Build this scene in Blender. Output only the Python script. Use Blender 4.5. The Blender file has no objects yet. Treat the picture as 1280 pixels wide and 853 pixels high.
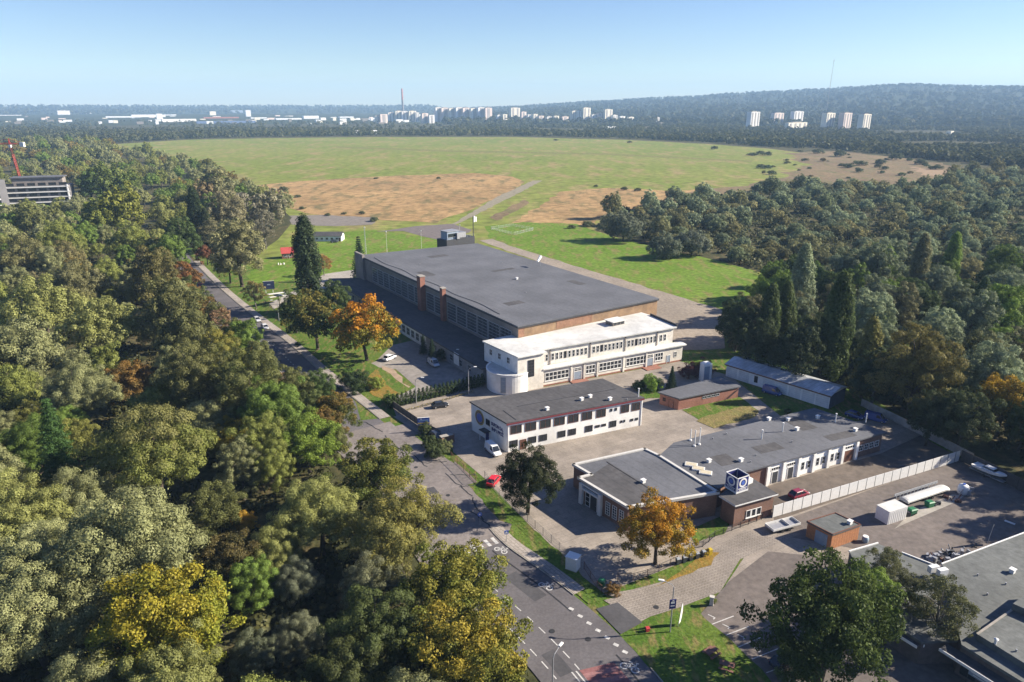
import bpy, bmesh, math, random
import numpy as np
from mathutils import Vector, Matrix
from mathutils.geometry import delaunay_2d_cdt
R = math.radians
scene = bpy.context.scene
C = scene.collection

# ------------------------------------------------------------------ camera, sky, sun, exposure
CAM_H, FPX, CX, CY, HOR = 70.0, 880.0, 640.0, 426.5, 133.0
PITCH = math.atan((CY - HOR) / FPX)
cam = bpy.data.cameras.new('camera')
cam.sensor_width = 36.0
cam.lens = FPX / 1280 * 36.0
cam.clip_start = 1.0
cam.clip_end = 60000
cam_o = bpy.data.objects.new('camera', cam)
C.objects.link(cam_o)
cam_o.location = (0, 0, CAM_H)
cam_o.rotation_euler = (R(90) - PITCH, 0, 0)
scene.camera = cam_o

SUN_EL, SUN_AZ = R(29), R(6)            # azimuth measured from +X towards +Y
world = bpy.data.worlds.new('World')
scene.world = world
world.use_nodes = True
wn = world.node_tree
bg = wn.nodes['Background']
sky = wn.nodes.new('ShaderNodeTexSky')
sky.sky_type = 'NISHITA'
sky.sun_disc = False
sky.sun_elevation = SUN_EL
sky.sun_rotation = R(90) - SUN_AZ
sky.altitude = 100
sky.air_density = 1.0
sky.dust_density = 0.15
sky.ozone_density = 4.0
hs_ = wn.nodes.new('ShaderNodeHueSaturation'); hs_.inputs['Saturation'].default_value = 1.12; hs_.inputs['Hue'].default_value = 0.518
wn.links.new(sky.outputs[0], hs_.inputs['Color']); wn.links.new(hs_.outputs[0], bg.inputs[0])
bg.inputs[1].default_value = 0.06
sun = bpy.data.lights.new('sun', 'SUN')
sun.energy = 5.0
sun.angle = R(0.5)
sun.color = (1.0, 0.91, 0.77)
sun_o = bpy.data.objects.new('sun', sun)
C.objects.link(sun_o)
sd = Vector((math.cos(SUN_AZ) * math.cos(SUN_EL), math.sin(SUN_AZ) * math.cos(SUN_EL), math.sin(SUN_EL)))
sun_o.rotation_euler = (-sd).to_track_quat('-Z', 'Y').to_euler()
vs = scene.view_settings
vs.view_transform = 'Standard'
vs.look = 'None'
vs.exposure = 1.33
vs.gamma = 1.0
vs.use_curve_mapping = False
cy = scene.cycles
cy.max_bounces = 5
cy.diffuse_bounces = 2
cy.glossy_bounces = 2
cy.transmission_bounces = 3
cy.transparent_max_bounces = 4
cy.volume_bounces = 1
cy.use_denoising = True
cy.caustics_reflective = False
cy.caustics_refractive = False

# ------------------------------------------------------------------ survey: a sight line of the photograph to the ground
def G(px, py, z=0.0):
    a = (px - CX) / FPX; b = -(py - CY) / FPX
    dy = math.cos(PITCH) + b * math.sin(PITCH); dz = -math.sin(PITCH) + b * math.cos(PITCH)
    t = (z - CAM_H) / dz
    return (a * t, dy * t)
def GL(pts, z=0.0):
    return [G(p[0], p[1], z) for p in pts]
def PXY(x, y, z):
    z -= CAM_H
    d = y * math.cos(PITCH) - z * math.sin(PITCH); u = y * math.sin(PITCH) + z * math.cos(PITCH)
    if d < 1: return (-9999, 9999)
    return (CX + FPX * x / d, CY - FPX * u / d)
def dist(x, y, z=0.0):
    return y * math.cos(PITCH) - (z - CAM_H) * math.sin(PITCH)

# ------------------------------------------------------------------ materials
MATS = {}
def nodes_of(name):
    m = bpy.data.materials.new(name); m.use_nodes = True
    nt = m.node_tree
    return m, nt, nt.nodes['Principled BSDF']
def N(nt, t, **kw):
    n = nt.nodes.new(t)
    for k, v in kw.items(): setattr(n, k, v)
    return n
def rgb4(c): return (c[0], c[1], c[2], 1)
def mat(name, col, rough=0.85, var=0.25, scale=1.5, col2=None, big=0.0, metal=0.0, bump=0.0, spec=0.3, stripe=None, emit=None, objcol=False):
    """plain surface with two scales of mottling; col2 is a second colour of the same stuff"""
    if name in MATS: return MATS[name]
    m, nt, b = nodes_of(name)
    L = nt.links.new
    b.inputs['Roughness'].default_value = rough
    b.inputs['Metallic'].default_value = metal
    b.inputs['Specular IOR Level'].default_value = spec
    tc = N(nt, 'ShaderNodeTexCoord')
    n1 = N(nt, 'ShaderNodeTexNoise'); n1.inputs['Scale'].default_value = scale; n1.inputs['Detail'].default_value = 6; n1.inputs['Roughness'].default_value = 0.65
    L(tc.outputs['Object'], n1.inputs['Vector'])
    r1 = N(nt, 'ShaderNodeMapRange'); r1.inputs[1].default_value = 0.3; r1.inputs[2].default_value = 0.7
    L(n1.outputs[0], r1.inputs[0])
    mx = N(nt, 'ShaderNodeMix', data_type='RGBA')
    c2 = col2 if col2 else tuple(c * (1 - var) for c in col)
    mx.inputs['A'].default_value = rgb4(tuple(min(1, c * (1 + (0 if col2 else var * 0.6))) for c in col)); mx.inputs['B'].default_value = rgb4(c2)
    if objcol:
        oi = N(nt, 'ShaderNodeObjectInfo'); L(oi.outputs['Color'], mx.inputs['A'])
        mm = N(nt, 'ShaderNodeMix', data_type='RGBA', blend_type='MULTIPLY'); mm.inputs[0].default_value = 1
        mm.inputs['B'].default_value = (1 - var, 1 - var, 1 - var, 1); L(oi.outputs['Color'], mm.inputs['A']); L(mm.outputs['Result'], mx.inputs['B'])
    L(r1.outputs[0], mx.inputs[0])
    out = mx.outputs['Result']
    if big:
        n2 = N(nt, 'ShaderNodeTexNoise'); n2.inputs['Scale'].default_value = big; n2.inputs['Detail'].default_value = 3
        L(tc.outputs['Object'], n2.inputs['Vector'])
        r2 = N(nt, 'ShaderNodeMapRange'); r2.inputs[1].default_value = 0.35; r2.inputs[2].default_value = 0.65; r2.inputs[3].default_value = 0.84; r2.inputs[4].default_value = 1.12
        L(n2.outputs[0], r2.inputs[0])
        m2 = N(nt, 'ShaderNodeMix', data_type='RGBA', blend_type='MULTIPLY'); m2.inputs[0].default_value = 1
        L(out, m2.inputs['A']); L(r2.outputs[0], m2.inputs['B']); out = m2.outputs['Result']
    if stripe:                                   # (vector, metres, depth): courses, boards or sheet seams
        vec, per, dep = stripe
        dp = N(nt, 'ShaderNodeVectorMath', operation='DOT_PRODUCT'); dp.inputs[1].default_value = vec
        L(tc.outputs['Object'], dp.inputs[0])
        dv = N(nt, 'ShaderNodeMath', operation='DIVIDE'); dv.inputs[1].default_value = per; L(dp.outputs['Value'], dv.inputs[0])
        fr = N(nt, 'ShaderNodeMath', operation='FRACT'); L(dv.outputs[0], fr.inputs[0])
        lt = N(nt, 'ShaderNodeMath', operation='LESS_THAN'); lt.inputs[1].default_value = 0.14; L(fr.outputs[0], lt.inputs[0])
        ml = N(nt, 'ShaderNodeMath', operation='MULTIPLY'); ml.inputs[1].default_value = dep; L(lt.outputs[0], ml.inputs[0])
        m3 = N(nt, 'ShaderNodeMix', data_type='RGBA'); m3.inputs['B'].default_value = rgb4(tuple(c * 0.35 for c in col))
        L(ml.outputs[0], m3.inputs[0]); L(out, m3.inputs['A']); out = m3.outputs['Result']
    L(out, b.inputs['Base Color'])
    if bump:
        bp = N(nt, 'ShaderNodeBump'); bp.inputs['Strength'].default_value = bump; bp.inputs['Distance'].default_value = 0.05
        L(n1.outputs[0], bp.inputs['Height']); L(bp.outputs[0], b.inputs['Normal'])
    if emit:
        b.inputs['Emission Color'].default_value = rgb4(emit); b.inputs['Emission Strength'].default_value = 1
    MATS[name] = m
    return m

def grass_mat(name, a, b2, c3, s_big, s_small, patch=0.5):
    """vegetated ground: two greens by large patches, a dry third colour by blotches, fine tufts"""
    m, nt, b = nodes_of(name)
    L = nt.links.new
    b.inputs['Roughness'].default_value = 0.95; b.inputs['Specular IOR Level'].default_value = 0.1
    tc = N(nt, 'ShaderNodeTexCoord')
    def noise(sc, det, lo, hi, stretch=None):
        n = N(nt, 'ShaderNodeTexNoise'); n.inputs['Scale'].default_value = sc; n.inputs['Detail'].default_value = det; n.inputs['Roughness'].default_value = 0.6
        v = tc.outputs['Object']
        if stretch:
            mp = N(nt, 'ShaderNodeMapping'); mp.inputs['Rotation'].default_value = (0, 0, stretch[1]); mp.inputs['Scale'].default_value = (stretch[0], 1, 1)
            L(v, mp.inputs[0]); v = mp.outputs[0]
        L(v, n.inputs['Vector'])
        r = N(nt, 'ShaderNodeMapRange'); r.inputs[1].default_value = lo; r.inputs[2].default_value = hi; L(n.outputs[0], r.inputs[0])
        return r.outputs[0], n.outputs[0]
    f1, _ = noise(s_big, 5, 0.38, 0.62)
    f2, _ = noise(s_big * 2.7, 7, patch, patch + 0.16, (3.0, R(25)))
    f3, h3 = noise(s_small, 8, 0.25, 0.75)
    x1 = N(nt, 'ShaderNodeMix', data_type='RGBA'); x1.inputs['A'].default_value = rgb4(a); x1.inputs['B'].default_value = rgb4(b2); L(f1, x1.inputs[0])
    x2 = N(nt, 'ShaderNodeMix', data_type='RGBA'); L(x1.outputs['Result'], x2.inputs['A']); x2.inputs['B'].default_value = rgb4(c3); L(f2, x2.inputs[0])
    rr = N(nt, 'ShaderNodeMapRange'); rr.inputs[3].default_value = 0.5; rr.inputs[4].default_value = 1.42; L(f3, rr.inputs[0])
    x3 = N(nt, 'ShaderNodeMix', data_type='RGBA', blend_type='MULTIPLY'); x3.inputs[0].default_value = 1; L(x2.outputs['Result'], x3.inputs['A']); L(rr.outputs[0], x3.inputs['B'])
    L(x3.outputs['Result'], b.inputs['Base Color'])
    bp = N(nt, 'ShaderNodeBump'); bp.inputs['Strength'].default_value = 0.6; bp.inputs['Distance'].default_value = 0.25; L(h3, bp.inputs['Height']); L(bp.outputs[0], b.inputs['Normal'])
    MATS[name] = m
    return m

def paving_mat(name, a, b2, joint, bw, bh, rot, dark=0.5, joints=0.5):
    """slab paving: brick pattern joints over stained concrete"""
    m, nt, b = nodes_of(name)
    L = nt.links.new
    b.inputs['Roughness'].default_value = 0.9; b.inputs['Specular IOR Level'].default_value = 0.2
    tc = N(nt, 'ShaderNodeTexCoord')
    mp = N(nt, 'ShaderNodeMapping'); mp.inputs['Rotation'].default_value = (0, 0, rot); L(tc.outputs['Object'], mp.inputs[0])
    bk = N(nt, 'ShaderNodeTexBrick'); L(mp.outputs[0], bk.inputs['Vector'])
    bk.inputs['Color1'].default_value = rgb4(a); bk.inputs['Color2'].default_value = rgb4(b2); bk.inputs['Mortar'].default_value = rgb4(joint)
    bk.inputs['Scale'].default_value = 1; bk.inputs['Brick Width'].default_value = bw; bk.inputs['Row Height'].default_value = bh
    bk.inputs['Mortar Size'].default_value = 0.05 * joints; bk.inputs['Bias'].default_value = 0.1
    n = N(nt, 'ShaderNodeTexNoise'); n.inputs['Scale'].default_value = 0.13; n.inputs['Detail'].default_value = 8; n.inputs['Roughness'].default_value = 0.7; L(tc.outputs['Object'], n.inputs['Vector'])
    r = N(nt, 'ShaderNodeMapRange'); r.inputs[1].default_value = 0.32; r.inputs[2].default_value = 0.68; r.inputs[3].default_value = 1 - dark * 0.55; r.inputs[4].default_value = 1.18; L(n.outputs[0], r.inputs[0])
    n2 = N(nt, 'ShaderNodeTexNoise'); n2.inputs['Scale'].default_value = 3.5; n2.inputs['Detail'].default_value = 5; L(tc.outputs['Object'], n2.inputs['Vector'])
    r2 = N(nt, 'ShaderNodeMapRange'); r2.inputs[1].default_value = 0.3; r2.inputs[2].default_value = 0.7; r2.inputs[3].default_value = 0.86; r2.inputs[4].default_value = 1.1; L(n2.outputs[0], r2.inputs[0])
    mm = N(nt, 'ShaderNodeMath', operation='MULTIPLY'); L(r.outputs[0], mm.inputs[0]); L(r2.outputs[0], mm.inputs[1])
    x = N(nt, 'ShaderNodeMix', data_type='RGBA', blend_type='MULTIPLY'); x.inputs[0].default_value = 1; L(bk.outputs[0], x.inputs['A']); L(mm.outputs[0], x.inputs['B'])
    L(x.outputs['Result'], b.inputs['Base Color'])
    MATS[name] = m
    return m

def leaf_mat(name, spread=0.55):
    """leaves: object colour, a second colour where the clump says so, per-leaf variation, some light through"""
    m, nt, b = nodes_of(name)
    L = nt.links.new
    oi = N(nt, 'ShaderNodeObjectInfo')
    at = N(nt, 'ShaderNodeAttribute'); at.attribute_name = 'leaf'
    t2 = N(nt, 'ShaderNodeAttribute'); t2.attribute_type = 'OBJECT'; t2.attribute_name = 'tint2'
    sp = N(nt, 'ShaderNodeSeparateColor'); L(at.outputs['Color'], sp.inputs[0])
    # r: per leaf random, g: per clump random, b: height / side ramp
    bw = N(nt, 'ShaderNodeMath', operation='MULTIPLY'); L(sp.outputs[2], bw.inputs[0]); bw.inputs[1].default_value = 1.35
    am = N(nt, 'ShaderNodeMath', operation='MULTIPLY_ADD'); L(sp.outputs[1], am.inputs[0]); am.inputs[1].default_value = 0.55; L(bw.outputs[0], am.inputs[2])
    ad = N(nt, 'ShaderNodeMath', operation='MULTIPLY_ADD'); L(sp.outputs[0], ad.inputs[0]); ad.inputs[1].default_value = 0.35; L(am.outputs[0], ad.inputs[2])
    mr = N(nt, 'ShaderNodeMapRange'); mr.inputs[1].default_value = 0.8; mr.inputs[2].default_value = 1.15; L(ad.outputs[0], mr.inputs[0])
    ml = N(nt, 'ShaderNodeMath', operation='MULTIPLY'); L(mr.outputs[0], ml.inputs[0]); L(t2.outputs['Alpha'], ml.inputs[1])
    mx = N(nt, 'ShaderNodeMix', data_type='RGBA'); L(oi.outputs['Color'], mx.inputs['A']); L(t2.outputs['Color'], mx.inputs['B']); L(ml.outputs[0], mx.inputs[0])
    v1 = N(nt, 'ShaderNodeMapRange'); v1.inputs[3].default_value = 1 - spread; v1.inputs[4].default_value = 1 + spread; L(sp.outputs[0], v1.inputs[0])
    v2 = N(nt, 'ShaderNodeMapRange'); v2.inputs[3].default_value = 0.8; v2.inputs[4].default_value = 1.2; L(sp.outputs[1], v2.inputs[0])
    vm = N(nt, 'ShaderNodeMath', operation='MULTIPLY'); L(v1.outputs[0], vm.inputs[0]); L(v2.outputs[0], vm.inputs[1])
    x = N(nt, 'ShaderNodeMix', data_type='RGBA', blend_type='MULTIPLY'); x.inputs[0].default_value = 1; L(mx.outputs['Result'], x.inputs['A']); L(vm.outputs[0], x.inputs['B'])
    nt.nodes.remove(b)
    df = N(nt, 'ShaderNodeBsdfDiffuse'); tr = N(nt, 'ShaderNodeBsdfTranslucent'); gl = N(nt, 'ShaderNodeBsdfGlossy'); gl.inputs['Roughness'].default_value = 0.5
    L(x.outputs['Result'], df.inputs[0]); L(x.outputs['Result'], tr.inputs[0])
    ms = N(nt, 'ShaderNodeMixShader'); ms.inputs[0].default_value = 0.33; L(df.outputs[0], ms.inputs[1]); L(tr.outputs[0], ms.inputs[2])
    m2 = N(nt, 'ShaderNodeMixShader'); m2.inputs[0].default_value = 0.008; L(ms.outputs[0], m2.inputs[1]); L(gl.outputs[0], m2.inputs[2])
    L(m2.outputs[0], nt.nodes['Material Output'].inputs[0])
    MATS[name] = m
    return m

# ------------------------------------------------------------------ meshes and objects
class MB:
    def __init__(s): s.v = []; s.f = []; s.mi = []
    def add(s, vs_, fs, mi=0):
        o = len(s.v); s.v += [tuple(v) for v in vs_]; s.f += [tuple(i + o for i in f) for f in fs]; s.mi += [mi] * len(fs); return s
    def prism(s, poly, z0, z1, mi=0, top_mi=None, bottom=False):
        n = len(poly)
        z0s = z0 if isinstance(z0, (list, tuple)) else [z0] * n
        z1s = z1 if isinstance(z1, (list, tuple)) else [z1] * n
        a = sum(poly[i][0] * poly[(i + 1) % n][1] - poly[(i + 1) % n][0] * poly[i][1] for i in range(n))
        if a < 0: poly = poly[::-1]; z0s = list(z0s)[::-1]; z1s = list(z1s)[::-1]
        vs_ = [(p[0], p[1], z) for p, z in zip(poly, z0s)] + [(p[0], p[1], z) for p, z in zip(poly, z1s)]
        s.add(vs_, [(i, (i + 1) % n, n + (i + 1) % n, n + i) for i in range(n)], mi)
        o = len(s.v) - 2 * n
        s.f.append(tuple(o + n + i for i in range(n))); s.mi.append(mi if top_mi is None else top_mi)
        if bottom: s.f.append(tuple(o + i for i in reversed(range(n)))); s.mi.append(mi)
        return s
    def box(s, c, size, rz=0.0, mi=0):
        cx, cy_, cz = c; w, d, h = (k / 2 for k in size); ca, sa = math.cos(rz), math.sin(rz)
        p = [(cx + x * ca - y * sa, cy_ + x * sa + y * ca) for x, y in ((-w, -d), (w, -d), (w, d), (-w, d))]
        return s.prism(p, cz - h, cz + h, mi, bottom=True)
    def frustum(s, c, s0, s1, z0, z1, rz=0.0, mi=0):
        ca, sa = math.cos(rz), math.sin(rz); vs_ = []
        for (w, d), z in ((s0, z0), (s1, z1)):
            for x, y in ((-w / 2, -d / 2), (w / 2, -d / 2), (w / 2, d / 2), (-w / 2, d / 2)):
                vs_.append((c[0] + x * ca - y * sa, c[1] + x * sa + y * ca, z))
        return s.add(vs_, [(0, 1, 5, 4), (1, 2, 6, 5), (2, 3, 7, 6), (3, 0, 4, 7), (4, 5, 6, 7), (3, 2, 1, 0)], mi)
    def tube(s, p0, p1, r0, r1=None, n=6, mi=0, caps=True):
        r1 = r0 if r1 is None else r1
        p0, p1 = Vector(p0), Vector(p1); d = (p1 - p0)
        if d.length < 1e-6: return s
        d.normalize(); u = d.orthogonal().normalized(); w = d.cross(u); vs_ = []
        for p, r in ((p0, r0), (p1, r1)):
            for k in range(n):
                a = 2 * math.pi * k / n; vs_.append(p + u * (r * math.cos(a)) + w * (r * math.sin(a)))
        fs = [(k, (k + 1) % n, n + (k + 1) % n, n + k) for k in range(n)]
        if caps: fs += [tuple(reversed(range(n))), tuple(range(n, 2 * n))]
        return s.add(vs_, fs, mi)
    def path(s, pts, r, n=6, mi=0):
        for a, b in zip(pts, pts[1:]): s.tube(a, b, r, r, n, mi)
        return s
    def disc(s, c, nrm, r, n=20, mi=0, r_in=0.0, sq=1.0, thick=0.04):
        nrm = Vector(nrm).normalized(); u = Vector((0, 0, 1)).cross(nrm)
        u = u.normalized() if u.length > 1e-4 else Vector((1, 0, 0)); w = nrm.cross(u); c = Vector(c)
        ring = lambda rr, off: [c + nrm * off + u * (rr * math.cos(2 * math.pi * k / n)) + w * (rr * sq * math.sin(2 * math.pi * k / n)) for k in range(n)]
        if r_in <= 0:
            s.add(ring(r, 0) + ring(r, thick), [tuple(range(n, 2 * n))] + [(k, (k + 1) % n, n + (k + 1) % n, n + k) for k in range(n)], mi)
        else:
            s.add(ring(r, 0) + ring(r, thick) + ring(r_in, thick) + ring(r_in, 0),
                  [f for k in range(n) for f in ((k, (k + 1) % n, n + (k + 1) % n, n + k), (n + k, n + (k + 1) % n, 2 * n + (k + 1) % n, 2 * n + k), (2 * n + k, 2 * n + (k + 1) % n, 3 * n + (k + 1) % n, 3 * n + k))], mi)
        return s
    def lathe(s, prof, c=(0, 0, 0), n=10, mi=0):
        vs_ = [(c[0] + r * math.cos(2 * math.pi * k / n), c[1] + r * math.sin(2 * math.pi * k / n), c[2] + z) for r, z in prof for k in range(n)]
        m = len(prof)
        return s.add(vs_, [(i * n + k, i * n + (k + 1) % n, (i + 1) * n + (k + 1) % n, (i + 1) * n + k) for i in range(m - 1) for k in range(n)] + [tuple((m - 1) * n + k for k in range(n))], mi)
    def mesh(s, name, mats, off=(0, 0, 0), smooth=False):
        me = bpy.data.meshes.new(name)
        me.from_pydata([(v[0] - off[0], v[1] - off[1], v[2] - off[2]) for v in s.v], [], s.f)
        for m_ in (mats if isinstance(mats, (list, tuple)) else [mats]): me.materials.append(m_)
        me.polygons.foreach_set('material_index', s.mi)
        if smooth: me.polygons.foreach_set('use_smooth', [True] * len(s.f))
        me.update()
        return me
    def build(s, name, mats, parent=None, smooth=False, loc=None, bevel=0.0):
        off = wloc(parent) if parent else (loc or (0, 0, 0))
        o = bpy.data.objects.new(name, s.mesh(name, mats, off, smooth)); C.objects.link(o)
        if parent: o.parent = parent
        else: o.location = off
        if bevel:
            md = o.modifiers.new('bevel', 'BEVEL'); md.width = bevel; md.segments = 2; md.limit_method = 'ANGLE'
        return o
def wloc(o):
    p = Vector((0, 0, 0))
    while o: p = p + o.location; o = o.parent
    return p
def tag(o, label=None, cat=None, group=None, kind=None):
    if label: o['label'] = label
    if cat: o['category'] = cat
    if group: o['group'] = group
    if kind: o['kind'] = kind
    return o
def thing(name, label, cat, loc=(0, 0, 0), rz=0.0, group=None):
    o = bpy.data.objects.new(name, None); C.objects.link(o); o.empty_display_size = 0.5
    o.location = loc if len(loc) == 3 else (loc[0], loc[1], 0); o.rotation_euler = (0, 0, rz)
    return tag(o, label, cat, group)
def copy_tree(o, parent=None):
    c = o.copy(); C.objects.link(c)
    if parent: c.parent = parent
    for ch in list(o.children): copy_tree(ch, c)
    return c
def put(o, loc, rz=0.0, label=None, group=None, sc=None):
    o.location = loc if len(loc) == 3 else (loc[0], loc[1], 0); o.rotation_euler = (0, 0, rz)
    if sc: o.scale = (sc, sc, sc)
    if label: o['label'] = label
    if group: o['group'] = group
    return o
def lerp(a, b, t): return tuple(x + (y - x) * t for x, y in zip(a, b))
def ang(a, b): return math.atan2(b[1] - a[1], b[0] - a[0])
def seglen(a, b): return math.hypot(b[0] - a[0], b[1] - a[1])

SHEETS = [0]
def sheet(name, poly, m, z, label=None, jit=0.0, step=6.0, kind='structure', seed=1, cat=None):
    """flat ground sheet; jit gives it a ragged natural edge"""
    rnd = random.Random(seed); pts = []; SHEETS[0] += 1; z += SHEETS[0] * 0.0006
    if jit:
        n = len(poly)
        for i in range(n):
            a, b = poly[i], poly[(i + 1) % n]; l = seglen(a, b); k = max(1, min(60, int(l / step)))
            for q in range(k):
                t = q / k; j = jit if q else jit * 0.4
                pts.append((a[0] + (b[0] - a[0]) * t + rnd.uniform(-j, j), a[1] + (b[1] - a[1]) * t + rnd.uniform(-j, j)))
    else: pts = list(poly)
    ar = sum(pts[i][0] * pts[(i + 1) % len(pts)][1] - pts[(i + 1) % len(pts)][0] * pts[i][1] for i in range(len(pts)))
    if ar < 0: pts = pts[::-1]
    vo, eo, fo, _, _, _ = delaunay_2d_cdt([Vector((p[0], p[1])) for p in pts], [], [list(range(len(pts)))], 1, 1e-4)
    fo = [tuple(f) if (vo[f[1]] - vo[f[0]]).cross(vo[f[2]] - vo[f[0]]) > 0 else tuple(reversed(f)) for f in fo]
    me = bpy.data.meshes.new(name); me.from_pydata([(v[0], v[1], z) for v in vo], [], fo); me.update(); me.materials.append(m)
    o = bpy.data.objects.new(name, me); C.objects.link(o)
    return tag(o, label or name.replace('_', ' '), cat, None, kind)
def offset_path(pts, d):
    """shift a path sideways, positive to its left"""
    out = []
    for i, p in enumerate(pts):
        a = pts[max(0, i - 1)]; b = pts[min(len(pts) - 1, i + 1)]; l = seglen(a, b) or 1
        out.append((p[0] - (b[1] - a[1]) / l * d, p[1] + (b[0] - a[0]) / l * d))
    return out
def resample(pts, step):
    out = [pts[0]]; acc = 0.0
    for a, b in zip(pts, pts[1:]):
        l = seglen(a, b); d = step - acc
        while d <= l: out.append(lerp(a, b, d / l)); d += step
        acc = (acc + l) % step
    return out
def smooth_path(pts, it=2):
    for _ in range(it):
        q = [pts[0]]
        for a, b in zip(pts, pts[1:]): q += [lerp(a, b, .25), lerp(a, b, .75)]
        pts = q + [pts[-1]]
    return pts
def ribbon(mb, pts, d0, d1, z, mi=0):
    A, B = offset_path(pts, d0), offset_path(pts, d1)
    for i in range(len(pts) - 1):
        mb.add([(*A[i], z), (*B[i], z), (*B[i + 1], z), (*A[i + 1], z)], [(3, 2, 1, 0)] if d1 > d0 else [(0, 1, 2, 3)], mi)
    return mb
# ------------------------------------------------------------------ ground materials
M_floor = grass_mat('forest_floor', (0.045, 0.05, 0.02), (0.07, 0.066, 0.03), (0.11, 0.088, 0.042), 0.03, 0.8, 0.48)
M_meadow = grass_mat('meadow', (0.152, 0.188, 0.034), (0.20, 0.212, 0.052), (0.27, 0.21, 0.09), 0.0055, 0.12, 0.5)
M_dry = grass_mat('dry_grass', (0.37, 0.24, 0.11), (0.27, 0.175, 0.08), (0.16, 0.13, 0.058), 0.012, 0.16, 0.5)
M_brown = grass_mat('brown_heath', (0.165, 0.12, 0.07), (0.215, 0.155, 0.085), (0.13, 0.125, 0.05), 0.012, 0.3, 0.5)
M_lawn = grass_mat('lawn', (0.10, 0.172, 0.016), (0.135, 0.205, 0.028), (0.185, 0.165, 0.055), 0.03, 0.5, 0.5)
M_verge = grass_mat('verge_grass', (0.065, 0.12, 0.016), (0.095, 0.14, 0.024), (0.19, 0.145, 0.06), 0.09, 2.0, 0.5)
M_pave = paving_mat('slab_paving', (0.305, 0.262, 0.218), (0.262, 0.225, 0.188), (0.20, 0.17, 0.14), 3.0, 1.5, R(-30), 0.6, 0.7)
M_sett = paving_mat('small_block_paving', (0.29, 0.25, 0.215), (0.25, 0.215, 0.185), (0.17, 0.15, 0.12), 0.8, 0.4, R(20), 0.5, 1.0)
M_walk = paving_mat('footway_slabs', (0.37, 0.325, 0.28), (0.33, 0.29, 0.25), (0.2, 0.17, 0.14), 1.2, 0.6, R(56), 0.5, 0.8)
M_asph = mat('asphalt', (0.118, 0.108, 0.11), 0.9, 0.22, 2.5, big=0.12, bump=0.2)
M_asph_new = mat('dark_asphalt_patch', (0.075, 0.072, 0.075), 0.9, 0.2, 2.0, big=0.2)
M_old = mat('worn_pink_asphalt', (0.195, 0.17, 0.157), 0.92, 0.3, 1.4, big=0.13, bump=0.2)
M_yard = mat('worn_yard_asphalt', (0.145, 0.122, 0.108), 0.92, 0.3, 0.8, big=0.09, bump=0.2)
M_grav = mat('gravel', (0.27, 0.225, 0.175), 0.95, 0.35, 0.9, big=0.06, bump=0.3)
M_concr = mat('concrete', (0.33, 0.30, 0.26), 0.9, 0.25, 0.8, big=0.1)
M_paint = mat('road_paint', (0.52, 0.505, 0.475), 0.8, 0.4, 3.0)
M_road_dark = mat('dark_road_line', (0.03, 0.03, 0.032), 0.7, 0.2, 3.0)
M_red = mat('red_road_paint', (0.23, 0.10, 0.095), 0.85, 0.25, 3.0)

# ------------------------------------------------------------------ ground and sheets
gm = MB(); RR = [0.0, 300, 900, 2500, 10500]; na = 48
gm.v.append((0, 0, 0))
for r in RR[1:]:
    gm.v += [(r * math.cos(2 * math.pi * k / na), r * math.sin(2 * math.pi * k / na), 0) for k in range(na)]
for k in range(na): gm.f.append((0, 1 + k, 1 + (k + 1) % na)); gm.mi.append(0)
for i in range(len(RR) - 2):
    for k in range(na):
        a = 1 + i * na; gm.f.append((a + k, a + na + k, a + na + (k + 1) % na, a + (k + 1) % na)); gm.mi.append(0)
tag(gm.build('ground', M_floor), 'dark woodland ground reaching to the horizon', kind='structure')

sheet('meadow', GL([(120, 182), (230, 175), (330, 173), (470, 171.5), (640, 171.5), (780, 175), (880, 180), (960, 186), (1040, 196), (1120, 205), (1230, 214),
                    (1150, 236), (1010, 228), (890, 246), (770, 272), (745, 288), (800, 305), (960, 342), (955, 380), (905, 430), (830, 432), (640, 330),
                    (470, 345), (300, 380), (290, 350), (345, 300), (370, 275), (330, 245), (250, 215), (190, 198)]), M_meadow, 0.02, 'wide green airfield meadow', 4, 40)
sheet('dry_meadow', GL([(320, 232), (370, 227), (470, 221), (590, 216.5), (640, 221), (655, 227), (640, 241), (600, 256), (572, 268), (545, 279), (450, 274), (380, 266), (345, 252)]), M_dry, 0.05, 'tan dry grass on the airfield left of the track', 2.5, 12, seed=2)
sheet('dry_meadow', GL([(700, 240), (760, 235), (845, 239), (880, 236), (850, 254), (790, 262), (748, 275), (735, 284), (690, 281), (640, 279), (668, 262)]), M_dry, 0.05, 'tan dry grass on the airfield right of the track', 2.5, 10, seed=3)
sheet('dry_meadow', GL([(612, 272), (655, 250), (662, 254), (622, 276)]), M_brown, 0.06, 'brown strip of dry grass between track and meadow', 1.5, 8, seed=4)
sheet('heath', GL([(850, 243), (960, 226), (1012, 207), (980, 192), (1050, 189), (1150, 200), (1240, 218), (1140, 233), (1010, 228), (900, 246)]), M_brown, 0.05, 'brown heath at the edge of the airfield', 9, 20, seed=5)
sheet('bare_sand', GL([(1140, 209), (1180, 213), (1208, 219), (1195, 226), (1150, 218)]), mat('sand', (0.27, 0.18, 0.10), 0.95, 0.2, 0.2), 0.08, 'patch of bare orange sand beyond the scrub', 6, 10, seed=6)
sheet('track', GL([(560, 284), (577, 278), (640, 246), (678, 226), (666, 226), (622, 246)]), mat('track_dirt', (0.24, 0.21, 0.145), 0.95, 0.35, 0.3), 0.08, 'narrow pale track crossing the airfield', 0.8, 8)
sheet('track', GL([(420, 183), (560, 188), (760, 192), (940, 201), (940, 203), (760, 194), (560, 190), (420, 185)]), grass_mat('track_green', (0.15, 0.16, 0.04), (0.18, 0.175, 0.052), (0.21, 0.17, 0.075), 0.02, 0.3), 0.08, 'faint runway strip across the far meadow', 2, 30)
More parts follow.
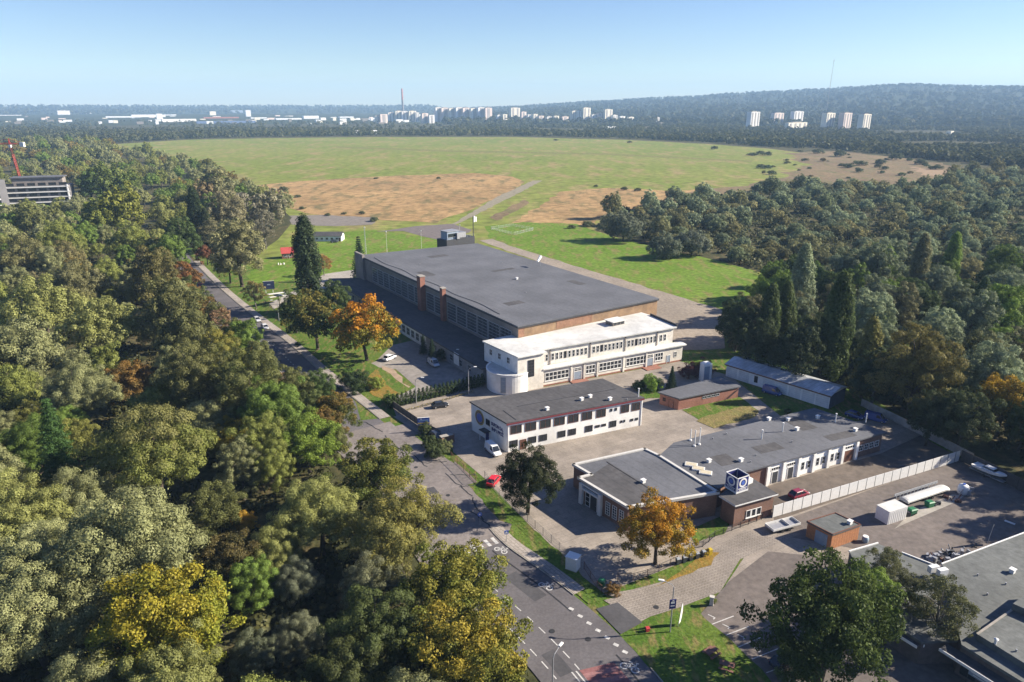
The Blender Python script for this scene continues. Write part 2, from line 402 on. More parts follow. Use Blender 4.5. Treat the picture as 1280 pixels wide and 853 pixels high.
sheet('lawn', GL([(398, 292), (470, 288), (545, 299), (560, 312), (500, 318), (440, 345), (400, 345), (318, 357), (308, 344), (330, 325), (395, 318)]), M_lawn, 0.05, 'bright lawn behind the hangar', 0.8, 8)
sheet('lawn', GL([(606, 283), (655, 278), (720, 280), (745, 290), (800, 305), (905, 328), (957, 344), (952, 374), (906, 388), (760, 345), (645, 310), (612, 298)]), M_lawn, 0.05, 'bright lawn right of the hangar', 1.2, 8, seed=3)
sheet('apron', GL([(470, 290), (520, 283), (565, 280), (590, 288), (560, 303), (530, 296), (505, 289)]), mat('old_apron', (0.15, 0.125, 0.115), 0.95, 0.3, 0.4), 0.08, 'grey apron behind the hangar', 1.0, 8)
sheet('path', GL([(362, 270), (400, 269), (470, 272), (466, 281), (420, 283), (366, 281)]), mat('grey_gravel', (0.19, 0.165, 0.14), 0.95, 0.3, 0.3), 0.08, 'grey gravel strip at the meadow edge', 1.5, 8)
sheet('gravel_strip', GL([(600, 301), (615, 299), (645, 310), (760, 345), (906, 389), (906, 436), (850, 438), (815, 400), (720, 345)]), M_grav, 0.08, 'gravel strip along the hangar side', 0.7, 6)
sheet('path', GL([(405, 343), (440, 338), (462, 340), (462, 352), (400, 362), (330, 392), (320, 388), (392, 352)]), M_concr, 0.08, 'pale concrete drive at the far end of the hangar')

sheet('verge', GL([(226, 305), (262, 345), (322, 402), (403, 470), (472, 524), (573, 608), (627, 682), (742, 766), (800, 820), (870, 905), (1500, 940), (1500, 700), (1290, 612), (1215, 576), (1090, 498), (906, 428), (640, 330), (455, 345), (330, 340), (300, 330)]), M_verge, 0.035, 'rough grass between road, yards and hangar')

# hills: one terrain sheet in polar steps, low rim all round the horizon and a wooded ridge on the right
def skyline(bx):                       # bx: photograph column -> column height of the far ridge (rows above the flat horizon)
    pts = [(-400, 1.0), (0, 0.5), (450, 0.5), (560, 2.5), (640, 5), (740, 9), (830, 11.5), (920, 13.5), (1000, 17), (1060, 20), (1110, 23.2), (1150, 23.6), (1200, 22.2), (1280, 21.5), (1500, 16), (1900, 8)]
    for a, b in zip(pts, pts[1:]):
        if a[0] <= bx <= b[0]: return a[1] + (b[1] - a[1]) * (bx - a[0]) / (b[0] - a[0])
    return 0.3
from mathutils import noise as mnoise
hm = MB(); cols = 150; DD = [1500, 2000, 2300, 2600, 2900, 3200, 3500, 3900, 4300, 4700, 5200, 5800, 6400, 7000, 7600, 8200, 8800, 9400, 10000]
for i, d in enumerate(DD):
    for k in range(cols + 1):
        bx = -420 + k * (2120 / cols); th = math.atan((bx - 640) / 928.0)
        x, y = d * math.sin(th), d * math.cos(th); dd = y
        ridge = 0.0; s1 = skyline(bx)
        top = CAM_H + s1 / 928.0 * 7600 * math.cos(th)       # height that shows s1 rows above the flat horizon at the crest
        f = max(0.0, min(1.0, (d - 2600) / 5000)); f = f * f * (3 - 2 * f)
        low = max(0.0, min(1.0, (s1 - 2) / 12))
        z = -1.0 + top * (f * (0.35 + 0.65 * low) + 0.0) * (1.0 if d <= 7600 else 0.97)
        n_ = mnoise.noise((x * 0.0016, y * 0.0016, 3.1)); n2 = mnoise.noise((x * 0.005, y * 0.005, 7.7))
        z += (n_ * 26 + n2 * 9) * low * min(1, f * 3) * (1 if d < 7300 else 0.25)
        if s1 < 2.2 and d > 6000: z = (CAM_H - 4 + s1 * 4) * min(1, (d - 6000) / 2500)
        hm.v.append((x, y, z))
for i in range(len(DD) - 1):
    for k in range(cols):
        a = i * (cols + 1) + k; hm.f.append((a, a + 1, a + cols + 2, a + cols + 1)); hm.mi.append(0)
M_hill = grass_mat('wooded_hill', (0.026, 0.036, 0.012), (0.042, 0.050, 0.018), (0.06, 0.055, 0.024), 0.0016, 0.03, 0.52)
tag(hm.build('hills', M_hill, smooth=True), 'wooded hills along the horizon', kind='structure')

# ------------------------------------------------------------------ the road
K_px = [(860, 893), (828, 853), (784, 803), (742, 765), (700, 731), (660, 702), (627, 680), (598, 645), (573, 607), (535, 573), (503, 549), (472, 522), (440, 497), (403, 468), (362, 430), (322, 400), (297, 380), (275, 361), (255, 341), (238, 323), (232, 314)]
K = smooth_path(GL(K_px), 2); K = resample(K, 2.5)
rd = MB(); ribbon(rd, K, 0.0, 14.0, 0.10)
tag(rd.build('road', M_asph), 'grey two-lane road with a cycle lane', kind='structure')
def kslice(y0, y1): return [p for p in K if y0 <= p[1] <= y1]
# worn pinkish stretch where the yards are entered, with the crossing at its near end
op = MB(); ribbon(op, kslice(101, 150), -1.38, 14.2, 0.125)
tag(op.build('road_surface', M_old), 'worn pinkish stretch of road by the factory gates', kind='structure')
sheet('side_road', GL([(776, 792), (812, 772), (850, 760), (900, 741), (925, 700), (1000, 668), (930, 664), (880, 695), (850, 722), (790, 738), (745, 745), (762, 756)]), M_sett, 0.105, 'block-paved side road into the yards')
sheet('dark_patch', GL([(745, 762), (772, 754), (803, 779), (776, 794)]), M_asph_new, 0.12, 'dark asphalt patch at the side road mouth')
# footway and kerb
fw = MB(); ribbon(fw, kslice(88.5, 107), -2.3, -0.18, 0.20); ribbon(fw, kslice(150, 330), -2.6, -0.18, 0.20)
tag(fw.build('footway', M_walk), 'pale slab footway beside the road', kind='structure')
kb = MB()
for seg in (kslice(88.5, 107), kslice(150, 330), kslice(60, 78)):
    A = resample(seg, 2.0)
    for a, b in zip(A, A[1:]): kb.box(((a[0] + b[0]) / 2, (a[1] + b[1]) / 2, 0.13), (seglen(a, b) * 0.985, 0.15, 0.2), ang(a, b))
tag(kb.build('kerb', M_concr), 'pale concrete kerb of the road', kind='structure')
# markings
mk = MB()
def dashes(off, y0, y1, on, gap, w, m=mk, z=0.115):
    P = resample(kslice(y0, y1), 0.5); i = 0; per = int((on + gap) / 0.5); k = int(on / 0.5)
    while i + k < len(P): ribbon(m, P[i:i + k + 1], off - w / 2, off + w / 2, z); i += per
dashes(8.5, 62, 104, 1.5, 1.6, 0.16); dashes(12.0, 60, 104, 1.5, 1.6, 0.16)
dashes(9.2, 158, 240, 40, 0.0, 0.16); dashes(4.6, 158, 215, 1.0, 1.5, 0.16); dashes(9.0, 240, 330, 3.0, 3.0, 0.16)
P = kslice(108, 113)
for k in range(6):                                                        # zebra bars lie along the road
    ribbon(mk, resample(kslice(101.5, 105.3), 0.5), 0.6 + k * 1.35, 1.2 + k * 1.35, 0.135)
for k in range(7):                                                        # cycle crossing blocks at the mouth of the side road
    q = G(714 + k * 11.2, 762 + k * 9.0); mk.box((q[0], q[1], 0.115), (0.75, 0.5, 0.006), ang((0, 0), (1, -0.7)))
def bike(q, rz, s=1.0):
    m = Matrix.Translation((q[0], q[1], 0.118)) @ Matrix.Rotation(rz, 4, 'Z')
    def T(x, y): v = m @ Vector((x * s, y * s, 0)); return v
    for cx_ in (-0.55, 0.55):
        n = 14
        for k in range(n):
            a0, a1 = 2 * math.pi * k / n, 2 * math.pi * (k + 1) / n
            mk.add([T(cx_ + .42 * math.cos(a0), .42 * math.sin(a0)), T(cx_ + .42 * math.cos(a1), .42 * math.sin(a1)), T(cx_ + .28 * math.cos(a1), .28 * math.sin(a1)), T(cx_ + .28 * math.cos(a0), .28 * math.sin(a0))], [(3, 2, 1, 0)])
    def bar(a, b, w=0.11):
        d = Vector((b[0] - a[0], b[1] - a[1])).normalized(); nx, ny = -d.y * w / 2, d.x * w / 2
        mk.add([T(a[0] + nx, a[1] + ny), T(a[0] - nx, a[1] - ny), T(b[0] - nx, b[1] - ny), T(b[0] + nx, b[1] + ny)], [(0, 1, 2, 3)])
    bar((-.55, 0), (-.15, .6)); bar((-.15, .6), (.45, .55)); bar((.55, 0), (.4, .85)); bar((.0, 0), (.45, .55)); bar((0, 0), (-.2, .75)); bar((-.55, 0), (0, 0)); bar((-.38, .77), (-.02, .77)); bar((.3, .87), (.58, .87))
bike(G(626, 689), R(-35), 1.3); bike(G(682, 734), R(-35), 1.3); bike(G(787, 836), R(-30), 1.4)
# red speed cushion with a white edge
rz_ = ang(G(767, 829), G(797, 862)); e0, e1 = G(724, 839), G(767, 829)
dv = Vector((e1[0] - e0[0], e1[1] - e0[1])); fw_ = Vector((math.sin(-rz_) * 0 + math.cos(rz_), math.sin(rz_)))
rm = MB(); rm2 = MB()
for k in range(9):
    a = Vector(e0) + fw_ * (k * 0.75); b = Vector(e1) + fw_ * (k * 0.75)
    (rm if k % 2 == 0 else rm2).add([(*a, 0.12), (*(a + fw_ * 0.75), 0.12), (*(b + fw_ * 0.75), 0.12), (*b, 0.12)], [(0, 1, 2, 3)])
rm.v += rm2.v; o_ = len(rm.v) - len(rm2.v); rm.f += [tuple(i + o_ for i in f) for f in rm2.f]; rm.mi += [1] * len(rm2.f)
tag(rm.build('road_marking', [M_red, mat('red_road_paint_pale', (0.30, 0.15, 0.14), 0.85, 0.25, 3.0)]), 'red hatched box painted on the road', kind='structure')
for dd_ in (-0.35, -0.95):
    a = Vector(e0) + dv.normalized() * dd_; b = a + fw_ * 7; w = dv.normalized() * 0.2
    mk.add([(*a, 0.12), (*b, 0.12), (*(b - w), 0.12), (*(a - w), 0.12)], [(3, 2, 1, 0)])
# parking bay lines beside the near lawn
for (a, b) in (((883, 784), (917, 771)), ((902, 797), (936, 784)), ((920, 811), (953, 797)), ((940, 825), (972, 812)), ((958, 842), (990, 830))):
    A, B = G(*a), G(*b); mk.box(((A[0] + B[0]) / 2, (A[1] + B[1]) / 2, 0.115), (seglen(A, B), 0.14, 0.006), ang(A, B))
for p in ((889, 771), (907, 783), (926, 796), (945, 812)):
    A = G(*p); mk.box((A[0], A[1], 0.115), (1.0, 0.14, 0.006), R(-40)); mk.box((A[0] + .3, A[1] - .5, 0.115), (0.5, 0.14, 0.006), R(40))
tag(mk.build('road_markings', M_paint), 'white lane, crossing and parking markings', kind='structure')
tr = MB()
ribbon(tr, resample(kslice(86, 104), 1.0), 2.55, 2.8, 0.113); ribbon(tr, resample(kslice(60, 80), 1.0), 2.55, 2.8, 0.113)  # narrow dark line kept parallel to the road edge
rr_ = random.Random(5)
def crack(p0, p1, w, m=tr, z=0.132):
    A = GL([p0, p1]); n = 9; pts = [(A[0][0] + (A[1][0] - A[0][0]) * t / n + rr_.uniform(-.25, .25), A[0][1] + (A[1][1] - A[0][1]) * t / n + rr_.uniform(-.25, .25)) for t in range(n + 1)]
    ribbon(m, pts, -w, w, z)
for c in (((503, 559), (535, 585)), ((556, 592), (590, 622)), ((590, 622), (603, 650)), ((525, 580), (560, 578)), ((562, 595), (596, 594)), ((480, 545), (512, 572)), ((575, 610), (600, 606)), ((455, 528), (478, 541)), ((590, 640), (612, 660))): crack(*c, 0.13)
tag(tr.build('dark_road_line', M_road_dark), 'dark lines and cracks in the road', kind='structure')
kb2 = MB()
ribbon(kb2, resample(kslice(103, 148), 1.5), -4.0, -1.4, 0.115)
tag(kb2.build('footway_worn', M_old), 'worn footway before the factory gates', kind='structure')

for o0, o1, y0, y1 in ((3.2, 5.6, 90, 97), (9.4, 11.4, 78, 84), (5.0, 8.0, 168, 176), (3.0, 5.0, 205, 220), (4.2, 6.8, 118, 124), (6.5, 9.0, 132, 136)):
    pb_ = MB(); ribbon(pb_, kslice(y0, y1), o0, o1, 0.129 if 101 < y0 < 150 else 0.107); tag(pb_.build('road_patch', M_asph_new), 'darker repair patch in the road', kind='structure')
for px, py in ((690, 790), (735, 800), (560, 620), (520, 585), (350, 452), (372, 478), (820, 760), (640, 560), (720, 600), (700, 545)):
    q = G(px, py); mh = MB(); mh.tube((*q, 0.02), (*q, 0.14), .42, n=16); tag(mh.build('manhole_cover', M_road_dark), 'round dark manhole cover in the pavement', 'manhole cover', 'manhole covers')
# ------------------------------------------------------------------ yards and verges
sheet('yard', GL([(478, 512), (490, 497), (512, 490), (600, 478), (660, 488), (800, 462), (850, 452), (912, 470), (1000, 540), (1110, 520), (1200, 575), (1280, 612), (1500, 700), (1500, 920), (1010, 920), (880, 770), (905, 735), (935, 690), (880, 690), (850, 705), (755, 742), (716, 712), (655, 650), (605, 598), (560, 560), (520, 540)]), M_pave, 0.06, 'slab-paved factory yard')
sheet('yard', GL([(455, 458), (470, 452), (490, 432), (520, 425), (600, 462), (608, 482), (520, 500), (490, 500), (520, 484), (495, 462)]), mat('car_park_grey', (0.24, 0.215, 0.19), 0.95, 0.3, 0.6, big=0.12), 0.06, 'grey car park under the hangar wall')
sheet('bare_sand', GL([(478, 458), (492, 462), (512, 484), (500, 492), (484, 486), (472, 470)]), mat('bare_earth', (0.32, 0.235, 0.16), 0.95, 0.3, 0.6), 0.09, 'bare sandy edge of the car park', 0.8, 3)
sheet('yard_asphalt', GL([(962, 668), (968, 655), (1198, 574), (1225, 590), (1310, 625), (1360, 700), (1280, 720), (1180, 720), (1090, 690)]), M_yard, 0.085, 'worn asphalt yard with boat and container')
sheet('yard_asphalt', GL([(960, 608), (1100, 568), (1150, 545), (1200, 574), (968, 652)]), mat('yard_earth', (0.13, 0.105, 0.085), 0.95, 0.3, 0.6, big=0.1), 0.085, 'bare strip between workshop and white fence')
sheet('yard_asphalt', GL([(876, 768), (912, 727), (960, 690), (1060, 700), (1500, 800), (1500, 930), (1000, 930)]), M_yard, 0.088, 'worn asphalt parking yard by the near lawn')
sheet('verge', GL([(585, 607), (601, 602), (640, 640), (700, 690), (722, 712), (745, 742), (768, 748), (735, 756), (700, 728), (668, 700), (634, 672), (640, 656), (625, 652)]), M_verge, 0.11, 'grass verge between footway and mesh fence', 0.25, 2)
sheet('verge', GL([(780, 800), (800, 790), (846, 771), (872, 764), (952, 838), (975, 870), (850, 880), (822, 846)]), M_verge, 0.11, 'small lawn beside the parking bays', 0.2, 2, seed=4)
sheet('verge', GL([(812, 738), (850, 716), (880, 690), (900, 692), (888, 707), (850, 722)]), grass_mat('leafy_verge', (0.16, 0.14, 0.035), (0.22, 0.14, 0.03), (0.28, 0.16, 0.04), 0.3, 3), 0.125, 'verge strewn with fallen leaves', 0.3, 2)
sheet('verge', GL([(852, 513), (923, 496), (948, 514), (944, 521), (893, 535)]), M_verge, 0.10, 'small lawn before the brick outbuilding', 0.3, 2, seed=6)
sheet('dry_verge', GL([(885, 520), (935, 508), (949, 515), (944, 522), (893, 536), (870, 527)]), grass_mat('dry_verge', (0.19, 0.15, 0.06), (0.16, 0.15, 0.05), (0.24, 0.18, 0.08), 0.3, 2.5), 0.12, 'dry half of the small lawn', 0.4, 2, seed=6)
sheet('verge', GL([(862, 662), (905, 645), (912, 655), (905, 668), (868, 680)]), M_verge, 0.10, 'grass strip in front of the pavilion', 0.2, 2)
sheet('verge', GL([(795, 488), (822, 482), (826, 498), (800, 500)]), M_verge, 0.10, 'patch of grass at the corner of the outbuilding', 0.3, 2)
sheet('verge', GL([(296, 377), (320, 395), (360, 428), (400, 464), (440, 497), (452, 526), (496, 521), (486, 502), (512, 486), (478, 462), (430, 440), (372, 412), (330, 376), (300, 350), (262, 340), (258, 346)]), M_verge, 0.10, 'grass verge with trees along the road', 0.4, 4)
sheet('dry_verge', GL([(455, 476), (470, 462), (486, 484), (500, 492), (480, 500), (462, 492)]), MATS['leafy_verge'], 0.12, 'rusty leaf litter on the verge by the car park', 0.4, 2)
sheet('verge', GL([(518, 545), (535, 540), (566, 562), (568, 580), (545, 565)]), M_verge, 0.11, 'strip of grass under the gate bushes', 0.2, 2)
# ------------------------------------------------------------------ building materials and helpers
M_white = mat('white_render', (0.80, 0.785, 0.74), 0.8, 0.12, 0.8, big=0.15)
M_cream = mat('cream_render', (0.68, 0.635, 0.555), 0.85, 0.18, 0.9, big=0.2)
M_brick = mat('brown_brick', (0.225, 0.13, 0.095), 0.9, 0.3, 5.0, big=0.35, stripe=((0, 0, 1), 0.3, 0.35))
M_ochre = mat('ochre_brick', (0.31, 0.205, 0.115), 0.9, 0.22, 0.6, col2=(0.20, 0.13, 0.085), big=0.2, stripe=((0, 0, 1), 0.4, 0.2))
M_redbrick = mat('red_brick', (0.30, 0.14, 0.10), 0.9, 0.3, 4.0, big=0.4, stripe=((0, 0, 1), 0.3, 0.3))
M_patch = mat('worn_brick', (0.27, 0.15, 0.095), 0.9, 0.35, 1.2, big=0.3)
M_greybrick = mat('grey_brick', (0.25, 0.22, 0.195), 0.9, 0.2, 2.0, big=0.2)
M_felt = mat('grey_roof_felt', (0.118, 0.12, 0.13), 0.9, 0.2, 1.6, big=0.09, bump=0.15, stripe=((0.832, 0.555, 0), 2.4, 0.16))
M_felt_d = mat('dark_roof_felt', (0.082, 0.078, 0.078), 0.9, 0.3, 1.0, big=0.16, bump=0.15, stripe=((0.832, 0.555, 0), 2.0, 0.2))
M_felt_g = mat('greenish_roof_felt', (0.122, 0.127, 0.12), 0.9, 0.3, 1.2, big=0.14, bump=0.15, stripe=((0.832, 0.555, 0), 2.2, 0.15))
M_wroof = mat('white_roof_sheet', (0.60, 0.59, 0.55), 0.6, 0.2, 0.5, big=0.12)
M_tin = mat('pale_tin_roof', (0.50, 0.52, 0.55), 0.45, 0.35, 0.35, big=0.2, metal=0.35, stripe=((0.5, -0.85, 0), 1.1, 0.35))
M_cap = mat('pale_coping', (.52, .50, .46), .8, .12, 2)
M_trim = mat('white_trim', (0.70, 0.69, 0.66), 0.6, 0.1, 2)
M_steel = mat('grey_steel', (0.35, 0.35, 0.36), 0.5, 0.2, 2, metal=0.4)
M_dark = mat('dark_metal', (0.05, 0.05, 0.055), 0.6, 0.2, 2)
M_muntin = mat('grey_muntin', (0.36, 0.37, 0.38), 0.6, 0.2, 2)
M_glass, _nt, _b = nodes_of('window_glass'); _b.inputs['Base Color'].default_value = (0.022, 0.026, 0.032, 1); _b.inputs['Roughness'].default_value = 0.12; _b.inputs['Specular IOR Level'].default_value = 0.6
M_bluegrey = mat('blue_grey_paint', (0.25, 0.30, 0.36), 0.6, 0.15, 2)
M_mar = mat('maroon_trim', (0.17, 0.035, 0.045), 0.6, 0.15, 2)
M_door = mat('brown_door', (0.16, 0.075, 0.05), 0.6, 0.2, 3)
M_navy = mat('navy_paint', (0.025, 0.03, 0.14), 0.5, 0.1, 3)
M_blue = mat('blue_paint', (0.07, 0.13, 0.42), 0.5, 0.1, 3)
M_gold = mat('gold_paint', (0.42, 0.30, 0.07), 0.6, 0.15, 3)

class Fac:
    """a wall line seen from outside, A at its left end and B at its right"""
    def __init__(s, A, B):
        s.A, s.B = A[:2], B[:2]; s.l = seglen(A, B); s.u = ((B[0] - A[0]) / s.l, (B[1] - A[1]) / s.l); s.n = (s.u[1], -s.u[0]); s.rz = math.atan2(s.u[1], s.u[0])
    def p(s, u, out=0.0, z=0.0): return (s.A[0] + s.u[0] * u + s.n[0] * out, s.A[1] + s.u[1] * u + s.n[1] * out, z)
    def box(s, mb, u, z, w, h, d, out, mi=0):
        """w along the wall centred on u, z its foot, from out to out + d before the wall"""
        return mb.box(s.p(u, out + d / 2, z + h / 2), (w, d, h), s.rz, mi)
    def u_at(s, px, z):
        lo, hi = 0.0, s.l
        f = lambda u: PXY(*s.p(u, 0, z))[0] - px
        sgn = 1 if f(hi) > f(lo) else -1
        for _ in range(40):
            m = (lo + hi) / 2
            if f(m) * sgn > 0: hi = m
            else: lo = m
        return lo
def window(parent, F, u, z, w, h, nx=2, ny=2, fm=None, sill=False, pane=None, bar=0.07, out=0.0, fr=0.10, name='window'):
    fm = fm or M_trim; mb = MB()
    for uu, ww in ((u - w / 2 + fr / 2, fr), (u + w / 2 - fr / 2, fr)): F.box(mb, uu, z, ww, h, 0.09, out)
    for zz in (z, z + h - fr): F.box(mb, u, zz, w - 2 * fr, fr, 0.085, out)
    for i in range(1, nx): F.box(mb, u - w / 2 + w * i / nx, z + fr, bar, h - 2 * fr, 0.07, out)
    for j in range(1, ny): F.box(mb, u, z + h * j / ny - bar / 2, w - 2 * fr, bar, 0.065, out)
    if sill: F.box(mb, u, z - 0.1, w + 0.2, 0.09, 0.2, out)
    o = mb.build(name, fm, parent)
    pb = MB(); F.box(pb, u, z + fr * .5, w - fr, h - fr, 0.03, out); pb.build('pane', pane or M_glass, o)
    return o
def door(parent, F, u, z, w, h, m, out=0.0, fm=None, label=None):
    mb = MB(); F.box(mb, u, z, w, h, 0.06, out); d = mb.build('door', m, parent)
    if label: d['label'] = label
    f = MB()
    for uu in (u - w / 2 - .05, u + w / 2 + .05): F.box(f, uu, z, 0.1, h, 0.1, out)
    F.box(f, u, z + h, w + 0.2, 0.1, 0.1, out); f.build('door_frame', fm or M_trim, d)
    hb = MB(); F.box(hb, u + w * .38, z + 1.0, 0.05, 0.16, 0.06, out + .06); hb.build('handle', M_steel, d)
    return d
def centre(poly): return (sum(p[0] for p in poly) / len(poly), sum(p[1] for p in poly) / len(poly), 0)
def grow(poly, d):
    """push a convex-ish outline outwards"""
    n = len(poly); a = sum(poly[i][0] * poly[(i + 1) % n][1] - poly[(i + 1) % n][0] * poly[i][1] for i in range(n)); P = poly if a > 0 else poly[::-1]; out = []
    for i in range(n):
        p0, p1, p2 = P[i - 1], P[i], P[(i + 1) % n]
        e1 = Vector((p1[0] - p0[0], p1[1] - p0[1])).normalized(); e2 = Vector((p2[0] - p1[0], p2[1] - p1[1])).normalized()
        n1 = Vector((e1.y, -e1.x)); n2 = Vector((e2.y, -e2.x)); m = (n1 + n2); k = max(0.3, m.length_squared / 2); m = m / k
        out.append((p1[0] + m.x * d, p1[1] + m.y * d))
    return out
def rail(parent, name, poly, z, w, h, m, closed=True):
    mb = MB(); n = len(poly)
    for i in range(n if closed else n - 1):
        a, b = poly[i], poly[(i + 1) % n]; mb.box(((a[0] + b[0]) / 2, (a[1] + b[1]) / 2, z + h / 2), (seglen(a, b) + w * .98, w, h), ang(a, b))
    return mb.build(name, m, parent)
def vent(parent, x, y, z, kind=0, name='vent'):
    mb = MB()
    if kind == 0: mb.tube((x, y, z), (x, y, z + 0.7), .16, n=8); mb.tube((x, y, z + .72), (x, y, z + .85), .3, .1, n=8)
    elif kind == 1: mb.box((x, y, z + .3), (.7, .6, .6), R(33)); mb.box((x, y, z + .64), (.9, .8, .08), R(33))
    elif kind == 2: mb.tube((x, y, z), (x, y, z + 2.0), .13, n=8); mb.tube((x, y, z + 1.9), (x, y, z + 2.1), .2, n=8)
    else: mb.tube((x, y, z), (x, y, z + .35), .12, n=8)
    return mb.build(name, M_trim if kind != 3 else M_steel, parent)

# hangar frame: u along its front, v outwards from its front
HA, HB = G(647.8, 407.6, 13.5), G(822, 373, 13.5)
hl = seglen(HA, HB); HU = ((HB[0] - HA[0]) / hl, (HB[1] - HA[1]) / hl); HV = (HU[1], -HU[0])
def UV(u, v): return (HA[0] + HU[0] * u + HV[0] * v, HA[1] + HU[1] * u + HV[1] * v)
HRZ = math.atan2(HU[1], HU[0])

# ------------------------------------------------------------------ hangar
HD, HC = UV(1.0, -114), UV(53, -110)
hz = 13.2
hangar = thing('hangar', 'huge old aircraft hangar with flat grey roof and glazed brick side', 'hangar', centre([HA, HB, HC, HD]))
MB().prism([HA, HB, HC, HD], 0, hz).build('wall', M_ochre, hangar)
rp = grow([HA, HB, HC, HD], 0.35)
MB().prism(rp, hz + .003, hz + 0.33, bottom=True).build('roof', M_felt, hangar)
FL, FF = Fac(HD, HA), Fac(HA, HB)
ub = [FL.u_at(461, 13.2) + 3.0, FL.u_at(530, 13.2) - 1.2, FL.u_at(556, 13.2) - 0.6, FL.l - 3.0]
sk = MB(); FL.box(sk, FL.l / 2, 0, FL.l - .02, hz - .02, 0.05, 0.0); sk.build('side_wall', M_greybrick, hangar)
def glaz(u0, u1, n):
    w = (u1 - u0) / n
    for k in range(n):
        window(hangar, FL, u0 + (k + .5) * w, 5.4, w - 0.5, 5.8, 8, 6, M_muntin, bar=0.09, out=0.06, fr=0.16)
glaz(ub[0], ub[1] - 1.0, 8); glaz(ub[1] + 2.8, ub[2] - 0.8, 2); glaz(ub[2] + 2.0, ub[3], 6)
for u_, w_, h_, d_ in ((ub[1] + .9, 2.6, 16.2, 1.8), (ub[2] + .6, 1.7, 15.2, 1.3)):
    mb = MB(); FL.box(mb, u_, 0, w_, h_, d_, 0.06); ch = mb.build('chimney', M_redbrick, hangar)
    mb = MB(); FL.box(mb, u_, h_, w_ + .3, .25, d_ + .3, -.09); mb.build('chimney_cap', M_concr, ch)
mb = MB(); FL.box(mb, 1.0, 0, 8, 14.6, 1.0, 0.06); mb.build('corner_pier', M_greybrick, hangar)
pt = MB(); FF.box(pt, 19.5, 10.4, 13, 2.7, 0.05, 0.0); pt.build('worn_brickwork', M_patch, hangar)
pt = MB(); FF.box(pt, 1.0, 10.2, 2.0, 2.9, 0.047, 0.0); pt.build('worn_brickwork', M_patch, hangar)
cb = MB(); cp = [(*FL.p(u, -2.2 - .5 * math.sin(u * .23), hz + .42)[:2], hz + .42) for u in np.linspace(8, FL.l - 12, 60)]; cb.path(cp, 0.07, 5); cb.build('roof_cable', M_dark, hangar)
for u, v, k in ((30, -45, 1), (13, -85, 3), (40, -70, 3), (22, -28, 3)): vent(hangar, *UV(u, v), hz + .33, k)
edge = MB(); FF.box(edge, FF.l / 2, hz - .35, FF.l + .7, .33, .42, 0.0); FL.box(edge, FL.l / 2, hz - .3, FL.l, .28, .36, 0.06); edge.build('eave', M_dark, hangar)

for u, v, a_, b_ in ((12, -20, 6, 3.5), (34, -60, 9, 2.4), (8, -70, 4, 8), (44, -30, 3, 7), (26, -95, 8, 4)):
    q = UV(u, v); mb = MB(); mb.box((*q, hz + .335), (a_, b_, .03), HRZ); mb.build('roof_patch', M_felt_d, hangar)

# control cabin at the far end of the roof
cc = thing('control_cabin', 'flight control cabin with blue glass on the far edge of the hangar roof', 'cabin', (*UV(50, -117), 0))
cA, cB = UV(41.5, -116), UV(57, -118.5); Fc = Fac(cA, cB)
mb = MB(); Fc.box(mb, Fc.l / 2, 0, Fc.l, 13.0, 7, -7); Fc.box(mb, Fc.l / 2, 13.0, Fc.l, 2.0, 7, -7); mb.build('wall', M_dark, cc)
mb = MB(); Fc.box(mb, 4, 15.01, 6.2, 3.4, 4.5, -5.2); cab = mb.build('cab', M_bluegrey, cc)
mb = MB(); Fc.box(mb, 4, 15.9, 5.4, 1.6, 0.04, -.7); mb.build('pane', M_glass, cab)
mb = MB(); Fc.box(mb, 4, 18.42, 6.8, .25, 5, -5.4); mb.build('cab_roof', M_steel, cab)
mb = MB(); Fc.box(mb, 10, 15.01, 4.6, 2.2, 3.5, -5.4); Fc.box(mb, 6.2, 15.01, 1.4, 2.6, 1.0, -.6); mb.build('plant_box', M_steel, cc)
mb = MB()
for u in np.linspace(.3, Fc.l - .3, 9): mb.tube(Fc.p(u, -.1, 15), Fc.p(u, -.1, 16.1), .05)
mb.tube(Fc.p(.3, -.1, 16.1), Fc.p(Fc.l - .3, -.1, 16.1), .05); mb.build('railing', M_steel, cc)
mb = MB(); mb.tube(Fc.p(Fc.l - .5, -.3, 15), Fc.p(Fc.l - .5, -.3, 24), .18); mb.build('mast', M_dark, cc)
mb = MB(); mb.box(Fc.p(Fc.l + .1, -.3, 22.6), (.7, .5, 2.6), Fc.rz); mb.box(Fc.p(Fc.l + 1.2, -.4, 22.4), (.6, .5, 2.2), Fc.rz); mb.build('antenna_panel', M_trim, cc)

# low annex along the shaded side
AP = [UV(-10.3, -119), UV(-12.6, 2.0), UV(-0.2, -1.0), UV(0.8, -113)]
annex = thing('annex', 'long low annex with dark flat roof in the shade of the hangar', 'annex', centre(AP))
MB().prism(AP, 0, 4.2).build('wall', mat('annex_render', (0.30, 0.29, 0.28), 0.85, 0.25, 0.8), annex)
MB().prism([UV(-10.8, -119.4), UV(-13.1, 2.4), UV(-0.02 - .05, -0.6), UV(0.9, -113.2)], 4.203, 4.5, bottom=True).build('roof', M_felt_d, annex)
Fx = Fac(AP[0], AP[1])
wf = MB(); Fx.box(wf, 76, 0, 22, 4.1, .06, 0); wf.build('white_wall', M_white, annex)
for k in range(6): window(annex, Fx, 67.5 + k * 3.4, 1.0, 2.4, 2.4, 3, 2, out=.065)
for k in range(9): window(annex, Fx, 6 + k * 6.5, 1.3, 2.2, 1.8, 3, 2, fm=M_muntin)
for k in range(5): window(annex, Fx, 93 + k * 5.2, 1.3, 2.0, 1.8, 3, 2, fm=M_muntin)
sg = MB(); Fx.box(sg, 107, 1.2, 3.0, 3.4, .12, .3); sg.build('sign_board', M_trim, annex)

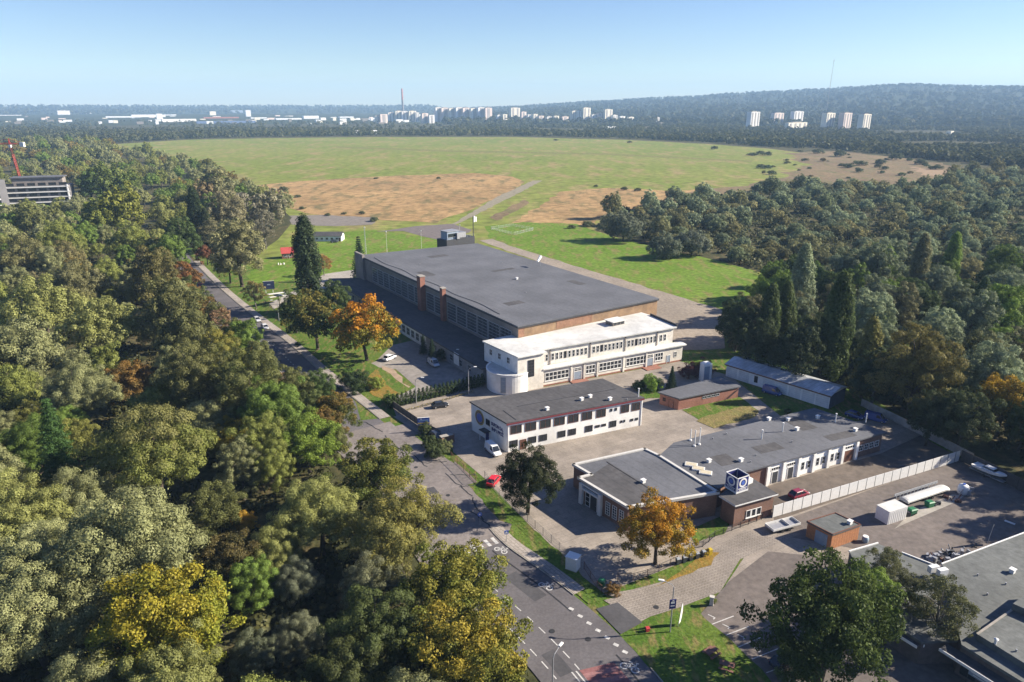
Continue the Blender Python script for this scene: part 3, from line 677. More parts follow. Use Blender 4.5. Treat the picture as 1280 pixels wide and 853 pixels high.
# ------------------------------------------------------------------ white office block before the hangar
OU, OLo = 10.0, 5.1
office = thing('office_block', 'white modernist office block with stepped roof and rounded stair drum before the hangar', 'office building', (*UV(20, 9), 0))
main = [UV(-9.2, -3), UV(-8.6, 12.4), UV(-0.6, 13.1), UV(-0.6, 11.8), UV(44.2, 17.4), UV(46.0, 7.4), UV(46, 3), UV(0, 0.06), UV(0, -3)]
upper = [UV(-9.0, -3), UV(-8.4, 12.2), UV(-0.7, 12.8), UV(-0.7, 10.6), UV(42.8, 16.2), UV(45.4, 6.8), UV(45.2, 0.06), UV(-.06, 0.06), UV(-.06, -3)]
MB().prism(upper, 0, OU - .3).build('wall', M_cream, office)
MB().prism([UV(-9.5, -3.3), UV(-8.8, 12.8), UV(-0.2, 13.5), UV(-0.2, 11.3), UV(43.5, 16.9), UV(46.0, 6.8), UV(45.6, 0.09), UV(-.09, 0.09), UV(-.09, -3.3)], OU - .297, OU + .05, bottom=True).build('roof', M_wroof, office)
lower = [UV(-0.65, 10.9), UV(-0.65, 12.4), UV(44.6, 18.6), UV(45.3, 16.4), UV(43.3, 16.0)]
MB().prism(lower, 0, OLo - .25).build('lower_wall', M_cream, office)
MB().prism([UV(-0.65, 10.9), UV(-0.9, 13.0), UV(45.4, 19.3), UV(46.0, 16.4), UV(43.3, 16.0)], OLo - .247, OLo + .08, bottom=True).build('lower_roof', M_wroof, office)
Fu, Fl = Fac(upper[3], upper[4]), Fac(lower[1], lower[2])
us = [1.0, 2.35] + [4.2 + i * 1.28 for i in range(0, 27)] + [39.6, 41.0]
for i, u in enumerate(us):
    if u < 37.8 or u > 39: window(office, Fu, u, 6.35, .78, 1.9, 1, 2, M_dark if i % 9 == 5 else M_trim, bar=.06, fr=.07)
pil = MB()
for u in (3.3, 15.8, 27.2, 38.2): Fu.box(pil, u, 5.3, .35, OU - 5.7, .18, 0)
pil.build('downpipe', M_greybrick, office)
lw = [(4.3, 7.2, 6), (14.6, 3.0, 3), (21.0, 7.2, 6), (29.7, 7.0, 6), (39.2 - 1.8, 2.8, 3)]
for u, w, nx in lw: window(office, Fl, u, 1.5, w, 2.3, nx, 2, bar=.16, fr=.12, sill=True)
for u in (10.6, 34.2):
    door(office, Fl, u, .1, 2.2, 2.5, M_bluegrey); window(office, Fl, u, 2.75, 2.2, 1.0, 2, 2, bar=.1)
    st = MB(); Fl.box(st, u, 0.02, 5.0, .25, 2.4, .1); st.build('step', M_redbrick, office)
door(office, Fl, 40.8, .1, 1.1, 2.4, M_bluegrey); window(office, Fl, 43.2, 1.6, 1.0, 1.7, 2, 2)
for u in (8.6, 12.6, 16.8, 25.3, 33.0): pl2 = MB(); Fl.box(pl2, u, .1, .5, OLo - .4, .25, 0); pl2.build('pilaster', M_cream, office)
plinth = MB(); Fl.box(plinth, Fl.l / 2, 0, Fl.l, .5, .06, 0); plinth.build('plinth', M_redbrick, office)
Fw, Fs = Fac(upper[0], upper[1]), Fac(upper[1], upper[2])
wl = MB(); Fw.box(wl, Fw.l / 2, 0, Fw.l, OU - .4, .04, 0); wl.build('stair_wing_wall', M_white, office)
for u in (3.2, 7.2, 11.2): window(office, Fw, u, 6.9, 1.3, 1.7, 2, 2, out=.045)
window(office, Fs, 3.9, 3.8, 1.9, 4.6, 2, 6, M_dark, out=.005)
# stair drum
dc = UV(-7.6, 7.0); dp = []
for k in range(25):
    a = HRZ + math.pi * (.62 + .98 * k / 24) ; dp.append((dc[0] + 5.9 * math.cos(a), dc[1] + 6.3 * math.sin(a)))
dpoly = dp + [UV(-5.2, 12.25), UV(-8.2, -1)]
MB().prism(dpoly, 0, 5.0).build('stair_drum', M_white, office)
MB().prism([(dc[0] + (p[0] - dc[0]) * 1.02, dc[1] + (p[1] - dc[1]) * 1.02) for p in dpoly], 5.003, 5.2, bottom=True).build('drum_roof', M_wroof, office)
pp = MB()
for a_, b_ in zip(dp, dp[1:]): pp.box(((a_[0] + b_[0]) / 2, (a_[1] + b_[1]) / 2, 5.3), (seglen(a_, b_) * 1.04, .3, .4), ang(a_, b_))
pp.build('drum_parapet', M_white, office)
Fd = Fac(dp[14], dp[16]); window(office, Fd, Fd.l / 2, .6, 1.4, 4.2, 1, 4, M_muntin, out=.05, pane=M_bluegrey)
# roof lantern
lp = UV(30.8, 4.7); lt = MB(); lt.box((*lp, OU + .6), (4.4, 3.2, 1.1), HRZ); ln = lt.build('roof_lantern', M_greybrick, office)
lt = MB(); lt.box((*lp, OU + 1.26), (5.2, 4.0, .2), HRZ); lt.build('lantern_roof', M_wroof, ln)
lt = MB()
for s in (-1.4, 0, 1.4): q = (lp[0] + HU[0] * s + HV[0] * 1.62, lp[1] + HU[1] * s + HV[1] * 1.62); lt.box((*q, OU + .6), (1.1, .06, .7), HRZ)
lt.build('pane', M_glass, ln)
par = MB(); a_, b_ = UV(45.6, 4.0), UV(43.9, 16.6); par.box(((a_[0] + b_[0]) / 2, (a_[1] + b_[1]) / 2, OU + .35), (seglen(a_, b_), .3, .6), ang(a_, b_)); par.build('parapet', M_felt_d, office)

# ------------------------------------------------------------------ letters as flat solids
def text_mesh(s, size, F, u, z, out, m, name, parent, depth=.05, stretch=1.0):
    cu = bpy.data.curves.new(name, 'FONT'); cu.body = s; cu.size = size; cu.extrude = depth / 2; cu.align_x = 'CENTER'; cu.offset = size * 0.02
    ob = bpy.data.objects.new('lettering_curve', cu); C.objects.link(ob)
    dg = bpy.context.evaluated_depsgraph_get(); me = bpy.data.meshes.new_from_object(ob.evaluated_get(dg)); bpy.data.objects.remove(ob)
    o = bpy.data.objects.new(name, me); C.objects.link(o); me.materials.clear(); me.materials.append(m); o.parent = parent
    M_ = Matrix(((F.u[0], 0, F.n[0], 0), (F.u[1], 0, F.n[1], 0), (0, 1, 0, 0), (0, 0, 0, 1))) @ Matrix.Diagonal((stretch, 1, 1, 1))
    me.transform(M_); p = Vector(F.p(u, out + depth / 2, z)) - wloc(parent); me.transform(Matrix.Translation(p))
    return o

# ------------------------------------------------------------------ white two-storey building with the round emblem
wA, wB, wC, wD = G(633.7, 566), G(801.5, 532), G(753, 473, 7.2), G(589.5, 537.6)
wz = 6.9
wb = thing('white_building', 'white two-storey building with dark felt roof, maroon eaves and a round emblem on its end', 'office building', centre([wA, wB, wC, wD]))
MB().prism([wA, wB, wC, wD], 0, wz - .2).build('wall', M_white, wb)
rq = grow([wA, wB, wC, wD], .25)
MB().prism(rq, wz - .197, wz + .12, bottom=True).build('roof', M_felt_d, wb)
F1, F2 = Fac(wA, wB), Fac(wD, wA)
mr = MB(); F1.box(mr, F1.l / 2, wz - .42, F1.l + .4, .34, .12, .26); mr.build('eave', M_mar, wb)
scl = F1.l / 33.7
for u, w, z, h in [(2.1, 2.6, 4.1, 1.9), (5.5, 2.6, 4.1, 1.9), (9.0, 2.6, 4.1, 1.9), (12.4, 2.6, 4.1, 1.9), (15.8, 2.6, 4.1, 1.9), (19.2, 2.6, 4.1, 1.9), (22.8, 2.4, 4.1, 1.9), (25.4, .6, 5.0, .7), (26.6, .6, 5.0, .7), (29.0, 2.2, 4.1, 1.9), (31.9, 2.2, 4.1, 1.9),
                   (1.5, 2.0, 1.1, 1.5), (5.9, 1.9, 1.1, 1.5), (8.5, 1.9, 1.1, 1.5), (13.0, 1.9, 1.1, 1.5), (15.6, 1.9, 1.1, 1.5), (19.8, 1.9, 1.1, 1.5), (22.0, 1.2, 1.7, .6), (23.6, 1.2, 1.7, .6), (26.0, 1.8, 1.1, 1.5), (28.2, .5, 1.7, .6), (29.0, .5, 1.7, .6), (31.0, .8, 1.6, .6), (32.3, .8, 1.6, .6)]:
    window(wb, F1, u * scl, z, w, h, 2 if w > 1 else 1, 1, M_door if z > 3 and w > 1 else M_dark, fr=.09, bar=.06)
door(wb, F1, 3.75 * scl, .1, 1.3, 2.2, M_door, fm=M_door)
c2 = F2.p(F2.u_at(599.7, 4.4), .03, 4.35); nn = (F2.n[0], F2.n[1], 0)
e1_ = MB().disc(c2, nn, 1.75, 32, thick=.05).build('emblem', M_gold, wb)
MB().disc(Vector(c2) + Vector(nn) * .052, nn, 1.45, 32, r_in=1.25, thick=.03).build('ring', M_navy, e1_)
MB().disc(Vector(c2) + Vector(nn) * .053, nn, 1.05, 28, thick=.03).build('centre_disc', M_blue, e1_)
window(wb, F2, F2.u_at(610, 4.4), 3.7, 1.5, 1.4, 2, 1, M_dark)
ut = F2.u_at(622, 4.2)
text_mesh('SUPON S.A.', 1.12, F2, ut - .1, 4.35, .01, M_navy, 'lettering', wb, .06, .78)
text_mesh('BHP I PPOŻ', 1.12, F2, ut - .0, 3.15, .01, M_navy, 'lettering', wb, .06, .78)
ud = F2.u_at(609.5, 1.2)
door(wb, F2, ud, .05, 1.3, 2.2, M_navy)
pc = MB(); F2.box(pc, ud, 2.5, 2.4, .15, 1.5, .02); pc.build('porch_roof', M_felt_d, wb)
pc = MB(); pc.tube(F2.p(ud - 1.05, 1.35, 0), F2.p(ud - 1.05, 1.35, 2.5), .06); pc.tube(F2.p(ud + 1.05, 1.35, 0), F2.p(ud + 1.05, 1.35, 2.5), .06); pc.build('porch_post', M_trim, wb)
for u, v, k in ((.33, .18, 1), (.62, .3, 1), (.7, .35, 1), (.78, .12, 1), (.98, .05, 2), (.88, .02, 3)):
    q = lerp(lerp(wA, wB, u), lerp(wD, wC, u), v); vent(wb, q[0], q[1], wz + .12, k)
sm = MB()
for u0, u1, v0, v1 in ((.07, .09, .02, .45), (.2, .95, .5, .505)):
    a_ = lerp(lerp(wA, wB, u0), lerp(wD, wC, u0), v0); b_ = lerp(lerp(wA, wB, u1), lerp(wD, wC, u1), v1); sm.box(((a_[0] + b_[0]) / 2, (a_[1] + b_[1]) / 2, wz + .15), (seglen(a_, b_), .14, .06), ang(a_, b_))
sm.build('lightning_wire', M_dark, wb)
dpb = MB(); F1.box(dpb, F1.l - .3, 0, .12, wz - .3, .12, .02); F1.box(dpb, .25, 0, .12, wz - .3, .12, .02); dpb.build('downpipe', M_trim, wb)

# ------------------------------------------------------------------ brick pavilion (near), entrance block and long workshop: one complex
pz = 5.0
Pp = [G(717.5, 580, pz), G(739, 592.5, pz), G(724, 596.5, pz), G(785, 633, pz), G(897, 614.5, pz), G(824, 569, pz), G(806, 560.5, pz)]
pav = thing('brick_pavilion', 'brown brick pavilion with flat roof, pale parapet edge and white framed entrance', 'brick building', centre(Pp))
MB().prism(Pp, 0, pz - .45).build('wall', M_brick, pav)
MB().prism(Pp, pz - .447, pz - .25).build('roof', M_felt, pav)
rail(pav, 'parapet', Pp, pz - .445, .55, .45, M_cap)
rl = MB(); a_, b_ = G(757, 575, pz), G(842, 628, pz)
rl.box(((a_[0] + b_[0]) / 2, (a_[1] + b_[1]) / 2, pz - .22), (seglen(a_, b_) * .96, .25, .08), ang(a_, b_)); rl.build('roof_seam', M_felt_d, pav)
dk = MB(); dk.prism([lerp(Pp[1], Pp[6], .03), lerp(Pp[2], Pp[6], .04), lerp(Pp[3], Pp[6], .03), lerp(a_, b_, .93), lerp(a_, b_, .06)], pz - .25, pz - .238); dk.build('roof_patch', M_felt_d, pav)
vent(pav, *G(804, 602, pz)[:2], pz - .25, 1)
Fp = Fac(Pp[2], Pp[3]); Fq = Fac(Pp[3], Pp[4])
def po(px, z): return Fp.u_at(px, z)
pt = MB()
u1, u2 = Fp.l * .08, Fp.l * .48
for u in (u1, u2): Fp.box(pt, u, 0, .75, 4.3, .55, .02)
pt.build('door_pillar', M_trim, pav)
lt = MB(); Fp.box(lt, (u1 + u2) / 2, 3.2, u2 - u1 - .76, .35, .5, .02); Fp.box(lt, (u1 + u2) / 2, 4.0, u2 - u1 - .76, .3, .3, .02); lt.build('lintel', M_trim, pav)
window(pav, Fp, (u1 + u2) / 2, 3.56, u2 - u1 - .9, .42, 5, 1, M_muntin)
door(pav, Fp, (u1 + u2) / 2 + .6, .05, 1.7, 2.9, M_dark); window(pav, Fp, (u1 + u2) / 2 - 1.0, .1, 1.2, 2.9, 1, 3, M_trim, bar=.06)
for k in range(3): window(pav, Fp, Fp.l * (.62 + .135 * k), .9, 1.1, 2.6, 2, 5, bar=.08)
# entrance block
ez = 4.6
Ep = [G(905, 622.5, ez), G(917.5, 629, ez), G(967.5, 615, ez), G(932.5, 594, ez)]
ent = thing('brick_gatehouse', 'small brown brick block with flat roof under the blue emblem cube', 'brick building', centre(Ep))
wE = grow(Ep, -.35)
eP = [G(916, 659), G(964, 645), G(934, 597, 4.5), G(903, 621, 4.5)]
MB().prism(eP, 0, ez - .25).build('wall', M_brick, ent)
MB().prism(grow(eP, .45), ez - .247, ez + .05, bottom=True).build('roof', M_felt_d, ent)
Fe = Fac(eP[0], eP[1]); window(ent, Fe, Fe.l * .5, 1.1, 3.4, 1.5, 3, 1, bar=.35, sill=True)
ee = MB(); rg = grow(eP, .47); n_ = len(rg)
for i in range(n_):
    a_, b_ = rg[i], rg[(i + 1) % n_]; ee.box(((a_[0] + b_[0]) / 2, (a_[1] + b_[1]) / 2, ez - .1), (seglen(a_, b_), .06, .22), ang(a_, b_))
ee.build('fascia', M_trim, ent)
mb = MB(); mb.box((*G(935, 604, ez), ez + .5), (1.4, 1.0, .9), HRZ); mb.build('cooling_unit', M_trim, ent)
# cube sign
cs = thing('emblem_cube', 'blue cube sign with white rings standing on the roof of the brick gatehouse', 'sign', (*G(919, 612, ez), ez + .06))
s_ = 3.0; c0 = G(920, 612, ez); rzc = R(28); Mc = lambda x, y: (c0[0] + x * math.cos(rzc) - y * math.sin(rzc), c0[1] + x * math.sin(rzc) + y * math.cos(rzc))
cp_ = [Mc(-1.35, -1.35), Mc(1.35, -1.35), Mc(1.35, 1.35), Mc(-1.35, 1.35)]
mb = MB(); mb.box((*c0, ez + .35), (2.9, 2.9, .35), rzc); mb.build('base_frame', M_trim, cs)
for a_, b_ in ((cp_[0], cp_[1]), (cp_[3], cp_[0]), (cp_[1], cp_[2]), (cp_[2], cp_[3])):
    f = Fac(a_, b_); mb = MB(); f.box(mb, f.l / 2, ez + .55, f.l - .1, 2.55, .08, 0); pn = mb.build('panel', M_navy, cs)
    n3 = (f.n[0], f.n[1], 0); c3 = f.p(f.l / 2, .085, ez + 2.1)
    MB().disc(c3, n3, .92, 24, r_in=.60, thick=.03).build('ring', M_trim, pn); MB().disc(c3, n3, .42, 20, thick=.03).build('dot', M_blue, pn)
    mb = MB(); f.box(mb, f.l / 2, ez + .95, 2.1, .14, .02, .082); f.box(mb, f.l / 2, ez + .68, 1.7, .12, .02, .082); mb.build('stripe', M_trim, pn)
    mb = MB()
    for u in (.05, f.l - .05): f.box(mb, u, ez + .53, .1, 2.7, .1, 0)
    f.box(mb, f.l / 2, ez + 3.1, f.l, .15, .1, -.01); mb.build('corner_post', M_trim, pn)
# long workshop
zw = 4.7
Wp = [G(822.5, 571, zw), G(898, 611, zw), G(932.5, 589.5, zw), G(1109, 540, zw), G(1017.5, 510, zw), G(842, 553.5, zw)]
wk = thing('workshop', 'long low brick workshop with grey felt roof, vents and white bays', 'workshop', centre(Wp))
wi = grow(Wp, -.5)
MB().prism(wi, 0, zw - .35).build('wall', M_brick, wk)
MB().prism(Wp, zw - .347, zw, bottom=True).build('roof', M_felt, wk)
Fk = None
for i in range(len(wi)):
    a_, b_ = wi[i], wi[(i + 1) % len(wi)]
    if seglen(a_, b_) > 25 and (b_[0] - a_[0]) > 0 and a_[1] < 125: Fk = Fac(a_, b_)
def ku(px): return Fk.u_at(px, 2.0)
uA, uB = ku(958), ku(1069)
wh = MB(); Fk.box(wh, (uA + uB) / 2, 0, uB - uA, zw - .6, .12, 0); wh.build('white_bay_wall', M_white, wk)
nb = 6; bw = (uB - uA) / nb
for k in range(nb + 1): pl3 = MB(); Fk.box(pl3, uA + k * bw, 0, .7, zw - .6, .35, .12); pl3.build('pilaster', M_white, wk)
for k in range(nb):
    u = uA + (k + .5) * bw
    if k in (0, 1): door(wk, Fk, u, .05, 1.4, 2.5, M_dark, out=.125); window(wk, Fk, u, 2.85, 2.4, .75, 4, 1, out=.125)
    elif k == 5: door(wk, Fk, u, .05, 2.9, 2.6, M_door, out=.125); window(wk, Fk, u, 2.95, 2.9, .7, 4, 1, out=.125)
    else:
        for s in (-.85, .85): window(wk, Fk, u + s, 1.2, .95, 1.7, 1, 2, M_muntin, out=.125)
for k in range(4): window(wk, Fk, uB + 1.6 + k * 1.6, 1.5, 1.25, 1.4, 2, 2)
for px, py, k in ((961, 525.5, 1), (985, 526, 1), (1022, 523, 1), (1044, 528, 2), (978, 540, 2), (996, 538, 1), (952, 549, 2), (1069, 539, 1), (891, 549, 3), (908, 543, 3), (886, 578, 1), (926, 577, 1), (945, 570, 3), (938, 578, 3), (990, 553, 3), (1082, 528, 2)):
    q = G(px, py, zw); vent(wk, q[0], q[1], zw, k)
for px, py, a_, b_ in ((960, 560, 6, 3), (1000, 530, 4, 6), (1050, 545, 7, 2.5), (905, 575, 4, 4)):
    q = G(px, py, zw); mb = MB(); mb.box((*q, zw + .006), (a_, b_, .03), R(22)); mb.build('roof_patch', M_felt_d, wk)
for px, py in ((864, 582), (873, 587), (882, 592)):
    q = G(px, py, zw); mb = MB(); mb.box((q[0], q[1], zw + .15), (2.3, 1.5, .3), R(-20)); sl = mb.build('skylight', M_trim, wk)
    mb = MB(); mb.box((q[0], q[1], zw + .315), (2.0, 1.2, .03), R(-20)); mb.build('pane', mat('skylight_glaze', (0.55, 0.48, 0.33), .3, .2, 2), sl)
for px, py, h in ((863, 551, 2.6), (868, 558, 3.6), (874, 556, 3.8)):
    q = G(px, py, zw); mb = MB(); mb.tube((q[0], q[1], zw), (q[0], q[1], zw + h), .1); mb.tube((q[0], q[1], zw), (q[0], q[1], zw + .25), .3); mb.build('flue', M_trim, wk)

# ------------------------------------------------------------------ brick outbuilding and white garage row
Op = [G(824, 505.5), G(847.5, 513), G(922, 497.5), G(901, 472.5, 3)]
ob_ = thing('brick_outbuilding', 'small red brick outbuilding with sloping grey roof beside the small lawn', 'outbuilding', centre(Op))
MB().prism(Op, 0, [2.7, 2.7, 2.7, 3.1][:len(Op)]).build('wall', M_redbrick, ob_)
og = grow(Op, .35); MB().prism(og, 2.95, 3.25, bottom=True).build('roof', M_felt, ob_)
Fo, Fo2 = Fac(Op[1], Op[2]), Fac(Op[0], Op[1])
for k in range(4): window(ob_, Fo, Fo.l * .42 + k * 1.35, 1.7, 1.15, .7, 2, 1, M_muntin)
door(ob_, Fo2, Fo2.l * .62, .05, 1.2, 2.0, M_redbrick, fm=M_door); window(ob_, Fo2, Fo2.l * .25, 1.2, .9, 1.0, 2, 2, M_door)
st = MB(); st.tube(Fo.p(Fo.l * .8, .3, .4), Fo.p(Fo.l * .98, .3, 2.5), .12, n=4); st.build('stair_stringer', M_dark, ob_)
tk = thing('white_cabinet', 'tall white metal tank cabinet standing behind the brick outbuilding', 'cabinet', (*G(881, 476), 0))
q = G(881, 476); mb = MB(); mb.frustum(q, (2.6, 2.0), (2.5, 1.9), 0, 5.0, R(20)); mb.frustum(q, (2.5, 1.9), (1.4, 1.0), 5.0, 5.4, R(20)); mb.build('tank_body', M_trim, tk)
mb = MB(); f = Fac((q[0] - 1.1, q[1] - 1.35), (q[0] + 1.1, q[1] - .7)); f.box(mb, f.l / 2, .4, 1.6, 4.0, .06, .05); mb.build('panel', M_bluegrey, tk)

Gb = [G(907, 470.5), G(1035.5, 511.5), G(1074, 507), G(928, 446, 4.8)]
gar = thing('garage_row', 'long white garage row with pale ribbed tin roof below the dark trees', 'garage', centre(Gb))
ga, gb_ = Gb[0], Gb[1]; gf = Fac(ga, gb_); gd = 8.0
g4_ = [ga, gb_, gf.p(gf.l, -gd)[:2], gf.p(0, -gd)[:2]]
mb = MB(); mb.prism(g4_, 0, [3.6, 3.6, 3.6, 3.6])
rid = [gf.p(0, -gd * .5, 4.6), gf.p(gf.l, -gd * .5, 4.6)]
mb.add([(*g4_[1], 3.6), (*g4_[2], 3.6), rid[1]], [(0, 1, 2)]); mb.add([(*g4_[3], 3.6), (*g4_[0], 3.6), rid[0]], [(0, 1, 2)]); mb.build('wall', M_white, gar)
def slab(mb, pts, t=.12):
    lo = [(x, y, z) for x, y, z in pts]; hi = [(x, y, z + t) for x, y, z in pts]; n = len(pts)
    return mb.add(lo + hi, [tuple(range(n, 2 * n)), tuple(reversed(range(n)))] + [(i, (i + 1) % n, n + (i + 1) % n, n + i) for i in range(n)])
mb = MB(); slab(mb, [gf.p(-.4, .45, 3.52), gf.p(gf.l + .4, .45, 3.52), gf.p(gf.l + .4, -gd * .5, 4.64), gf.p(-.4, -gd * .5, 4.64)]); slab(mb, [gf.p(-.4, -gd * .5 - .01, 4.64), gf.p(gf.l + .4, -gd * .5 - .01, 4.64), gf.p(gf.l + .4, -gd - .45, 3.52), gf.p(-.4, -gd - .45, 3.52)]); mb.build('roof', M_tin, gar)
gt = MB(); gf.box(gt, gf.l / 2, 3.3, gf.l + .6, .25, .2, .4); gt.build('gutter', M_door, gar)
for k in range(8):
    u = gf.l * (k + .5) / 8
    if k == 2: window(gar, gf, u, .9, 1.0, 1.8, 2, 1, M_dark)
    else: mb = MB(); gf.box(mb, u, .05, gf.l / 8 - .5, 2.9, .05, .01); mb.build('garage_door', mat('garage_white', (.66, .66, .64), .7, .15, 1, stripe=((0, 0, 1), .5, .3)), gar)
mb = MB(); f = Fac(g4_[1], g4_[2]); f.box(mb, f.l / 2, 0, f.l - .1, 3.55, .06, .01); mb.build('end_wall', mat('dark_blue_cladding', (.10, .115, .16), .7, .2, 1), gar)

# ------------------------------------------------------------------ flat-roofed building at the right edge
bz = 4.6
B1 = [G(1177.5, 705, bz), G(1202, 806, bz), G(1300, 866, bz), G(1420, 800, bz), G(1350, 640, bz)]
rb = thing('flat_roof_shop', 'wide low shop building with grey felt roof and stepped roof lights at the near right', 'shop building', centre(B1))
MB().prism(B1, 0, bz - .4).build('wall', mat('dark_shopfront', (.10, .08, .075), .7, .3, 1.2), rb)
MB().prism(B1, bz - .397, bz, bottom=True).build('roof', M_felt_g, rb)
rail(rb, 'roof_edge', [B1[4], B1[0]], bz - .2, .18, .32, M_trim, False)
Fb = Fac(B1[1], B1[2])
can = MB(); Fb.box(can, Fb.l / 2 + .4, 3.3, Fb.l + 4, .3, 1.8, .02); can.build('canopy', M_felt_d, rb)
can = MB(); Fb.box(can, Fb.l / 2 + .4, 3.25, Fb.l + 4, .4, .08, 1.83); can.build('canopy_edge', M_trim, rb)
for k in range(5): window(rb, Fb, 1.5 + k * 2.6, .5, 2.0, 2.3, 2, 1, M_dark)
sgb = MB(); Fb.box(sgb, 3.2, 2.05, 2.6, 1.05, .1, 1.0); sgp = sgb.build('shop_sign', M_bluegrey, rb)
sgb = MB(); Fb.box(sgb, 3.2, 2.55, 2.1, .14, .02, 1.105); Fb.box(sgb, 3.2, 2.25, 1.5, .1, .02, 1.105); sgb.build('sign_line', M_trim, sgp)
# raised roof part
rz0 = [G(1220, 800, bz), G(1264, 769, bz), G(1300, 745, bz), G(1420, 790, bz), G(1300, 850, bz)]
mb = MB(); mb.prism(rz0, bz + .001, bz + .9); mb.build('raised_roof', M_felt_g, rb)
rail(rb, 'raised_edge', rz0[:3], bz + .9, .25, .12, M_concr, False)
rz1 = [G(1262, 770, bz), G(1290, 748, bz), G(1420, 760, bz), G(1330, 800, bz)]
mb = MB(); mb.prism(rz1, bz + .95, bz + 2.0); mb.build('roof_light', M_felt_g, rb)
for px, py, k in ((1265, 716, 1), (1257, 731, 3), (1234, 744, 3), (1242, 812, 0), (1268, 822, 3), (1222, 720, 3)): q = G(px, py, bz); vent(rb, q[0], q[1], bz + (.9 if py > 780 else 0), k)
mb = MB(); q = G(1166, 715, bz); q2 = G(1177, 719, bz)
for qq in (q, q2): mb.box((*qq, bz + .55), (1.5, .7, 1.0), R(15)); 
mb.build('cooling_unit', M_trim, rb)
# lower wing
B2 = [G(1062, 689, 3.8), G(1097, 679, 3.8), G(1128, 691, 3.8), G(1182, 712, 3.8), G(1208, 800, 3.8), G(1152, 802, 3.8), G(1112, 776, 3.8), G(1080, 730, 3.8)]
rw = thing('lower_wing', 'lower flat-roofed wing of the shop behind the feathery trees', 'shop building', centre(B2))
MB().prism(B2, 0, 3.4).build('wall', MATS['dark_shopfront'], rw)
MB().prism(B2, 3.403, 3.7, bottom=True).build('roof', M_felt_g, rw)
rail(rw, 'roof_edge', [B2[0], B2[1]], 3.6, .2, .3, M_trim, False); rail(rw, 'roof_edge', [B2[2], B2[3]], 3.6, .2, .3, M_trim, False)
mb = MB(); f = Fac(G(1106, 775, 3.4), G(1152, 803, 3.4)); f.box(mb, f.l / 2, 2.9, f.l, .3, .9, .05); mb.build('canopy', M_felt_d, rw)
mb = MB(); f.box(mb, f.l / 2, 2.85, f.l, .4, .08, .96); f2 = Fac(G(1152, 803, 3.4), G(1168, 796, 3.4)); f2.box(mb, f2.l / 2, 2.85, f2.l, .4, .08, .3); mb.build('canopy_edge', M_trim, rw)

# wooden kiosk hut with green roof and low tray beside it
Hp = [G(1008, 652, 3), G(1041, 669, 3), G(1077, 656.5, 3), G(1044, 641, 3)]
hut = thing('wooden_hut', 'square hut with grey-green flat roof and orange board walls in the worn yard', 'hut', centre(Hp))
hi_ = grow(Hp, -.15)
MB().prism(hi_, 0, 2.8).build('wall', mat('orange_boards', (.42, .19, .09), .8, .25, 3, stripe=((.75, -.6, 0), .25, .5)), hut)
MB().prism(Hp, 2.803, 3.0, bottom=True).build('roof', M_felt_g, hut)
rail(hut, 'roof_edge', grow(Hp, -.1), 3.0, .15, .12, M_door)
f = Fac(hi_[0] if hi_[0][0] < hi_[1][0] else hi_[1], hi_[1] if hi_[0][0] < hi_[1][0] else hi_[0])
mb = MB(); f.box(mb, f.l * .6, .05, 2.2, 2.3, .06, .01); mb.build('shutter', M_bluegrey, hut)
q = G(1062, 655, 3); vent(hut, q[0], q[1], 3.0, 1)
# ------------------------------------------------------------------ vehicles
M_paintobj = mat('car_paint', (1, 1, 1), 0.25, 0.04, 2, spec=0.6, objcol=True)
M_tyre = mat('tyre_rubber', (0.02, 0.02, 0.021), 0.85, 0.2, 4)
M_rim = mat('wheel_rim', (0.45, 0.45, 0.47), 0.35, 0.1, 4, metal=0.6)
M_lamp = mat('lamp_lens', (0.75, 0.75, 0.72), 0.15, 0.05, 4)
M_tail = mat('tail_lens', (0.35, 0.02, 0.02), 0.2, 0.05, 4)
def loft(mb, st, mi=0):
    """st: (x, half width, z low, z high) stations joined into a closed hull with chamfered shoulders"""
    rings = []
    for x, hw, z0, z1 in st:
        h = z1 - z0; rings.append([(x, -hw * .92, z0), (x, -hw, z0 + h * .3), (x, -hw, z0 + h * .72), (x, -hw * .86, z1), (x, hw * .86, z1), (x, hw, z0 + h * .72), (x, hw, z0 + h * .3), (x, hw * .92, z0)])
    vs_ = [v for r in rings for v in r]; fs = []
    for i in range(len(rings) - 1):
        for k in range(8): fs.append((i * 8 + k, i * 8 + (k + 1) % 8, (i + 1) * 8 + (k + 1) % 8, (i + 1) * 8 + k))
    fs += [tuple(range(7, -1, -1)), tuple((len(rings) - 1) * 8 + k for k in range(8))]
    return mb.add(vs_, [tuple(reversed(f)) for f in fs], mi)
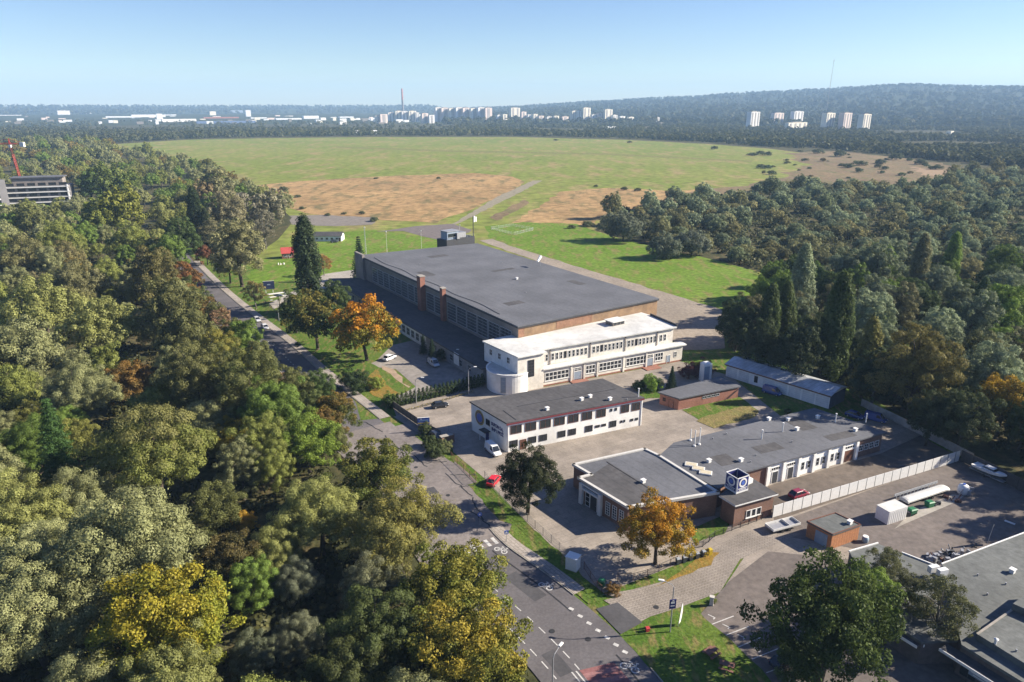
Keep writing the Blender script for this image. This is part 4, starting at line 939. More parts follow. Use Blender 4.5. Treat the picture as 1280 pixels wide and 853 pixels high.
def make_vehicle(kind):
    L_, W_ = (4.2, .86) if kind == 'car' else (4.9, .94)
    t = thing('parked_car' if kind == 'car' else 'parked_van', '', 'car' if kind == 'car' else 'van')
    b = MB(); x0 = -L_ / 2
    loft(b, [(x0, W_ * .84, .42, .82), (x0 + .12, W_ * .96, .25, .9), (x0 + .9, W_, .2, .95), (0, W_, .18, .95), (L_ / 2 - 1.0, W_, .2, .9), (L_ / 2 - .25, W_ * .94, .25, .74), (L_ / 2, W_ * .78, .38, .62)])
    body = b.build('body', M_paintobj, t)
    if kind == 'car': cab = [(x0 + .25, .9), (x0 + .85, 1.42), (.35, 1.45), (1.15, .9)]
    else: cab = [(x0 + .08, .92), (x0 + .2, 1.95), (.85, 1.95), (1.75, .92)]
    def section(mb, shrink, z_in, a, c, mi=0):
        hw = W_ * .9 * shrink; ht_ = W_ * .74 * shrink
        v = [(cab[0][0] + a, -hw, cab[0][1]), (cab[1][0] + a, -ht_, cab[1][1] - z_in), (cab[2][0] - c, -ht_, cab[2][1] - z_in), (cab[3][0] - c, -hw, cab[3][1])]
        v += [(x, -y, z) for x, y, z in v]
        mb.add(v, [(0, 1, 2, 3)[::-1], (4, 5, 6, 7), (0, 4, 5, 1)[::-1], (1, 5, 6, 2)[::-1], (2, 6, 7, 3)[::-1]], mi)
    if kind == 'car':
        g = MB(); section(g, 1.0, 0, 0, 0); g.build('windows', M_glass, t)
        r = MB(); r.frustum(((cab[1][0] + cab[2][0]) / 2, 0), (cab[2][0] - cab[1][0] + .1, W_ * 1.54), (cab[2][0] - cab[1][0] - .1, W_ * 1.36), 1.43, 1.5); r.build('roof', M_paintobj, t)
        pi_ = MB()
        for s in (-1, 1):
            for (xa, za), (xb, zb) in ((cab[0], cab[1]), (cab[3], cab[2]), ((-.25, .92), (-.2, 1.44))): pi_.tube((xa, s * W_ * .9, za), (xb, s * W_ * .745, zb), .05, n=4)
        pi_.build('pillar', M_paintobj, t)
    else:
        g = MB(); section(g, 1.0, 0, 0, 0); g.build('cabin', M_paintobj, t)
        w = MB(); w.add([(.93, -.62, 1.86), (.93, .62, 1.86), (1.68, .78, 1.02), (1.68, -.78, 1.02)], [(3, 2, 1, 0)]); w.v = [(x + .03, y, z + .02) for x, y, z in w.v]
        for s in (-1, 1):
            v = [(.25, s * .87, 1.1), (1.35, s * .87, 1.1), (.8, s * .755, 1.75), (.25, s * .755, 1.75)]; w.add([(x, y + s * .02, z) for x, y, z in v], [(0, 1, 2, 3) if s < 0 else (3, 2, 1, 0)])
        w.add([(x0 + .08, -.6, 1.2), (x0 + .08, .6, 1.2), (x0 + .14, .55, 1.75), (x0 + .14, -.55, 1.75)], [(0, 1, 2, 3)[::-1]]); w.build('windows', M_glass, t)
    for sx in (x0 + .8, L_ / 2 - .85):
        for s in (-1, 1):
            m = MB(); m.tube((sx, s * (W_ - .2), .31), (sx, s * (W_ + .01), .31), .31, n=14); wh_ = m.build('wheel', M_tyre, t)
            m = MB(); m.tube((sx, s * (W_ - .05), .31), (sx, s * (W_ + .03), .31), .19, n=10); m.build('rim', M_rim, wh_)
    for s in (-1, 1):
        m = MB(); m.box((L_ / 2 - .12, s * W_ * .66, .62), (.18, .34, .13)); m.build('headlight', M_lamp, t)
        m = MB(); m.box((x0 + .08, s * W_ * .72, .74), (.1, .26, .14)); m.build('tail_light', M_tail, t)
    return t
_car, _van = make_vehicle('car'), make_vehicle('van')
_used = set()
def vehicle(kind, a, b, col, label, group=None, s=1.0):
    """a: rear, b: front as photograph points on the ground"""
    src = _car if kind == 'car' else _van; t = src if kind not in _used else copy_tree(src); _used.add(kind)
    A, B = G(*a), G(*b); put(t, ((A[0] + B[0]) / 2, (A[1] + B[1]) / 2, .12), ang(A, B), label); t.scale = (s, s, s)
    for ch in t.children:
        if ch.name.split('.')[0] in ('body', 'roof', 'pillar', 'cabin'): ch.color = rgb4(col)
    return t
vehicle('van', (609, 560), (624, 573), (.78, .78, .76), 'white van parked against the shaded end wall with the round emblem')
vehicle('car', (612, 611), (623, 598), (.55, .02, .03), 'bright red car parked behind the mesh fence beside the dark round tree')
vehicle('car', (540, 511), (560, 508), (.02, .022, .025), 'black car parked on the paving below the row of small conifers')
vehicle('car', (480, 453), (494, 447), (.75, .76, .78), 'white car parked beside the orange maple in the grey car park', s=1.05)
vehicle('van', (536, 453), (548, 461), (.55, .56, .57), 'silver estate car parked in the shade below the hangar annex')
vehicle('car', (540, 545), (551, 552), (.03, .035, .05), 'dark car half hidden behind the bushes at the factory gate')
vehicle('van', (951, 489), (979, 497), (.05, .08, .22), 'dark blue van parked before the white garage row')
vehicle('car', (1060, 520), (1076, 525), (.05, .07, .2), 'blue car parked past the end of the garage row, next to the workshop corner')
vehicle('van', (1084, 524), (1104, 529), (.05, .08, .24), 'blue van parked nearest the pale concrete wall')
vehicle('car', (966, 838), (992, 824), (.03, .035, .04), 'dark car parked under the large green tree at the near parking bays')
vehicle('car', (247, 354), (256, 366), (.5, .03, .03), 'red car driving on the main road towards the viewer')
vehicle('car', (990, 624), (1006, 619), (.22, .03, .05), 'maroon car parked behind the white panel fence')
vehicle('car', (412, 304), (424, 303), (.03, .035, .04), 'dark car parked on the lawn before the small white house')
vehicle('car', (317, 399), (326, 405), (.5, .5, .52), 'silver car parked on the roadside verge, farther one of two')
vehicle('car', (327, 408), (336, 415), (.62, .62, .62), 'pale grey car parked on the roadside verge, nearer one of two')

# ------------------------------------------------------------------ street lamps, signs, masts
def street_lamp(px, py, h, arm, label, panel=False, group='street lamps'):
    q = G(px, py); t = thing('street_lamp', label, 'street lamp', (*q, 0), 0, group)
    mb = MB(); mb.tube((*q, 0), (*q, h - .6), .10, .07, 8); mb.build('pole', M_steel, t)
    e = Vector((math.cos(arm), math.sin(arm), 0)); p = Vector((*q, h - .6))
    mb = MB(); mb.path([p, p + e * .3 + Vector((0, 0, .4)), p + e * 1.4 + Vector((0, 0, .75))], .05); mb.build('arm', M_steel, t)
    mb = MB(); c = p + e * 1.75 + Vector((0, 0, .8)); mb.box(c, (.8, .34, .16), arm); hd = mb.build('lamp_head', M_trim, t, bevel=.04)
    mb = MB(); mb.box(c - Vector((0, 0, .1)), (.5, .24, .05), arm); mb.build('lamp_glass', M_lamp, hd)
    if panel:
        mb = MB(); mb.box((q[0], q[1] - .12, h * .6), (.95, .08, 1.5), R(10)); pn = mb.build('sign_panel', M_navy, t)
        mb = MB(); f = Fac((q[0] - .45, q[1] - .26), (q[0] + .45, q[1] - .10))
        f.box(mb, .45, h * .6 + .1, .55, .3, .02, -.02); f.box(mb, .45, h * .6 - .35, .6, .12, .02, -.02); f.box(mb, .5, h * .6 + .5, .3, .12, .02, -.02); mb.build('sign_mark', M_trim, pn)
    return t
street_lamp(837.5, 791, 8.2, R(165), 'tall street lamp with a dark blue sign panel on the near lawn', True)
street_lamp(690, 884, 8.0, R(55), 'street lamp beside the dashed lane at the bottom of the photo')
street_lamp(520.5, 505, 6.8, R(0), 'street lamp standing before the row of small conifers, next to the car park')
street_lamp(586, 495, 7.6, R(10), 'street lamp in the shade near the rounded stair drum')
street_lamp(565, 456, 4.4, R(0), 'short lamp post beside the shaded hangar annex')
street_lamp(349, 402, 7.5, R(200), 'street lamp on the verge near the small aircraft monument')

def billboard(name, a, b, z0, h, m, label, marks=None):
    A, B = G(*a), G(*b); F = Fac(A, B); t = thing(name, label, 'billboard', (*lerp(A, B, .5), 0))
    for u in (F.l * .18, F.l * .82): mb = MB(); mb.tube(F.p(u, -.1, 0), F.p(u, -.1, z0 + h), .09, n=6); mb.build('post', M_trim, t)
    mb = MB(); F.box(mb, F.l / 2, z0, F.l, h, .12, 0); pn = mb.build('panel', m, t)
    for (u, z, w, hh, mm) in (marks or []): mb = MB(); F.box(mb, F.l * u, z0 + h * z, F.l * w, h * hh, .02, .122); mb.build('panel_mark', mm, pn)
    mb = MB(); F.box(mb, F.l / 2, z0 + h, F.l + .1, .08, .2, -.04); mb.build('frame', M_trim, pn)
    return t
M_yel = mat('yellow_paint', (.55, .42, .12), .6, .15, 2)
billboard('billboard', (522.5, 541), (537.5, 540), 1.5, 2.1, M_blue, 'blue and yellow billboard on two posts by the factory gate', [(.5, .3, .96, .16, M_yel), (.5, .62, .8, .16, mat('pale_blue', (.2, .3, .5), .6, .1, 2)), (.5, .06, .96, .1, M_yel), (.3, .82, .12, .14, M_trim)])
billboard('billboard', (330, 367), (344, 366), 1.6, 3.2, mat('dark_blue_panel', (.03, .04, .10), .5, .1, 2), 'dark navy billboard on two white legs beside the far road', [(.5, .5, .3, .14, M_bluegrey)])
def road_sign(px, py, h, m, label, shape='disc', s=.42):
    q = G(px, py); t = thing('road_sign', label, 'road sign', (*q, 0)); mb = MB(); mb.tube((*q, 0), (*q, h), .045, n=6); mb.build('post', M_steel, t)
    if shape == 'disc':
        p = MB().disc((q[0], q[1] - .05, h - s), (.25, -1, 0), s, 18, thick=.03).build('sign_plate', m, t)
        MB().disc((q[0] - .01, q[1] - .09, h - s), (.25, -1, 0), s * .35, 12, thick=.015).build('sign_symbol', M_trim, p)
    else:
        mb = MB(); mb.box((q[0], q[1] - .06, h - s), (s * 1.7, .04, s * 1.7), R(14)); p = mb.build('sign_plate', m, t)
        mb = MB(); mb.add([(q[0] - .3, q[1] - .16, h - s * 1.5), (q[0] + .3, q[1] - .02, h - s * 1.5), (q[0], q[1] - .1, h - s * .45)], [(0, 1, 2)]); mb.build('sign_symbol', M_trim, p)
road_sign(600, 657, 2.7, M_blue, 'round blue road sign on a thin post at the footway before the mesh fence')
road_sign(633, 678, 2.4, M_blue, 'square blue crossing sign beside the zebra crossing', 'sq')
road_sign(272, 341, 2.8, M_blue, 'blue road sign beside the far end of the main road', 'sq', .8)
def flag(px, py, h, label, lean=0.0):
    q = G(px, py); t = thing('feather_flag', label, 'flag', (*q, 0)); mb = MB(); mb.tube((*q, 0), (q[0] + lean, q[1], h), .035, n=5); mb.build('pole', M_steel, t)
    mb = MB(); n = 9; L_, R_ = [], []
    for k in range(n + 1):
        s = k / n; z = h * (.12 + .88 * s); w = .85 * math.sin(math.pi * min(1, .25 + s * .76)) ** .8
        x = q[0] + lean * z / h; L_.append((x + .03, q[1] + .03 * math.sin(4 * s), z)); R_.append((x + .03 + w * .55, q[1] + w * .7 + .05 * math.sin(5 * s), z))
    vs_ = L_ + R_ + [(x, y + .03, z) for x, y, z in L_ + R_]; m = n + 1; fs = []
    for k in range(n): fs += [(k, m + k, m + k + 1, k + 1), (2 * m + k, 2 * m + k + 1, 3 * m + k + 1, 3 * m + k), (m + k, 3 * m + k, 3 * m + k + 1, m + k + 1)]
    mb.add(vs_, fs); mb.build('cloth', M_trim, t)
flag(847.5, 784, 4.2, 'white feather flag on the near lawn beside the lamp', .3)
flag(1233, 683, 4.2, 'white feather flag in the shaded yard beyond the grey shop roof', .35)
def mast(px, py, h, label, z=0.0, lattice=False, r=.08):
    q = G(px, py, z); t = thing('mast', label, 'mast', (*q, z)); mb = MB()
    if lattice:
        s = .35
        for dx, dy in ((-s, -s), (s, -s), (0, s)): mb.tube((q[0] + dx, q[1] + dy, z), (q[0] + dx * .4, q[1] + dy * .4, z + h), .06, n=4)
        for k in range(int(h)): a = 1 - .6 * k / h; mb.tube((q[0] - s * a, q[1] - s * a, z + k), (q[0] + s * a, q[1] - s * a, z + k + 1), .03, n=3); mb.tube((q[0] + s * a, q[1] - s * a, z + k), (q[0], q[1] + s * a, z + k + 1), .03, n=3)
    else: mb.tube((*q, z), (*q, z + h), r, r * .6, 6)
    mb.build('pole', M_trim, t); mb = MB(); mb.box((q[0], q[1], z + h + .2), (.6, .5, .5)); mb.build('head', M_trim, t)
mast(458, 324, 15, 'slim lattice mast beside the spruce at the far hangar corner', lattice=True)
mast(484, 318, 11, 'thin pale mast on the lawn, left one behind the hangar roof'); mast(527, 311, 9, 'thin pale mast on the lawn, right one behind the hangar roof'); mast(575, 300, 8, 'short white mast between apron and control cabin')
q = G(675.6, 333, 13.5); t = thing('windsock', 'white windsock on a slim pole at the hangar roof edge', 'windsock', (*q, 13.5))
mb = MB(); mb.tube((*q, 13.5), (*q, 17.4), .06); mb.build('pole', M_steel, t)
mb = MB(); mb.tube((*q, 17.2), (q[0] - 1.2, q[1] - 2.3, 15.7), .6, .35, 10); mb.build('sock', M_trim, t)

# ------------------------------------------------------------------ fences, walls, gates
def fence(name, pts, h, m_post, m_fill, label, step=2.5, style='mesh', cat='fence', z=0.0):
    P = GL(pts) if pts[0][1] > 110 or True else pts; L_ = resample(P, step) + [P[-1]]; t = thing(name, label, cat, (*L_[0], 0))
    for p in L_: mb = MB(); mb.box((p[0], p[1], h / 2), (.09, .09, h)); mb.build('post', m_post, t)
    if style == 'mesh':
        mb = MB()
        for a, b in zip(L_, L_[1:]):
            l = seglen(a, b)
            if l < .2: continue
            for k in range(5): zz = .1 + (h - .2) * k / 4; mb.tube((*a, zz), (*b, zz), .022, n=3)
            n = max(2, int(l / .35))
            for k in range(n): q = lerp(a, b, k / n); mb.tube((*q, .1), (*q, h - .1), .014, n=3)
        mb.build('wire_mesh', m_fill, t)
    elif style == 'panel':
        for i, (a, b) in enumerate(zip(L_, L_[1:])):
            l = seglen(a, b)
            if l < .4: continue
            mb = MB(); mb.box(((a[0] + b[0]) / 2, (a[1] + b[1]) / 2, h / 2 + .08), (l - .14, .06, h - .12), ang(a, b)); mb.build('panel', m_fill, t)
    elif style == 'rail':
        mb = MB()
        for a, b in zip(L_, L_[1:]):
            for zz in (.25, h - .12): mb.tube((*a, zz), (*b, zz), .035, n=4)
            n = max(2, int(seglen(a, b) / .28))
            for k in range(n): q = lerp(a, b, k / n); mb.tube((*q, .25), (*q, h - .12), .018, n=3)
        mb.build('bars', m_fill, t)
    return t
M_rust = mat('rusty_bars', (.16, .075, .05), .8, .3, 3)
fence('mesh_fence', [(606, 598), (620, 617), (640, 636), (662, 655), (690, 680), (707, 697)], 1.7, M_concr, M_steel, 'grey mesh fence on concrete posts along the grass verge')
fence('mesh_fence', [(730, 712), (745, 735), (752, 742)], 1.5, M_rust, M_rust, 'short rusty mesh fence between white cabinet and side road', style='rail')
fence('mesh_fence', [(772, 727), (800, 726), (830, 712), (846, 705)], 1.5, M_rust, M_dark, 'dark mesh fence around the trunk of the near orange maple', style='rail')
fence('mesh_fence', [(852, 690), (880, 684), (893, 672), (920, 662), (952, 650)], 1.3, M_dark, M_dark, 'dark bar fence before the brick gatehouse', style='rail', step=2.0)
fence('mesh_fence', [(540, 547), (560, 543), (590, 538)], 1.8, M_steel, M_steel, 'thin wire fence running to the white building with the emblem', step=4)
fence('gate', [(564, 574), (580, 590), (595, 606)], 1.7, M_rust, M_rust, 'rusty brown bar gate across the yard entrance', 3, 'rail', 'gate')
fence('board_fence', [(484, 505), (505, 520), (530, 537), (551, 548)], 1.9, M_dark, mat('grey_boards', (.20, .17, .15), .85, .3, 2), 'weathered grey board fence beside the gate lawn', 2.0, 'panel')
fence('white_fence', [(965, 648), (1080, 613), (1150, 592), (1198, 577)], 2.5, M_dark, M_trim, 'long fence of white panels dividing the two yards', 2.35, 'panel')
fence('dark_fence', [(1200, 577), (1240, 596), (1300, 628)], 2.6, M_dark, mat('dark_boards', (.06, .055, .055), .85, .3, 2), 'dark board fence behind the boat', 2.4, 'panel')
fence('concrete_wall', [(1076, 508), (1120, 529), (1165, 552), (1215, 578)], 2.0, M_concr, M_concr, 'pale concrete panel wall under the dark trees', 2.4, 'panel', 'wall')
fence('mesh_fence', [(330, 378), (352, 398), (375, 418)], 1.4, M_dark, M_dark, 'dark fence along the verge below the aircraft monument', 3)
fence('white_paddock', [(614, 287), (640, 283), (668, 288), (642, 294), (614, 287)], 1.6, M_trim, M_trim, 'small white fenced square on the lawn behind the hangar', 3.0, 'rail')
# brick gate pier with the wing wall
q = G(553, 556); t = thing('gate_pier', 'brick gate pier with pale cap at the factory entrance', 'gate pier', (*q, 0)); mb = MB(); mb.box((*q, 1.0), (.9, .9, 2.0), R(-40)); mb.build('pier', M_brick, t); mb = MB(); mb.box((q[0] + .9, q[1] + .4, 2.06), (3.0, 1.1, .12), R(30)); mb.build('cap', M_concr, t)
mb = MB(); mb.box((q[0] + 1.6, q[1] + .8, 1.0), (2.0, .5, 2.0), R(30)); mb.build('wing_wall', M_brick, t)

# ------------------------------------------------------------------ cabinets, bins, benches
def cabinet(px, py, size, rz, label, m=M_trim):
    q = G(px, py); w, d, h = size; t = thing('utility_cabinet', label, 'cabinet', (*q, 0)); mb = MB(); mb.box((*q, .08), (w + .1, d + .1, .16), rz); mb.build('plinth', M_concr, t)
    mb = MB(); mb.box((*q, .16 + h / 2), (w, d, h), rz); b = mb.build('cabinet_body', m, t, bevel=.02)
    mb = MB(); mb.box((*q, .2 + h), (w + .16, d + .16, .1), rz); mb.build('cabinet_roof', m, t)
    f = Fac((q[0] - w / 2 * math.cos(rz) + d / 2 * math.sin(rz), q[1] - w / 2 * math.sin(rz) - d / 2 * math.cos(rz)), (q[0] + w / 2 * math.cos(rz) + d / 2 * math.sin(rz), q[1] + w / 2 * math.sin(rz) - d / 2 * math.cos(rz)))
    for u in (.27, .73): mb = MB(); f.box(mb, w * u, .3, w * .42, h - .3, .03, 0); mb.build('door', m, b)
cabinet(716, 711, (1.9, 1.6, 2.2), R(-30), 'white utility cabinet at the end of the mesh fence on the verge')
cabinet(889, 757, (.55, .45, 1.35), R(-20), 'small pale meter cabinet at the corner of the parking bays', mat('pale_grp', (.5, .47, .42), .7, .15, 2))
def wheelie(px, py, rz, m, lidm, label, group=None, s=1.0):
    q = G(px, py); t = thing('wheelie_bin', label, 'bin', (*q, 0), 0, group)
    mb = MB(); mb.frustum(q, (.95 * s, .75 * s), (1.2 * s, .95 * s), .12, 1.12, rz); mb.build('bin_body', m, t)
    mb = MB(); mb.frustum(q, (1.26 * s, 1.02 * s), (.9 * s, .7 * s), 1.125, 1.27, rz); mb.build('lid', lidm, t)
    for sx in (-1, 1): mb = MB(); c = (q[0] + sx * .4 * s * math.cos(rz), q[1] + sx * .4 * s * math.sin(rz)); mb.tube((c[0], c[1] - .05, .13), (c[0], c[1] + .05, .13), .13, n=8); mb.build('wheel', M_tyre, t)
M_bin = mat('bin_plastic', (.045, .05, .055), .6, .15, 2); M_lid = mat('grey_lid', (.30, .32, .34), .5, .1, 2); M_green = mat('green_plastic', (.03, .16, .07), .5, .15, 2)
for k in range(5): wheelie(847 + k * 8.0, 706 - k * 2.4, R(20), M_bin, M_lid, 'dark bin with grey lid in the row beside the near orange maple', 'grey lidded bins beside the orange maple', .58)
wheelie(887, 694, R(20), mat('yellow_plastic', (.5, .36, .03), .5, .1, 2), MATS['yellow_plastic'], 'yellow bin at the end of the grey bin row', None, .6)
wheelie(752, 733, R(-30), M_green, M_green, 'green bin in the tree shade at the corner of the verge', None, .9)
def picnic(px, py, rz, label):
    q = G(px, py); t = thing('picnic_table', label, 'picnic table', (*q, 0), rz); m = mat('red_brown_wood', (.20, .10, .075), .75, .3, 3, stripe=((0, 1, 0), .2, .5))
    def b(name, c, s): mb = MB(); mb.box((q[0] + c[0], q[1] + c[1], c[2]), s); return mb.build(name, m, t)
    b('tabletop', (0, 0, .75), (1.9, .8, .06)); b('seat', (0, -.75, .45), (1.9, .3, .05)); b('seat', (0, .75, .45), (1.9, .3, .05))
    for sx in (-.7, .7):
        mb = MB()
        for s in (-1, 1): mb.tube((q[0] + sx, q[1] + s * .65, 0), (q[0] + sx, q[1] + s * .2, .74), .05, n=4)
        mb.tube((q[0] + sx, q[1] - .88, .40), (q[0] + sx, q[1] + .88, .40), .045, n=4); mb.build('leg', m, t)
picnic(889, 819, R(35), 'red-brown picnic table on the near lawn, the one farther from the viewer'); picnic(908, 836, R(-25), 'red-brown picnic table on the near lawn, closest to the bottom edge')
q = G(809, 790); t = thing('litter_bin', 'small red litter box at the edge of the near lawn', 'litter bin', (*q, 0)); mb = MB(); mb.frustum(q, (.45, .4), (.6, .5), 0, .7, .3); mb.build('box', mat('red_paint', (.4, .04, .04), .5, .1, 2), t); mb = MB(); mb.frustum(q, (.66, .56), (.5, .4), .705, .8, .3); mb.build('lid', MATS['red_paint'], t)

# ------------------------------------------------------------------ things in the worn yard
cA, cB = G(1109, 657), G(1127, 651); f = Fac(cA, cB); rz = f.rz; wdt = 2.6
t = thing('white_container', 'white box container standing in the worn asphalt yard', 'container', (*f.p(f.l / 2, -1.5)[:2], 0))
ln = 4.6; f = Fac(cA, (cA[0] + f.u[0] * ln, cA[1] + f.u[1] * ln)); mb = MB(); f.box(mb, ln / 2, .1, ln, 2.5, wdt, -wdt); mb.build('box', M_trim, t); mb = MB(); f.box(mb, ln / 2, 2.603, ln + .08, .08, wdt + .08, -wdt - .04); mb.build('lid', M_wroof, t)
mb = MB()
for k in range(9): f.box(mb, .3 + k * .5, .2, .08, 2.25, .04, 0)
f.box(mb, ln / 2, .02, ln - .2, .1, wdt - .2, -wdt + .1); mb.build('ribs', M_trim, t)
a, b = G(1129, 632), G(1181, 615); f = Fac(a, b); t = thing('long_trailer', 'long low white covered trailer beyond the white container', 'trailer', (*f.p(f.l / 2)[:2], 0))
mb = MB(); sec = [(-1.0, .9), (-1.0, 1.25), (-.6, 1.5), (.0, 1.55), (.5, 1.45), (.8, 1.2), (.8, .9)]; n = len(sec)
vs_ = [f.p(u, s[0] + .1, s[1] + dz) for u, dz in ((.0, -.1), (.4, 0), (f.l - .9, 0), (f.l, -.25)) for s in sec]; mb.add(vs_, [(i * n + k, i * n + (k + 1) % n, (i + 1) * n + (k + 1) % n, (i + 1) * n + k)[::-1] for i in range(3) for k in range(n)] + [tuple(range(n)), tuple(reversed(range(3 * n, 4 * n)))]); mb.build('cover', M_wroof, t)
mb = MB(); f.box(mb, f.l / 2, .62, f.l - .6, .2, 1.4, -.8); mb.build('chassis', M_dark, t)
for u in (f.l * .45, f.l * .6):
    for o in (.65, -.85): mb = MB(); mb.tube(f.p(u, o, .35), f.p(u, o + .2, .35), .35, n=12); mb.build('wheel', M_tyre, t)
mb = MB(); f.box(mb, f.l / 2, .9, f.l + .4, .5, .08, -1.9)
for k in range(12): f.box(mb, .4 + k * (f.l - .8) / 11, 0, .1, 1.35, .1, -1.9)
mb.build('side_rack', M_muntin, t)
sheet('pad', GL([(1118, 662), (1128, 657), (1196, 628), (1206, 620), (1190, 619), (1140, 640)]), M_concr, 0.10, 'pale concrete pad in the worn yard')
def junk(px, py, parts, label, name='scrap_heap', cat='scrap'):
    q = G(px, py); t = thing(name, label, cat, (*q, 0)); rn = random.Random(int(px))
    for nm, m, n, s in parts:
        mb = MB()
        for k in range(n):
            c = (q[0] + rn.uniform(-s, s), q[1] + rn.uniform(-s * .7, s * .7)); h = rn.uniform(.3, 1.0) * min(1.2, s)
            if rn.random() < .5: mb.box((*c, h / 2), (rn.uniform(.2, .9), rn.uniform(.2, .9), h), rn.uniform(0, 3))
            else: mb.tube((*c, 0), (c[0] + rn.uniform(-.8, .8), c[1] + rn.uniform(-.4, .4), h * 1.2), rn.uniform(.04, .14), n=6)
        mb.build(nm, m, t)
junk(1133, 644, [('machine_part', M_dark, 12, 1.0), ('pipe', M_rust, 5, .8)], 'dark heap of machine parts next to the white container')
junk(1170, 631, [('machine_part', M_dark, 6, .7)], 'small dark machine standing on the concrete pad')
junk(1189, 625, [('scrap_plate', M_rust, 9, 1.3)], 'rust red scrap heap at the end of the concrete pad')
junk(1206, 618, [('pipe', M_steel, 10, 1.5), ('machine_part', M_dark, 6, 1.0)], 'tangle of dark and grey scrap beside the white tank')
junk(1175, 702, [('plank', M_steel, 22, 2.0), ('plank_dark', M_rust, 8, 1.8)], 'pile of grey planks and pipes along the shop roof edge')
junk(1195, 695, [('plank', M_steel, 18, 1.9), ('crate', M_dark, 5, 1.5)], 'second pile of planks farther along the shop roof edge')
junk(1220, 684, [('crate', M_dark, 4, .6)], 'dark crates beside the white feather flag')
wheelie(1139, 643, R(20), M_green, M_green, 'bright green bin on the pad beside the white container', None, 1.3); wheelie(1161, 634, R(20), M_green, M_green, 'dark green bin in the middle of the concrete pad', None, 1.2)
q = G(1203, 617); t = thing('white_tank', 'white rounded plastic tank in the shaded yard', 'tank', (*q, 0)); mb = MB(); mb.lathe([(.9, .1), (1.0, .3), (1.0, 1.3), (.8, 1.75), (.35, 1.95)], (*q, 0), 16); mb.build('tank_body', M_trim, t, smooth=True); mb = MB(); mb.tube((*q, 1.95), (*q, 2.1), .25, n=10); mb.build('cap', M_blue, t)
q = G(1081, 678); t = thing('water_barrel', 'pale blue barrel beside the wooden hut', 'barrel', (*q, 0)); mb = MB(); mb.lathe([(.45, 0), (.55, .4), (.55, .8), (.45, 1.15)], (*q, 0), 14); mb.build('barrel_body', mat('pale_blue_plastic', (.28, .36, .42), .5, .1, 2), t, smooth=True); mb = MB(); mb.tube((*q, 1.151), (*q, 1.2), .47, n=14); mb.build('lid', M_trim, t)
f = Fac(G(966, 670), G(1000, 661)); t = thing('flat_trailer', 'empty grey flatbed trailer with white side boards beside the hut', 'trailer', (*f.p(f.l / 2)[:2], 0))
mb = MB(); f.box(mb, f.l / 2, .7, f.l, .12, 2.2, -2.2); mb.build('bed', M_steel, t)
for o in (-.03, -2.2): mb = MB(); f.box(mb, f.l / 2, .825, f.l, .4, .06, o); mb.build('side_board', M_trim, t)
for u in (.03, f.l - .03, f.l * .62): mb = MB(); f.box(mb, u, .825, .06, .38, 2.1, -2.12); mb.build('end_board', M_trim, t)
for u in (f.l * .35, f.l * .6):
    for o in (-.15, -2.25): mb = MB(); mb.tube(f.p(u, o, .34), f.p(u, o + .2, .34), .34, n=12); mb.build('wheel', M_tyre, t)
# boat on trailer
a, b = G(1216, 588), G(1256, 606); f = Fac(a, b); t = thing('motor_boat', 'white motor boat with dark hull bottom on a trailer by the dark fence', 'boat', (*f.p(f.l / 2)[:2], 0))
st = [(0, 1.1, .75, 1.7), (f.l * .3, 1.2, .62, 1.7), (f.l * .6, 1.1, .6, 1.8), (f.l * .85, .6, .8, 1.95), (f.l, .05, 1.5, 2.05)]
mb = MB()
for i, (u, hw, z0, z1) in enumerate(st): mb.v += [f.p(u, -hw, z1), f.p(u, -hw * .8, (z0 + z1) / 2), f.p(u, 0, z0), f.p(u, hw * .8, (z0 + z1) / 2), f.p(u, hw, z1)]
for i in range(len(st) - 1):
    for k in range(4): mb.f.append((i * 5 + k, i * 5 + k + 1, i * 5 + k + 6, i * 5 + k + 5)); mb.mi.append(1 if k in (1, 2) else 0)
    mb.f.append((i * 5 + 4, i * 5, i * 5 + 5, i * 5 + 9)); mb.mi.append(0)
mb.f.append((0, 1, 2, 3, 4)); mb.mi.append(0); mb.build('hull', [M_trim, M_dark], t)
mb = MB(); mb.frustum(f.p(f.l * .5, 0)[:2], (f.l * .42, 1.5), (f.l * .25, 1.1), 1.74, 2.35, f.rz); cbn = mb.build('cabin', M_trim, t); mb = MB(); mb.frustum(f.p(f.l * .5, 0)[:2], (f.l * .40, 1.56), (f.l * .30, 1.28), 1.9, 2.22, f.rz); mb.build('windscreen', M_glass, cbn)
mb = MB(); f.box(mb, f.l * .45, .45, f.l * 1.05, .12, 1.2, -.6); tra = mb.build('boat_trailer', M_steel, t)
for o in (-.95, .75): mb = MB(); mb.tube(f.p(f.l * .4, o, .32), f.p(f.l * .4, o + .2, .32), .32, n=12); mb.build('wheel', M_tyre, tra)
q = G(1262, 654); t = thing('white_board', 'small white board lying on the shaded asphalt', 'board', (*q, 0)); mb = MB(); mb.box((*q, .14), (1.6, .5, .08), R(-50)); mb.build('plank', M_trim, t); mb = MB(); mb.box((*q, .22), (1.4, .1, .08), R(-50)); mb.build('batten', M_trim, t)

